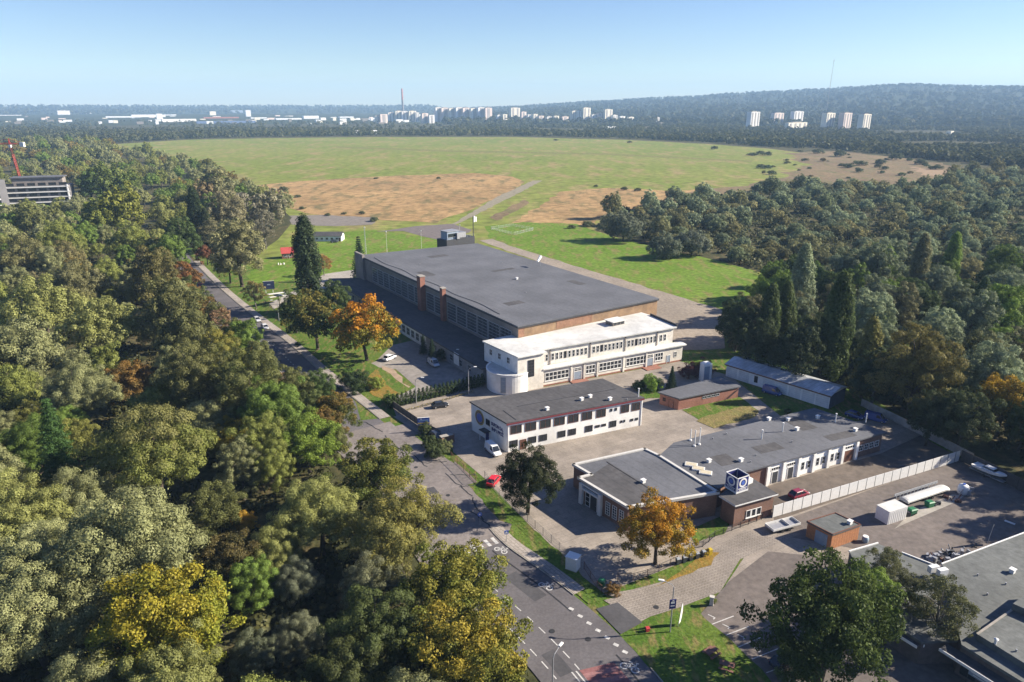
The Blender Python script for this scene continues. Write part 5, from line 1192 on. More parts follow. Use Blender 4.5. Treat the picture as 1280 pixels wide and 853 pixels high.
# ------------------------------------------------------------------ far small buildings on the lawn and the aircraft monument
def hut_house(px0, py0, px1, py1, dep, h, rise, mw, mr, name, label, cat, nwin=3, over=.4):
    A, B = G(px0, py0), G(px1, py1); f = Fac(A, B); t = thing(name, label, cat, (*f.p(f.l / 2, -dep / 2)[:2], 0))
    mb = MB(); mb.prism([A, B, f.p(f.l, -dep)[:2], f.p(0, -dep)[:2]], 0, h)
    for u in (0, f.l): p = [f.p(u, 0, h), f.p(u, -dep, h), f.p(u, -dep / 2, h + rise)]; mb.add(p, [(0, 1, 2) if u else (2, 1, 0)])
    mb.build('wall', mw, t); e = rise * over / (dep / 2); mb = MB()
    slab(mb, [f.p(-over, over, h - e + .02), f.p(f.l + over, over, h - e + .02), f.p(f.l + over, -dep / 2, h + rise + .02), f.p(-over, -dep / 2, h + rise + .02)], .15)
    slab(mb, [f.p(-over, -dep / 2 - .01, h + rise + .02), f.p(f.l + over, -dep / 2 - .01, h + rise + .02), f.p(f.l + over, -dep - over, h - e + .02), f.p(-over, -dep - over, h - e + .02)], .15); mb.build('roof', mr, t)
    for k in range(nwin): window(t, f, f.l * (k + .7) / (nwin + .6), .9, min(1.4, f.l / nwin * .5), 1.2, 2, 1)
    door(t, f, f.l * .93 if nwin > 2 else f.l * .5, .05, .9, 2.0, M_door); return t
hut_house(392, 302, 427, 302, 7, 3.0, 1.6, M_white, M_felt_d, 'white_house', 'small white single-storey house with dark roof on the lawn', 'house', 5)
hut_house(353, 324, 368, 323, 5, 2.8, 2.2, M_redbrick, mat('red_tiles', (.42, .07, .06), .8, .2, 2), 'red_hut', 'small red-roofed hut beyond the monument lawn', 'hut', 2)
junk(352, 331, [('boulder', M_trim, 5, 2.2)], 'scatter of pale stones on the grass before the red-roofed hut', 'pale_stones', 'stones')
q = G(350, 381); t = thing('aircraft_monument', 'small white aircraft mounted on a pylon as a monument beside the road', 'monument', (*q, 0))
mb = MB(); mb.tube((*q, 0), (*q, 3.2), .3, .2, 8); mb.build('pylon', M_concr, t)
def AX(x, y, z): a_ = R(150); return (q[0] + x * math.cos(a_) - y * math.sin(a_), q[1] + x * math.sin(a_) + y * math.cos(a_), 3.6 + z)
mb = MB()
for (x0, r0, z0), (x1, r1, z1) in zip([(-3.6, .12, .35), (-1.5, .35, .1), (1.0, .55, 0), (2.6, .5, 0), (3.0, .25, 0)], [(-1.5, .35, .1), (1.0, .55, 0), (2.6, .5, 0), (3.0, .25, 0), (3.3, .1, 0)]): mb.tube(AX(x0, 0, z0), AX(x1, 0, z1), r0, r1, 10)
mb.build('fuselage', M_bluegrey, t)
def wing(name, x, half, ch, z, roll=0.0):
    mb = MB(); p = [(x - ch / 2, -half), (x + ch / 2, -half), (x + ch / 2, half), (x - ch / 2, half)]; slab(mb, [AX(a, b, z + b * roll) for a, b in p], .12); mb.build(name, M_wroof, t)
wing('wing', .8, 4.6, 1.5, .62, .12); wing('wing', .9, 3.9, 1.3, -.55, .12); wing('tailplane', -3.3, 1.5, .8, .4, .12)
mb = MB(); slab(mb, [AX(-3.7, -.05, .4), AX(-2.9, -.05, .4), AX(-2.9, .05, .4), AX(-3.7, .05, .4)], 1.1); mb.build('tail_fin', M_wroof, t)
# ------------------------------------------------------------------ trees
M_leaf = leaf_mat('leaves', 0.26)
M_bark = mat('bark', (0.075, 0.06, 0.045), 0.95, 0.35, 3)
M_barkg = mat('pale_bark', (0.17, 0.155, 0.13), 0.95, 0.35, 3)
rng = np.random.default_rng(7)
def unit(v): return v / np.maximum(np.linalg.norm(v, axis=-1, keepdims=True), 1e-9)
def leaf_cards(P, Nrm, size, aspect=0.55, fold=0.0):
    """rhombic leaf sprays at points P facing Nrm"""
    n = len(P); t = unit(np.cross(Nrm, rng.normal(size=(n, 3)))); b = np.cross(Nrm, t)
    s = (size * rng.uniform(0.65, 1.35, size=(n, 1)))
    V = np.stack([P - t * s, P + b * s * aspect + Nrm * s * .15, P + t * s, P - b * s * aspect + Nrm * s * .15], axis=1)
    return V.reshape(-1, 3)
def cards_mesh(name, V, R_, G_, B_, m=None):
    n = len(V) // 4
    me = bpy.data.meshes.new(name)
    me.vertices.add(n * 4); me.vertices.foreach_set('co', V.astype(np.float32).ravel())
    me.loops.add(n * 4); me.loops.foreach_set('vertex_index', np.arange(n * 4, dtype=np.int32))
    me.polygons.add(n); me.polygons.foreach_set('loop_start', np.arange(0, n * 4, 4, dtype=np.int32))
    try: me.polygons.foreach_set('loop_total', np.full(n, 4, dtype=np.int32))
    except Exception: pass
    me.update(calc_edges=True)
    at = me.attributes.new('leaf', 'FLOAT_COLOR', 'FACE')
    at.data.foreach_set('color', np.stack([R_, G_, B_, np.ones(n)], axis=1).astype(np.float32).ravel())
    me.materials.append(m or M_leaf); me.validate()
    return me
def crown_mesh(name, clumps, leaf, per, size_of=None, up=0.25, rand=0.75, droop=0.0, fill=0.12):
    """clumps: rows (x, y, z, rx, ry, rz)"""
    cl = np.array(clumps, float); Ps, Ns, Rs, Gs, Bs = [], [], [], [], []
    z0, z1 = (cl[:, 2] - cl[:, 5]).min(), (cl[:, 2] + cl[:, 5]).max(); cc = np.array([0, 0, z0 + .35 * (z1 - z0)])
    for c in cl:
        rad = c[3:6]; n = max(6, int(per * (rad[0] * rad[1] + rad[0] * rad[2] + rad[1] * rad[2]) / 3 / leaf ** 2))
        d = unit(rng.normal(size=(n, 3)) + unit((c[:3] - cc)[None]) * .55 + np.array([0, 0, up]))
        rr = rng.uniform(0.72, 1.06, size=(n, 1)); rr[rng.random((n, 1)) < fill] *= .55; q_ = rng.random((n, 1)); rr[q_ > .86] *= 1.22; rr[q_ > .96] *= 1.15
        P = c[:3] + d * rad * rr; P[:, 2] -= droop * rad[2] * rng.random(n) * (np.abs(d[:, 0]) + np.abs(d[:, 1]))
        nn = unit(d + rng.normal(size=(n, 3)) * rand + np.array([0, 0, .15])); g = rng.random()
        Ps.append(P); Ns.append(nn); Rs.append(rng.random(n)); Gs.append(np.clip(g + rng.normal(size=n) * .08, 0, 1)); Bs.append(.6 * np.clip((P[:, 2] - z0) / (z1 - z0), 0, 1))
    P = np.concatenate(Ps); return cards_mesh(name, leaf_cards(P, np.concatenate(Ns), leaf), np.concatenate(Rs), np.concatenate(Gs), np.concatenate(Bs))
def trunk_mesh(name, h, r, tips, m, zfork=.3):
    mb = MB(); bend = rng.normal(size=2) * .25; p0 = Vector((0, 0, -.3)); pf = Vector((bend[0], bend[1], h * zfork)); pm = Vector((bend[0] * 1.6, bend[1] * 1.6, h * .62)); pt = Vector((bend[0], bend[1], h * .88))
    mb.tube(p0, (0, 0, .4), r * 1.5, r * 1.1, 8); mb.tube((0, 0, .4), pf, r * 1.1, r * .85, 8); mb.tube(pf, pm, r * .85, r * .5, 7); mb.tube(pm, pt, r * .5, r * .12, 6)
    for i, t in enumerate(tips):
        t = Vector(t); s = (pf if i % 2 else pm) if t.z > pm.z else pf; mid = s.lerp(t, .5) + Vector((0, 0, .06 * h)) ; mb.tube(s, mid, r * .42, r * .26, 5); mb.tube(mid, t, r * .26, r * .06, 5)
    return mb.mesh(name, m, smooth=True)
PROTO = {}
def proto(kind, lod, var):
    """unit trees: crown about w wide and h tall in metres; cached"""
    key = (kind, lod, var)
    if key in PROTO: return PROTO[key]
    global rng
    rng = np.random.default_rng(abs(hash((len(kind), ord(kind[0]), ord(kind[-1]), var))) % 100000 + 17)
    leaf = {0: .115, 1: .2, 2: .4}[lod]; per = {0: 5.4, 1: 5.4, 2: 5.2}[lod]; cl = []; kf = {0: 1, 1: .8, 2: .55}[lod]
    def ell(n, rx, rz, zc, rmin, rmax, low=-.35, squash=.85, jit=.16, c=(0, 0)):
        n = int(n * kf); rs = 1 / math.sqrt(kf)
        for i in range(n):
            z = low + (1 - low) * (i + .5) / n; a = i * 2.39996 + rng.uniform(-.5, .5); q = math.sqrt(max(0, 1 - z * z)); k = 1 + rng.normal() * jit
            r = rng.uniform(rmin, rmax) * rs; cl.append((c[0] + q * math.cos(a) * rx * k, c[1] + q * math.sin(a) * rx * k, zc + z * rz * k, r, r, r * squash))
        cl.append((c[0], c[1], zc, rx * .6, rx * .6, rz * .6))
    w, h, bark, r = 12, 11, M_bark, .32
    if kind == 'willow':
        leaf *= .82; nl = int(rng.integers(5, 8))
        for i in range(nl):
            a = 2 * math.pi * i / nl + rng.uniform(-.4, .4); d = rng.uniform(2.2, 3.7); ell(20, rng.uniform(1.8, 2.7), rng.uniform(1.7, 2.6), rng.uniform(4.2, 6.3), .42, 1.1, -.5, .85, .17, (d * math.cos(a), d * math.sin(a)))
        ell(24, 2.9, 2.7, 7.4, .65, 1.1, -.3); tips = [c[:3] for c in cl[::9]]
    elif kind == 'maple':
        leaf *= 1.3; per *= 1.3
        ell(95, 4.7, 4.3, 6.4, .45, 1.2, -.62, .8, .22); ell(30, 3.4, 3.0, 6.6, .7, 1.2, -.5, .8, .25); tips = [c[:3] for c in cl[::8]]
    elif kind == 'lime':
        per *= 1.25
        ell(85, 4.0, 5.0, 7.6, .45, 1.15, -.75, .85, .18); ell(25, 3.0, 3.6, 7.6, .7, 1.2, -.6, .8, .2); w, h, tips = 10, 13, [c[:3] for c in cl[::8]]
    elif kind == 'poplar':
        n = int(120 * kf)
        for i in range(n):
            z = (i + .5) / n; a = i * 2.4 + rng.uniform(-.5, .5); q = 1.7 * math.sin(math.pi * min(1, .12 + z * .9)) ** .55 * rng.uniform(.75, 1.15); rr = rng.uniform(.6, 1.0) / math.sqrt(kf); cl.append((q * math.cos(a), q * math.sin(a), 1.4 + z * 15.5, rr, rr, rr * 1.5))
        for i in range(7): cl.append((0, 0, 2.4 + i * 2.1, 1.2, 1.2, 1.6))
        w, h, r, tips = 5, 18, .3, [c[:3] for c in cl[::9]]
    elif kind == 'robinia':
        n = int(95 * kf)
        for i in range(n):
            a = i * 2.4 + rng.uniform(-.6, .6); z = rng.uniform(-.6, 1); q = math.sqrt(max(0, 1 - z * z)) * rng.uniform(.35, 1.12); rr = rng.uniform(.45, .95) / math.sqrt(kf); cl.append((q * 4.3 * math.cos(a), q * 4.3 * math.sin(a), 6.6 + z * 4.0 + rng.normal() * .3, rr, rr, rr * .6))
        per *= .95; w, h, r, tips = 10.5, 11, .22, [c[:3] for c in cl[::3]]
    elif kind == 'shrub':
        ell(46, 2.3, 1.9, 1.7, .42, .8, -.5, .8, .2); ell(14, 1.5, 1.5, 1.9, .5, .9, -.2, .8, .3); w, h, r, tips = 6, 4.2, .12, [c[:3] for c in cl[::7]]; leaf *= .8
    elif kind == 'sallow':
        for i in range(6):
            a = 2 * math.pi * i / 6 + rng.uniform(-.4, .4); d = rng.uniform(1.4, 2.6); ell(16, rng.uniform(1.6, 2.3), rng.uniform(1.5, 2.3), rng.uniform(1.7, 3.2), .5, .95, -.5, .85, .13, (d * math.cos(a), d * math.sin(a)))
        ell(20, 2.2, 2.2, 3.6, .55, 1.0, -.3); w, h, r, tips = 9, 6.4, .16, [c[:3] for c in cl[::9]]
    elif kind == 'spruce':
        n = int(19 * (kf + .3))
        for i in range(n):
            z = (i + .5) / n; R0 = 2.6 * (1 - z) ** .85 + .15; m = max(4, int((9 - 5 * z)))
            for k in range(m):
                a = 2 * math.pi * k / m + i * .7 + rng.uniform(-.2, .2)
                for q in (.35, .68, 1.0): rr = (.22 + .22 * (1 - q)) * (1.2 - z * .5); cl.append((q * R0 * math.cos(a), q * R0 * math.sin(a), 1.0 + z * 11.2 - q * R0 * .32, rr * 1.5, rr * 1.5, rr * .7))
        leaf *= .7; per *= .8; w, h, r, tips = 5.2, 12.6, .18, []
    elif kind == 'thuja':
        for i in range(12):
            z = (i + .5) / 12; q = .25 * math.sin(math.pi * (.15 + .85 * z)); a = i * 2.4; cl.append((q * math.cos(a), q * math.sin(a), .25 + z * 2.3, .42 * (1 - z * .6), .42 * (1 - z * .6), .4))
        leaf = .075; per = 5; w, h, r, tips = 1.0, 2.8, .05, []
    cm = crown_mesh(kind + '_crown', cl, leaf, per, rand=.27 if kind in ('willow', 'lime', 'poplar', 'shrub', 'thuja', 'sallow') else .7)
    tm = trunk_mesh(kind + '_trunk', h, r, tips[: {0: 16, 1: 9, 2: 4}[lod]], M_barkg if kind in ('robinia',) else M_bark)
    PROTO[key] = (cm, tm, w, h)
    return PROTO[key]
def crowd(x, y, r, k):
    for a, b, s in PLACED:
        if abs(a - x) < 14 and (a - x) ** 2 + (b - y) ** 2 < (k * (r + s)) ** 2: return True
    return False
CNT = {}
LEAF_GAIN = 1.6
FAMILY = {'willow': ('willow_tree', 'tree'), 'maple': ('maple_tree', 'tree'), 'lime': ('broadleaf_tree', 'tree'), 'poplar': ('poplar_tree', 'tree'), 'robinia': ('feathery_tree', 'tree'), 'shrub': ('shrub', 'shrub'), 'spruce': ('spruce_tree', 'tree'), 'thuja': ('columnar_conifer', 'conifer'), 'sallow': ('willow_bush', 'bush')}
PLACED = []
def tree(kind, x, y, width, color, label, tint2=None, group=None, hs=1.0, var=None, lod=None, z=0.0):
    d = math.hypot(x, y)
    if lod is None: lod = 0 if d < 185 else (1 if d < 430 else 2)
    nv = 4 if kind in ('willow', 'maple', 'lime', 'shrub', 'sallow') else 2
    k = CNT[kind] = CNT.get(kind, -1) + 1
    cm, tm, w, h = proto(kind, lod, (k if var is None else var) % nv)
    nm, cat = FAMILY[kind]; s = width / w; rz = (k * 2.1) % 6.283
    t = thing(nm, label, cat, (x, y, z), rz, group); t.scale = (s, s, s * hs)
    for n_, me in (('crown', cm), ('trunk', tm)):
        o = bpy.data.objects.new(n_, me); C.objects.link(o); o.parent = t
        if n_ == 'crown':
            color = tuple(c * LEAF_GAIN for c in color); o.color = rgb4(color); t2 = tint2 or (*color, 0.0); o['tint2'] = [float(v) for v in t2]
    PLACED.append((x, y, width / 2)); return t
def tree_px(kind, cx, cy_, wpx, color, label, tint2=None, group=None, hs=1.0, var=None, frac=.58):
    """crown centre column, row and width in the photograph"""
    _, _, w, h = proto(kind, 2, 0); z = 6.0
    for _ in range(8):
        x, y = G(cx, cy_, z); wm = wpx / FPX * dist(x, y, z); z = min(40, h * wm / w * hs * frac)
    if wm > 25:                                  # too wide for one crown: a clump of neighbours
        rn_ = random.Random(int(cx * 7 + cy_)); big = wm; wm = 22.0; x, y = G(cx, cy_, h / w * wm * frac)
        for i in range(int(min(5, (big / 13) ** 1.3))):
            a = rn_.uniform(0, 6.28); d_ = rn_.uniform(.25, .5) * big; xx, yy = x + d_ * math.cos(a), y + d_ * math.sin(a)
            if (xx - x) ** 2 + (yy - y) ** 2 > 60 and not crowd(xx, yy, 6, .55): EXTRA.append((kind, xx, yy, rn_.uniform(13, 18), tuple(q * rn_.uniform(.88, 1.12) for q in color), tint2))
    return tree(kind, x, y, wm, color, label, tint2, group, hs, var)
EXTRA = []
GG = (.15, .155, .068); GY = (.162, .168, .053); OL = (.125, .138, .034); GR = (.09, .13, .026); DG = (.045, .065, .02); BG = (.145, .17, .095); YE = (.34, .225, .02); OR_ = (.36, .14, .02); BR = (.16, .085, .035); LG = (.12, .165, .03)
AU = (.30, .16, .025)
near = [
 ('maple', 209, 784, 168, (.16, .17, .024), 'big bright yellow maple in the wood at the bottom left', (.27, .205, .022, .72)),
 ('willow', 42, 770, 165, GG, 'grey-green willow at the bottom left corner, left of the yellow maple', None),
 ('willow', 160, 678, 195, GG, 'very broad grey-green willow just behind the yellow maple', None),
 ('willow', 18, 640, 130, GY, 'olive willow at the left edge, next above the corner willow', None),
 ('willow', 95, 622, 105, GG, 'grey-green willow behind the very broad willow, to its left', None),
 ('willow', 190, 562, 155, OL, 'olive willow with several round lobes behind the very broad willow', (.16, .135, .06, .6)),
 ('spruce', 68, 552, 62, (.04, .075, .02), 'dark green spruce standing alone among the willows at the left', None),
 ('willow', 97, 486, 92, GG, 'grey willow with paler crown above the lone spruce', None),
 ('willow', 14, 484, 75, OL, 'olive willow at the left edge level with the orange hangar maple', None),
 ('maple', 165, 478, 62, (.17, .12, .04), 'orange-brown tinged maple between two grey willows in the left wood', (.24, .13, .03, .8)),
 ('willow', 203, 508, 82, OL, 'olive willow beside the orange-brown tinged maple', None),
 ('lime', 246, 478, 88, (.085, .085, .03), 'tall olive broadleaf tree in the middle of the left wood', None),
 ('willow', 258, 530, 82, GG, 'grey-green willow right of the many-lobed olive willow', None),
 ('maple', 290, 552, 58, (.15, .14, .025), 'yellowish maple in the middle of the left wood', (.28, .22, .03, .8)),
 ('lime', 312, 492, 86, (.08, .085, .028), 'olive broadleaf tree before the lower bend of the road', None),
 ('lime', 345, 515, 78, GR, 'dark green broadleaf tree right of the olive one before the road bend', None),
 ('lime', 330, 556, 70, OL, 'dull olive broadleaf tree behind the bright green maple', None),
 ('maple', 384, 555, 82, (.11, .15, .025), 'bright green maple leaning to the road in the left wood', None),
 ('lime', 398, 487, 44, (.05, .075, .02), 'dark green roadside tree hiding the road below its two lanes', None),
 ('maple', 418, 517, 58, (.065, .085, .022), 'green maple with an orange tip beside the road entrance', (.30, .13, .03, .45)),
 ('maple', 468, 592, 98, (.085, .105, .024), 'broad dark green maple at the road near the factory gate', (.30, .13, .03, .2)),
 ('willow', 398, 640, 118, GY, 'pale olive willow left of the round yellow-green roadside willow', None),
 ('willow', 498, 655, 142, (.14, .135, .042), 'round yellow-green willow right at the zebra crossing', (.26, .20, .03, .35)),
 ('maple', 268, 640, 72, (.085, .09, .03), 'olive maple with dull crown beside the small yellow tree', None),
 ('maple', 306, 655, 34, (.30, .19, .03), 'small yellow tree in a gap of the left wood', None),
 ('maple', 288, 705, 84, (.05, .055, .022), 'dark maple with dull brown leaf tips behind the yellow maple', (.14, .09, .03, .5)),
 ('willow', 372, 724, 72, (.10, .108, .066), 'small silvery willow below the pale olive willow', None),
 ('willow', 462, 728, 98, (.105, .108, .058), 'grey willow at the foot of the round yellow-green willow', None),
 ('willow', 373, 792, 74, (.10, .106, .062), 'silvery willow near the bottom edge, right of the yellow maple', None),
 ('willow', 318, 815, 72, (.095, .105, .06), 'silvery willow touching the yellow maple at the bottom', None),
 ('maple', 568, 738, 128, (.115, .135, .028), 'yellow-green maple overhanging the road below the crossing', (.26, .19, .03, .5)),
 ('maple', 586, 822, 150, (.125, .13, .026), 'yellow-speckled green maple at the bottom beside the road', (.30, .22, .03, .75)),
 ('lime', 470, 800, 110, (.05, .062, .02), 'dark green broadleaf tree in the shade at the bottom middle', None),
 ('lime', 430, 850, 100, (.05, .058, .02), 'dark tree cut by the bottom edge in the middle', None),
 ('willow', 100, 860, 130, GG, 'grey-green willow cut by the bottom edge, below the yellow maple', None),
 ('lime', 134, 226, 92, (.075, .095, .024), 'big green crown rising beside the far apartment building', None),
 ('lime', 152, 262, 76, (.12, .125, .025), 'yellow-green tree before the big green crown', None),
 ('willow', 32, 318, 112, (.115, .11, .045), 'sunlit olive willow at the left edge below the apartment building', None),
 ('willow', 74, 300, 76, OL, 'olive willow between the apartment building and the yellow-green tree', None),
 ('willow', 160, 300, 72, OL, 'olive willow with dark flank before the yellow-green tree', None),
 ('willow', 96, 352, 96, (.115, .11, .048), 'sunlit pale olive willow in the middle of the left slope of crowns', None),
 ('willow', 50, 382, 98, GY, 'pale willow left of the middle of the slope of crowns', None),
 ('willow', 128, 402, 92, GY, 'pale willow right of the middle of the slope of crowns', None),
 ('willow', 34, 432, 92, GG, 'grey-green willow at the left edge above the lower wood', None),
 ('lime', 192, 346, 58, (.095, .085, .03), 'olive brown tree beside the far straight of the road', None),
 ('maple', 226, 350, 48, (.10, .075, .028), 'rust-tinged maple overhanging the far straight of the road', (.22, .09, .03, .8)),
 ('lime', 215, 392, 70, (.085, .085, .03), 'olive tree beside the road, below the rust-tinged maple', None),
 ('lime', 235, 428, 72, (.08, .082, .03), 'olive-grey tree in the wood beside the parked silver cars', None),
 ('lime', 276, 447, 60, (.10, .11, .03), 'fresh green tree at the road below the bare brown tree', (.26, .20, .03, .5)),
 ('robinia', 278, 404, 40, (.17, .11, .06), 'bare brown tree leaning over the road', None),
 ('lime', 228, 300, 44, DG, 'dark tree closing the view at the end of the road', None), ('lime', 215, 318, 40, GR, 'green tree left of the road end', None), ('robinia', 268, 292, 40, (.13, .12, .06), 'thin tree right of the road end', None), ('lime', 285, 330, 34, OL, 'olive tree beside the rust-red small tree', None), ('lime', 282, 268, 50, (.15, .135, .075), 'grey-olive tree behind the dark poplars', None), ('lime', 335, 262, 40, (.14, .13, .08), 'grey-olive tree at the edge of the far meadow', None), ('lime', 270, 235, 50, (.13, .125, .06), 'olive tree in the belt between wood and meadow', None),
 ('lime', 306, 424, 44, GR, 'green tree on the near side of the road opposite the parked silver cars', None),
 ('poplar', 243, 262, 19, (.022, .034, .014), 'tall dark poplar standing at the end of the visible road', None),
 ('poplar', 258, 282, 15, (.028, .036, .016), 'second dark poplar right of the tall one at the road end', None),
 ('robinia', 303, 264, 92, (.15, .135, .095), 'large thin grey-brown tree behind the roadside birch', None),
 ('lime', 297, 312, 64, (.14, .135, .062), 'loose olive birch-like tree beside the far road', None),
 ('robinia', 330, 285, 44, (.13, .12, .08), 'thin grey tree before the far meadow', None),
 ('maple', 258, 318, 26, (.16, .075, .04), 'rust-red small tree at the bend of the far road', None),
 ('robinia', 318, 367, 34, (.15, .125, .045), 'leaning yellow-olive tree on the verge by the monument', None),
 ('poplar', 383, 321, 35, (.03, .043, .018), 'thick dark column poplar beside the far corner of the hangar', None),
 ('robinia', 404, 330, 25, (.20, .12, .04), 'small rusty tree leaning beside the thick column poplar', None),
 ('maple', 394, 400, 74, (.042, .062, .019), 'dark green tree with yellow-brown top before the hangar annex', (.24, .17, .03, .55)),
 ('lime', 368, 388, 40, (.07, .09, .025), 'green tree on the verge left of the dark yellow-topped tree', None), ('lime', 420, 372, 34, (.05, .07, .02), 'dark green tree behind the orange maple at the annex', None),
 ('maple', 456, 412, 78, (.16, .145, .022), 'orange and yellow maple before the hangar annex', (.48, .20, .02, .9)),
 ('shrub', 440, 473, 40, (.03, .045, .016), 'dark round shrub on the verge below the orange hangar maple', None),
 ('spruce', 449, 318, 24, (.022, .04, .02), 'dark spruce at the far corner of the hangar', None),
 ('lime', 660, 597, 74, (.022, .029, .011), 'dark round chestnut tree behind the mesh fence', (.045, .04, .015, .4)),
 ('maple', 822, 664, 92, (.20, .15, .022), 'near orange maple at the corner of the brick pavilion', (.40, .19, .02, .9)),
 ('lime', 1088, 748, 70, (.095, .135, .024), 'fresh green tree at the right side of the large dark green tree', None),
 ('robinia', 1108, 712, 60, (.085, .088, .038), 'feathery tree growing between large green tree and shop roof', None),
 ('robinia', 1178, 762, 92, (.075, .078, .034), 'broad feathery olive tree before the shop front', None),
 ('robinia', 1130, 748, 70, (.07, .072, .034), 'feathery tree between the two other feathery trees', None),
 ('shrub', 1000, 822, 60, (.06, .085, .03), 'leafy shoots at the foot of the large dark green tree', None),
 ('shrub', 815, 477, 28, (.13, .20, .03), 'bright green bush at the corner of the white office block', None),
 ('shrub', 862, 462, 26, (.085, .03, .032), 'dark red shrub right of the white office block', None), ('shrub', 880, 458, 24, (.075, .03, .03), 'dark red shrub behind the white tank cabinet', None),
 ('spruce', 840, 470, 14, (.025, .04, .018), 'small dark conifer between bright bush and red shrub', None),
 ('shrub', 800, 481, 18, (.03, .05, .018), 'small dark shrub left of the bright green bush', None),
 ('spruce', 529, 428, 11, (.02, .034, .016), 'dark conifer before the white annex wall, leftmost of three', None), ('spruce', 540, 436, 14, (.02, .034, .016), 'dark conifer before the annex, middle of three', None), ('shrub', 553, 442, 20, (.018, .03, .014), 'dark bush before the annex, right of the two conifers', None),
 ('poplar', 962, 392, 26, (.045, .062, .02), 'tall pointed poplar above the garage row, left one', None), ('poplar', 982, 386, 24, (.05, .066, .02), 'tall pointed poplar above the garage row, right one', None),
 ('lime', 922, 404, 50, (.032, .045, .018), 'dark tree at the corner of the gravel strip', None),
 ('poplar', 1048, 398, 40, (.05, .068, .022), 'thick poplar in the dark edge of the right wood', None), ('lime', 1030, 425, 60, (.038, .05, .02), 'dark tree behind the garage row, before the thick poplar', None),
 ('poplar', 1086, 440, 30, (.11, .105, .03), 'yellowish poplar above the end of the garage row', None),
 ('lime', 1148, 462, 96, (.105, .092, .03), 'large olive-yellow tree right of the garage row', None),
 ('lime', 1095, 470, 60, (.03, .042, .018), 'dark tree in the shade right of the garage row', None), ('lime', 1000, 440, 60, (.03, .04, .018), 'dark tree directly behind the garage roof', None), ('lime', 950, 432, 50, (.03, .04, .018), 'dark tree behind the left end of the garage roof', None),
 ('maple', 1254, 508, 84, (.10, .095, .024), 'dark tree with a golden top at the right edge', (.36, .22, .02, .85)), ('lime', 1205, 520, 66, (.04, .05, .02), 'dark tree between the olive-yellow tree and the golden topped tree', None),
 ('lime', 1165, 520, 56, (.032, .04, .017), 'dark tree behind the pale concrete wall', None), ('lime', 1228, 452, 60, (.085, .09, .04), 'olive tree behind the golden topped tree', None),
 ('sallow', 1000, 372, 50, BG, 'grey-green willow behind the two pointed poplars', None), ('sallow', 780, 280, 52, (.085, .095, .062), 'pale grey willow bush at the meadow corner of the right wood', None), ('sallow', 830, 305, 44, (.085, .098, .062), 'pale grey willow bush beside the bright lawn corner', None), ('sallow', 866, 300, 48, (.09, .10, .068), 'silver-grey willow bush behind the lawn corner', None),
 ('shrub', 532, 535, 20, (.06, .075, .03), 'green bush behind the blue and yellow billboard', None), ('shrub', 545, 562, 26, (.055, .07, .026), 'dark bush at the factory gate', None), ('shrub', 556, 556, 22, (.10, .11, .045), 'pale leafy bush at the factory gate', None), ('shrub', 537, 551, 22, (.05, .065, .024), 'dark green bush behind the gate pier', None),
 ('shrub', 881, 690, 12, (.30, .22, .03), 'small yellow bush at the end of the bin row', None), ('shrub', 766, 735, 20, (.15, .09, .03), 'rusty low bush at the tip of the verge', None), ('shrub', 985, 514, 10, (.07, .085, .03), 'small round bush at the corner of the workshop roof', None), ('shrub', 892, 750, 9, (.12, .14, .03), 'small tuft beside the pale meter cabinet', None),
 ('shrub', 468, 478, 22, (.15, .18, .035), 'yellow-green bush before the car park sand', None), ('shrub', 487, 497, 20, (.10, .14, .03), 'green bush at the left end of the small conifer row', None),
]
for k_, cx, cy_, w_, col, lab, t2 in near:
    hs = 1.0
    if k_ == 'maple' and cx in (1022,): hs = 1.12
    if cx == 660: hs = .95
    tree_px(k_, cx, cy_, w_, col, lab, t2, hs=hs)
# roadside trees along the far side of the road
KR = resample(offset_path(K, 16.0), 9.0)
for i, p in enumerate([p for p in KR if 128 < p[1] < 345]):
    if not crowd(p[0], p[1], 3.5, .5): tree(['lime', 'maple', 'lime'][i % 3], p[0] + (i * 37 % 5 - 2) * .5, p[1], 7 + (i * 13 % 5) * .7, [(.085, .09, .03), (.13, .10, .035), (.075, .09, .028)][i % 3], '%s tree in the row along the left edge of the road' % ['olive', 'rusty green', 'green'][i % 3], (.22, .12, .03, .6) if i % 3 == 1 else None, 'roadside trees on the left')
tree('maple', *G(1022, 862), 15.5, (.038, .054, .016), 'large dark green tree over the near parking bays', (.10, .13, .03, .4), hs=1.16, lod=0)
for cx, w_ in ((40, 34), (66, 26), (20, 26)): tree_px('lime', cx, 270 + cx % 7, w_, (.10, .105, .035), 'olive tree growing in front of the balcony bands of the apartments', group='trees before the apartments')
# row of columnar conifers along the car park, low yellow hedge before it
a, b = G(487, 511), G(603, 483)
for k in range(24):
    q = lerp(a, b, k / 23); tree('thuja', q[0], q[1], 1.5, (.03, .046, .014), 'narrow dark conifer in the planted row along the car park', group='columnar conifers along the car park', lod=0, hs=.85)
a, b = G(500, 517), G(592, 491)
cl = [(*(lerp(a, b, k / 60)), .3, .35, .35, .4) for k in range(61)]
rng = np.random.default_rng(5); me = crown_mesh('hedge', cl, .12, 1.5); o = bpy.data.objects.new('low_hedge', me); C.objects.link(o); o.color = (.19, .16, .045, 1); o['tint2'] = [.30, .24, .06, .8]; tag(o, 'low pale yellow hedge strip in front of the conifer row', 'hedge', kind='thing')

for e_ in EXTRA:
    if not crowd(e_[1], e_[2], e_[3] / 2, .5): tree(e_[0], e_[1], e_[2], e_[3], e_[4], 'broad crown on the slope left of the far road', e_[5], 'crowns on the slope left of the road')
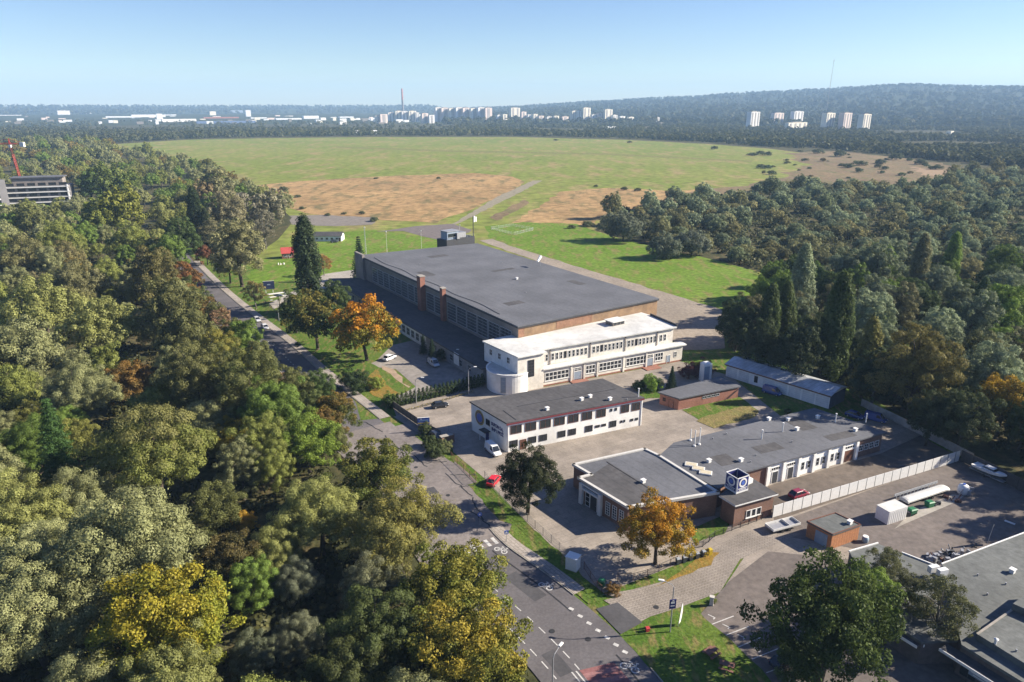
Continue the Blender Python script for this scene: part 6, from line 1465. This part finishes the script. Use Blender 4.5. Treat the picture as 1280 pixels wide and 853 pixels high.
# ---- woods: every tree in view a tree of its own
def inside(p, poly):
    c = False; n = len(poly)
    for i in range(n):
        a, b = poly[i], poly[i - 1]
        if (a[1] > p[1]) != (b[1] > p[1]) and p[0] < (b[0] - a[0]) * (p[1] - a[1]) / (b[1] - a[1]) + a[0]: c = not c
    return c
KL = offset_path(K, 16.5)
left_poly = [p for p in KL if p[1] < 330] + [G(230, 300), G(255, 280), G(310, 300), G(345, 292), G(362, 272), G(325, 243), G(245, 213), G(190, 198), G(118, 184), (-1150, 1420), (-1150, 700), (-300, 200), (-120, 60), (-60, 40), (10, 40)]
BLD = [(-395, 480, 110)]
def scatter(poly, n_try, pick, kmin, seed, smin, smax, maxn, view_pad=60, test=None):
    rn = random.Random(seed); xs = [p[0] for p in poly]; ys = [p[1] for p in poly]; n = 0
    for _ in range(n_try):
        if n >= maxn: break
        t = rn.random(); y = max(35, min(ys)) * ((max(ys) / max(35, min(ys))) ** t); x = rn.uniform(min(xs), max(xs))
        if not inside((x, y), poly): continue
        px, py = PXY(x, y, 4)
        if px < -view_pad or px > 1280 + view_pad or py > 960: continue
        if test and not test(x, y, px, py): continue
        w = rn.uniform(smin, smax) * (1.0 if y < 350 else min(1.7, .8 + y / 1400))
        if crowd(x, y, w / 2, kmin if y < 400 else kmin * 1.1): continue
        pick(rn, x, y, w, px, py); n += 1
    return n
def where_left(px, py):
    return 'near the bottom edge' if py > 720 else 'in the middle of the near wood' if py > 560 else 'on the slope of crowns left of the road' if py > 330 else 'in the far wood before the town'
def pick_left(rn, x, y, w, px, py):
    k = rn.choices(['willow', 'lime', 'maple'], [.5, .34, .16])[0]; v = rn.uniform(.82, 1.2)
    c, cw = rn.choice([(GG, 'grey-green'), (GY, 'pale olive'), (OL, 'olive'), (GR, 'green'), (GG, 'grey-green')]) if k != 'maple' else rn.choice([((.12, .12, .03), 'yellow-green'), ((.15, .115, .032), 'olive-yellow')])
    hs = 1.0
    tree(k, x, y, w * (.8 if k == 'lime' else .9 if k == 'maple' else 1), tuple(q * v for q in c), '%s %s %s' % (cw, {'willow': 'willow', 'lime': 'broadleaf tree', 'maple': 'maple'}[k], where_left(px, py)), group='trees of the left wood', hs=hs)
def test_left(x, y, px, py):
    if abs(x + 350) < 55 and 492 < y < 600 : return False
    if y < 75 and x > -8: return False
    return True
nL = scatter(left_poly, 26000, pick_left, .58, 11, 8.5, 14.5, 400, test=test_left)
right_poly = GL([(906, 440), (915, 415), (950, 392), (962, 350), (905, 322), (800, 300), (748, 288), (765, 268), (885, 247), (1010, 231), (1150, 240), (1205, 218), (1330, 222)]) + [(330, 330), (190, 190), (122, 120)] + GL([(1290, 585), (1190, 545), (1090, 500), (1050, 478), (940, 436)])
def pick_right(rn, x, y, w, px, py):
    front = py > 345; v = rn.uniform(.75, 1.25)
    k = rn.choices(['lime', 'willow', 'poplar'], [.5, .47, .03])[0] if front else rn.choices(['sallow', 'shrub', 'lime'], [.62, .28, .10])[0]
    c, cw = rn.choice([(BG, 'grey-green'), ((.12, .14, .07), 'dull green'), ((.14, .14, .065), 'olive'), (BG, 'grey-green'), ((.15, .14, .06), 'pale olive')] if not front else [(BG, 'grey-green'), (DG, 'dark green'), (GR, 'green'), ((.09, .088, .042), 'olive')])
    w2 = w * (1.15 if front else .92) * (.55 if k == 'poplar' else 1)
    wl = 'at the dark front of the right wood' if py > 400 else 'in the middle of the right wood' if py > 290 else 'in the scrub by the heath'
    tree(k, x, y, w2, tuple(q * v for q in c), '%s %s %s' % (cw, {'willow': 'rounded willow', 'lime': 'broadleaf tree', 'poplar': 'poplar', 'shrub': 'shrub', 'sallow': 'rounded willow bush'}[k], wl), group='trees of the right wood')
nR = scatter(right_poly, 40000, pick_right, .43, 23, 7.0, 12.5, 560)
# trees just outside the right edge, whose shade falls across the boat yard
for i, (x_, y_, w_) in enumerate([(98, 107, 9), (103, 99, 9), (106, 117, 10), (108, 108, 10), (113, 124, 10)]): tree(['lime', 'maple'][i % 2], x_, y_, w_, GR, 'tree beyond the boat yard at the right edge', None, 'trees beyond the boat yard')
# loose bushes on the meadow and heath
for i, (px, py, w_) in enumerate([(940, 195, 12), (950, 194, 12), (960, 195, 10), (1022, 192, 14), (1050, 196, 16), (1075, 207, 18), (1100, 205, 14), (1120, 200, 16), (1060, 210, 14), (1150, 206, 14), (1170, 212, 16), (1105, 212, 10), (780, 238, 8), (797, 239, 10), (745, 234, 6), (1000, 190, 7), (468, 277, 12), (355, 240, 12), (372, 247, 9), (378, 262, 8), (695, 176, 6), (787, 179, 6), (893, 187, 8), (470, 224, 6), (452, 268, 8), (430, 268, 8), (410, 270, 8), (548, 224, 5), (735, 283, 16), (715, 286, 10)]):
    q = G(px, py); tree('shrub', q[0], q[1], w_ / FPX * dist(*q), (.075, .085, .04), 'lone dark bush on the open meadow and heath', group='lone bushes on the meadow', lod=2, hs=.45 + (i * 7 % 5) * .08)
rn = random.Random(77); hp_ = GL([(960, 194), (1040, 191), (1150, 202), (1235, 218), (1140, 231), (1010, 226), (930, 232)]); n_ = 0
while n_ < 40:
    x = rn.uniform(200, 900); y = rn.uniform(600, 1300)
    if inside((x, y), hp_): n_ += 1; tree('shrub', x, y, rn.uniform(4, 10), (.09 * rn.uniform(.7, 1.3), .095, .045), 'low bush scattered over the brown heath', group='bushes on the heath', lod=2, hs=rn.uniform(.4, .8))
# far woods: too many and too far to count, one mass of crowns
def far_mass(name, pts, card, ncard, hgt, color, label, t2=None):
    global rng
    rng = np.random.default_rng(31); P0 = np.array(pts, float); n = len(P0); g = rng.random(n); hh = hgt * rng.uniform(.6, 1.25, n)
    u = unit(rng.normal(size=(n, ncard, 3)) + np.array([0, 0, .5])); P = P0[:, None, :] + u * (hh * .5)[:, None, None] * np.array([.95, .95, 1.0]) + np.array([0, 0, 1.0]) * (hh * .45)[:, None, None]
    P = P.reshape(-1, 3); nn = unit(u.reshape(-1, 3) + rng.normal(size=(n * ncard, 3)) * .22)
    me = cards_mesh(name, leaf_cards(P, nn, card, .8), rng.random(n * ncard), np.repeat(g, ncard), np.tile(.3, n * ncard)); o = bpy.data.objects.new(name, me); C.objects.link(o); o.color = rgb4(color); o['tint2'] = list(t2 or (.10, .085, .035, .55)); tag(o, label, 'woods', kind='stuff')
rn = random.Random(3); pts = []
field_far = GL([(-60, 181), (120, 181), (230, 174), (330, 171.5), (470, 170), (640, 170), (780, 173), (880, 178), (960, 184), (1040, 187), (1150, 199), (1290, 212)])
def far_edge(x, y):
    th = x / y
    for a, b in zip(field_far, field_far[1:]):
        ta, tb = a[0] / a[1], b[0] / b[1]
        if ta <= th <= tb: return a[1] + (b[1] - a[1]) * (th - ta) / (tb - ta)
    return field_far[0][1] if th < 0 else field_far[-1][1]
while len(pts) < 15000:
    y = 620 + 2900 * rn.random() ** 1.3; x = rn.uniform(-.82, .82) * y
    e = far_edge(x, y)
    if y < e: continue
    if y > 2250 and x / y < -.08 and rn.random() < .86: continue
    if y > e + 220 and mnoise.noise((x * .004, y * .004, 1.0)) < -.12: continue
    pts.append((x, y, 0))
far_mass('far_wood', pts, 2.6, 20, 11, (.075, .085, .036), 'far woods between the airfield and the town')
hv = hm.v; hp = []
for _ in range(15000):
    i = rn.randrange(4, len(DD) - 3); k = rn.randrange(cols)
    if skyline(-420 + k * (2120 / cols)) < 2.2 and i < 12: continue
    u, v = rn.random(), rn.random(); A_ = hv[i * (cols + 1) + k]; B_ = hv[i * (cols + 1) + k + 1]; C_ = hv[(i + 1) * (cols + 1) + k]; D_ = hv[(i + 1) * (cols + 1) + k + 1]
    p = [(A_[j] * (1 - u) + B_[j] * u) * (1 - v) + (C_[j] * (1 - u) + D_[j] * u) * v for j in range(3)]; hp.append((p[0], p[1], p[2] - 3))
far_mass('hill_wood', hp, 9, 9, 22, (.045, .055, .022), 'woods covering the far hills')
# undergrowth between the near trunks
rn = random.Random(9); ug = []
while len(ug) < 2600:
    y = 45 + 380 * rn.random() ** 1.4; x = rn.uniform(-.8 * y - 20, .8 * y + 30)
    if inside((x, y), left_poly) or inside((x, y), right_poly): ug.append((x, y, -.6))
far_mass('undergrowth', ug, .38, 46, 3.4, (.06, .065, .026), 'undergrowth and saplings between the woodland trees', (.11, .10, .03, .6))
rn = random.Random(19); sc = []
while len(sc) < 3000:
    y = 170 + 620 * rn.random() ** .8; x = rn.uniform(.05 * y, .8 * y)
    if inside((x, y), right_poly): sc.append((x, y, -.7))
far_mass('low_scrub', sc, .55, 40, 4.2, (.10, .115, .055), 'low olive scrub filling the right wood', (.13, .11, .05, .5))
print('TREES', nL, nR, {k: v + 1 for k, v in CNT.items()})
# ------------------------------------------------------------------ far town
M_pan = mat('pale_panel', (.80, .77, .71), .85, .15, .02, stripe=((0, 0, 1), 3.0, .4))
M_pan2 = mat('pink_panel', (.74, .60, .52), .85, .15, .02, stripe=((0, 0, 1), 3.0, .4))
M_pan3 = mat('yellow_panel', (.80, .73, .58), .85, .15, .02, stripe=((0, 0, 1), 3.0, .4))
M_balc = mat('balcony_shade', (.38, .35, .33), .85, .15, .05, stripe=((0, 0, 1), 3.0, .3))
M_roofr = mat('red_far_roof', (.33, .13, .09), .85, .2, .05); M_bluroof = mat('blue_far_roof', (.12, .17, .30), .7, .2, .05)
def far_block(x0, x1, yt, yb, m, label, nstrip=0, dep=16, group=None, cap=True, name='apartment_block', cat='apartment block', ms=None, tilt=0.7):
    A, B = G(x0, yb), G(x1, yb); B = (B[0], B[1] + (B[0] - A[0]) * tilt); F = Fac(A, B); c = F.p(F.l / 2, 0)
    lo, hi = 1, 400
    for _ in range(40):
        q = (lo + hi) / 2
        if PXY(c[0], c[1], q)[1] > yt: lo = q
        else: hi = q
    h = lo; t = thing(name, label, cat, (c[0], c[1], 0), 0, group)
    mb = MB(); F.box(mb, F.l / 2, -4, F.l, h + 4, dep, -dep); mb.build('wall', m, t)
    if cap: mb = MB(); F.box(mb, F.l / 2, h + .01, F.l * .5, 2.5, dep * .5, -dep * .75); mb.build('roof_plant', M_greybrick, t)
    if nstrip:
        mb = MB()
        for k in range(nstrip): F.box(mb, F.l * (k + .5) / nstrip, 2, F.l / nstrip * .38, h - 4, .8, .02)
        mb.build('balconies', ms or M_balc, t)
    return t
six = [(937.5, 951.5, 140, 161, M_pan, 'white'), (967, 982.5, 141.5, 157, M_pan2, 'pinkish'), (991.5, 1007, 139.5, 157, M_pan, 'tall white'), (1031.5, 1046, 141.5, 163, M_pan3, 'cream'), (1053, 1067, 141.5, 163, M_pan2, 'pale pink'), (1077.5, 1091, 143, 164, M_pan3, 'rightmost cream')]
for i, (a, b, c, d, m, w) in enumerate(six): far_block(a, b, c, d, m, '%s tower block in the row of six below the hill, %s from the left' % (w, ['first', 'second', 'third', 'fourth', 'fifth', 'sixth'][i]), 3, 18)
far_block(985, 1017, 153.5, 163, M_pan3, 'low cream block at the foot of the tall white tower', 4, 14)
xs = [545, 552.5, 562, 570.5, 579, 589, 598, 607, 616, 619]
for i in range(8): far_block(xs[i], xs[i + 1] - .9, 134.6 + (i % 3) * .5, 153, [M_pan, M_pan2, M_pan3][i % 3], 'pale slab in the long row of apartment blocks behind the airfield', 1, 16, 'long row of apartment blocks')
far_block(639, 650, 135, 152, M_pan3, 'cream block standing right of the long row of apartment blocks', 2)
for i, (a, b, c) in enumerate([(486, 494, 141), (495, 503, 139), (503, 511, 139.5), (512, 520, 139), (520, 524, 141)]): far_block(a, b, c, 153, [M_pan, M_pan3][i % 2], 'pale block around the foot of the tall chimney', 2, 14, 'blocks at the tall chimney')
for i, (a, b, c, d) in enumerate([(715, 722, 139, 155), (722.5, 729, 138.5, 155), (729, 738.5, 135, 155), (740, 747, 143.5, 155), (748, 755, 141.5, 155), (756, 766, 137, 155), (766, 772, 144, 155)]): far_block(a, b, c, d, [M_pan3, M_pan, M_pan3, M_pan, M_pan2][i % 5], ['stepped cream block left of the middle', 'cream block beside the stepped one', 'tallest cream block of the middle cluster', 'low pale block of the middle cluster', 'pinkish block of the middle cluster', 'tall block right in the middle cluster', 'lowest block right of the middle cluster'][i], 2, 14)
for i, (a, b, c) in enumerate([(622, 627, 144), (629, 634, 143), (652, 658, 140), (660, 664, 143.5), (667, 672, 143), (674, 680, 145), (684, 690, 146), (693, 699, 145), (703, 711, 146), (775, 782, 145.5), (786, 793, 146.5), (800, 812, 148), (818, 826, 147), (838, 850, 149), (528, 535, 142), (537, 543, 144), (470, 477, 145), (476, 484, 143)]):
    far_block(a, b, c, 154.5, [M_pan, M_pan3, M_pan2][i % 3], 'pale block among the trees of the far town centre', 1, 13, 'scattered blocks of the far town', cap=i % 2 == 0)
# low town at the left
rt = random.Random(8)
M_w2 = mat('far_white', (.74, .74, .73), .8, .1, .02); mats_ = [M_w2, M_pan, M_w2, M_pan3, M_greybrick, M_pan2]
big = [(0, 19, 144, 148, M_w2), (73, 84, 138.5, 147, M_pan), (133, 165, 145.5, 149.5, M_w2), (165, 197, 143.5, 149, M_w2), (196.5, 202, 142.5, 151, M_w2), (203, 236, 149, 153.5, M_pan), (263, 269, 139.5, 147, M_pan3), (246, 305, 151.5, 155, M_bluroof), (289, 301, 138, 144, M_bluegrey), (308, 313, 138, 148, M_w2), (255, 290, 146.5, 150, M_roofr), (106, 113, 141, 145, M_pan), (314, 330, 147, 150, M_w2), (345, 372, 148, 151, M_w2), (380, 396, 145, 150, M_w2), (425, 440, 146, 149, M_w2), (441, 460, 148.5, 151, M_pan)]
for i, (a, b, c, d, m) in enumerate(big): far_block(a, b, c, d, m, 'wide pale hall in the far town strip' if b - a > 12 else 'pale upright block in the far town strip', 0, 25 if b - a > 12 else 14, 'far town buildings', cap=b - a < 12, name='town_building', cat='building')
for i in range(120):
    x = rt.uniform(0, 545) if i < 95 else rt.uniform(780, 1250); y = rt.uniform(147, 156) if i < 95 else rt.uniform(146, 168); w = rt.uniform(2.5, 8); h = rt.uniform(1.8, 4.2)
    far_block(x, x + w, y - h, y, rt.choice(mats_), 'small pale house in the far town strip', 0, 12, 'small far town houses', cap=False, name='town_house', cat='house')
for i, (a, b, c, d, m) in enumerate([(428, 467, 163.5, 168.5, M_w2), (1020, 1032, 178, 182, M_w2), (1075, 1110, 180, 183.5, M_w2), (993, 1003, 175.5, 180, M_pan3), (1085, 1105, 174.5, 177, M_roofr), (1204, 1212, 190.5, 195, M_w2), (960, 968, 173, 176, M_pan), (755, 772, 158.5, 163, M_w2), (1050, 1065, 179, 182, M_pan), (1118, 1135, 178, 181, M_roofr)]):
    far_block(a, b, c, d, m, ['low white hall at the far edge of the meadow', 'white shed beyond the heath bushes', 'long white hall beyond the heath', 'cream shed beside the embankment', 'red-roofed hall below the tower blocks', 'white house in the right far scrub', 'pale shed left of the embankment', 'white hall below the middle cluster', 'pale shed between the white halls', 'red-roofed shed at the right of the halls'][i], 0, 14, cap=False, name='far_hall', cat='hall')
# chimney and radio mast
q = G(504, 147); t = thing('power_station_chimney', 'tall red-topped chimney on the horizon', 'chimney', (*q, 0)); D_ = dist(*q); hpx = D_ / FPX
mb = MB(); mb.tube((*q, -2), (*q, 21 * hpx), 8, 6, 12); mb.build('shaft', mat('chimney_grey', (.22, .19, .19), .8, .1, .02), t); mb = MB(); mb.tube((*q, 21 * hpx + .1), (*q, 34 * hpx), 6, 5, 12); mb.build('striped_top', mat('chimney_red', (.50, .17, .13), .8, .1, .02, stripe=((0, 0, 1), 30, .6)), t)
q = G(1031, 152); D_ = dist(*q); hpx = D_ / FPX; t = thing('radio_mast', 'thin radio mast standing on the wooded ridge', 'mast', (*q, 0)); mb = MB(); mb.tube((*q, 20), (q[0] + 5, q[1], 70 * hpx), 1.4, .7, 5); mb.build('mast_pole', M_greybrick, t); mb = MB(); mb.tube((q[0] + 5, q[1], 70 * hpx), (q[0] + 5, q[1], 72 * hpx), 2.0, .7, 5); mb.build('mast_head', M_roofr, t)
# apartment building in the left wood, tower crane behind it
aA, aB = G(12, 262), G(76, 262); F = Fac(aA, (aB[0], aB[1] + 14)); t = thing('modern_apartments', 'modern white apartment building with balcony bands rising from the left wood', 'apartment building', (*F.p(F.l / 2)[:2], 0))
hA = 15.5; mb = MB(); F.box(mb, F.l / 2, 0, F.l, hA, 18, -18); mb.build('wall', mat('grey_apart', (.15, .145, .15), .8, .2, .1), t)
for k in range(5): mb = MB(); F.box(mb, F.l / 2, 3.6 * k + .3, F.l + 1.0, .6, 1.5, .02); mb.build('balcony_band', M_trim, t)
for k in range(5):
    for j in range(6): window(t, F, F.l * (j + .5) / 6, 3.6 * k + 1.5, F.l / 6 * .75, 2.0, 3, 1, M_dark)
mb = MB(); F.box(mb, F.l * .5, hA + .01, F.l * .8, 5.5, 12, -16); tw = mb.build('upper_storey', M_greybrick, t); mb = MB(); F.box(mb, F.l * .5, hA + 5.52, F.l * .86, .6, 14, -17); mb.build('upper_roof', M_felt, tw)
mb = MB()
for u in (F.l - .6, .6): F.box(mb, u, 0, .7, hA + .6, 1.6, .03)
mb.build('end_wall', M_trim, t)
aC = G(-30, 262); F = Fac(aC, G(5, 266)); t = thing('modern_apartments', 'white apartment building cut by the left edge', 'apartment building', (*F.p(F.l / 2)[:2], 0)); mb = MB(); F.box(mb, F.l / 2, 0, F.l, 22, 5, -5); mb.build('wall', MATS['grey_apart'], t)
for k in range(5): mb = MB(); F.box(mb, F.l / 2, 4.2 * k + .3, F.l, .8, 1.5, .02); mb.build('balcony_band', M_trim, t)
for k in range(5):
    for j in range(3): window(t, F, F.l * (j + .5) / 3, 4.2 * k + 1.6, F.l / 3 * .7, 2.4, 2, 1, M_dark)
M_crane = mat('crane_red', (.45, .05, .03), .5, .15, .5)
q = G(29, 236); D_ = dist(*q); hpx = D_ / FPX; H_ = 54 * hpx; t = thing('tower_crane', 'red tower crane behind the apartment building', 'crane', (*q, 0))
def lattice(mb, p, e, s, n, r):
    p, e = Vector(p), Vector(e); d = (e - p).normalized(); u = d.orthogonal().normalized() * s; w = d.cross(u).normalized() * s
    cs = [u + w, u - w, -u - w, -u + w]
    for c in cs: mb.tube(p + c, e + c, r, n=4)
    for k in range(n):
        a, b = p.lerp(e, k / n), p.lerp(e, (k + 1) / n)
        for i in range(4): mb.tube(a + cs[i], b + cs[(i + 1) % 4], r * .6, n=3)
mb = MB(); lattice(mb, (*q, 0), (q[0] - 5 * hpx, q[1], H_), .7, 24, .18); mb.build('tower', M_crane, t)
top = Vector((q[0] - 5 * hpx, q[1], H_)); mb = MB(); lattice(mb, top + Vector((-40 * hpx, 0, 0)), top + Vector((17 * hpx, 0, 0)), .6, 36, .16); mb.build('jib', M_crane, t)
mb = MB(); mb.tube(top, top + Vector((0, 0, 6 * hpx)), .9, .3, 6); mb.path([top + Vector((-25 * hpx, 0, 1)), top + Vector((0, 0, 6 * hpx)), top + Vector((15 * hpx, 0, 1))], .15); mb.build('apex', M_crane, t)
mb = MB(); mb.box(top + Vector((15.5 * hpx, 0, -.6)), (3.5, 2.4, 4.0)); mb.build('counterweight', M_trim, t); mb = MB(); mb.box(top + Vector((1.5, -1.8, -2)), (2, 2, 2.4)); mb.build('cab', M_trim, t)

# ------------------------------------------------------------------ air: haze
HAZE = 0.000095
hb = MB(); hb.box((0, 0, 178), (21400, 21400, 362)); m, nt, b = nodes_of('haze_air'); nt.nodes.remove(b)
pv = N(nt, 'ShaderNodeVolumePrincipled'); pv.inputs['Density'].default_value = HAZE; pv.inputs['Color'].default_value = (.46, .70, 1.0, 1); pv.inputs['Anisotropy'].default_value = 0.0
nt.links.new(pv.outputs[0], nt.nodes['Material Output'].inputs['Volume'])
tag(hb.build('haze', m), 'thin blue haze in the far air', 'haze', kind='stuff')
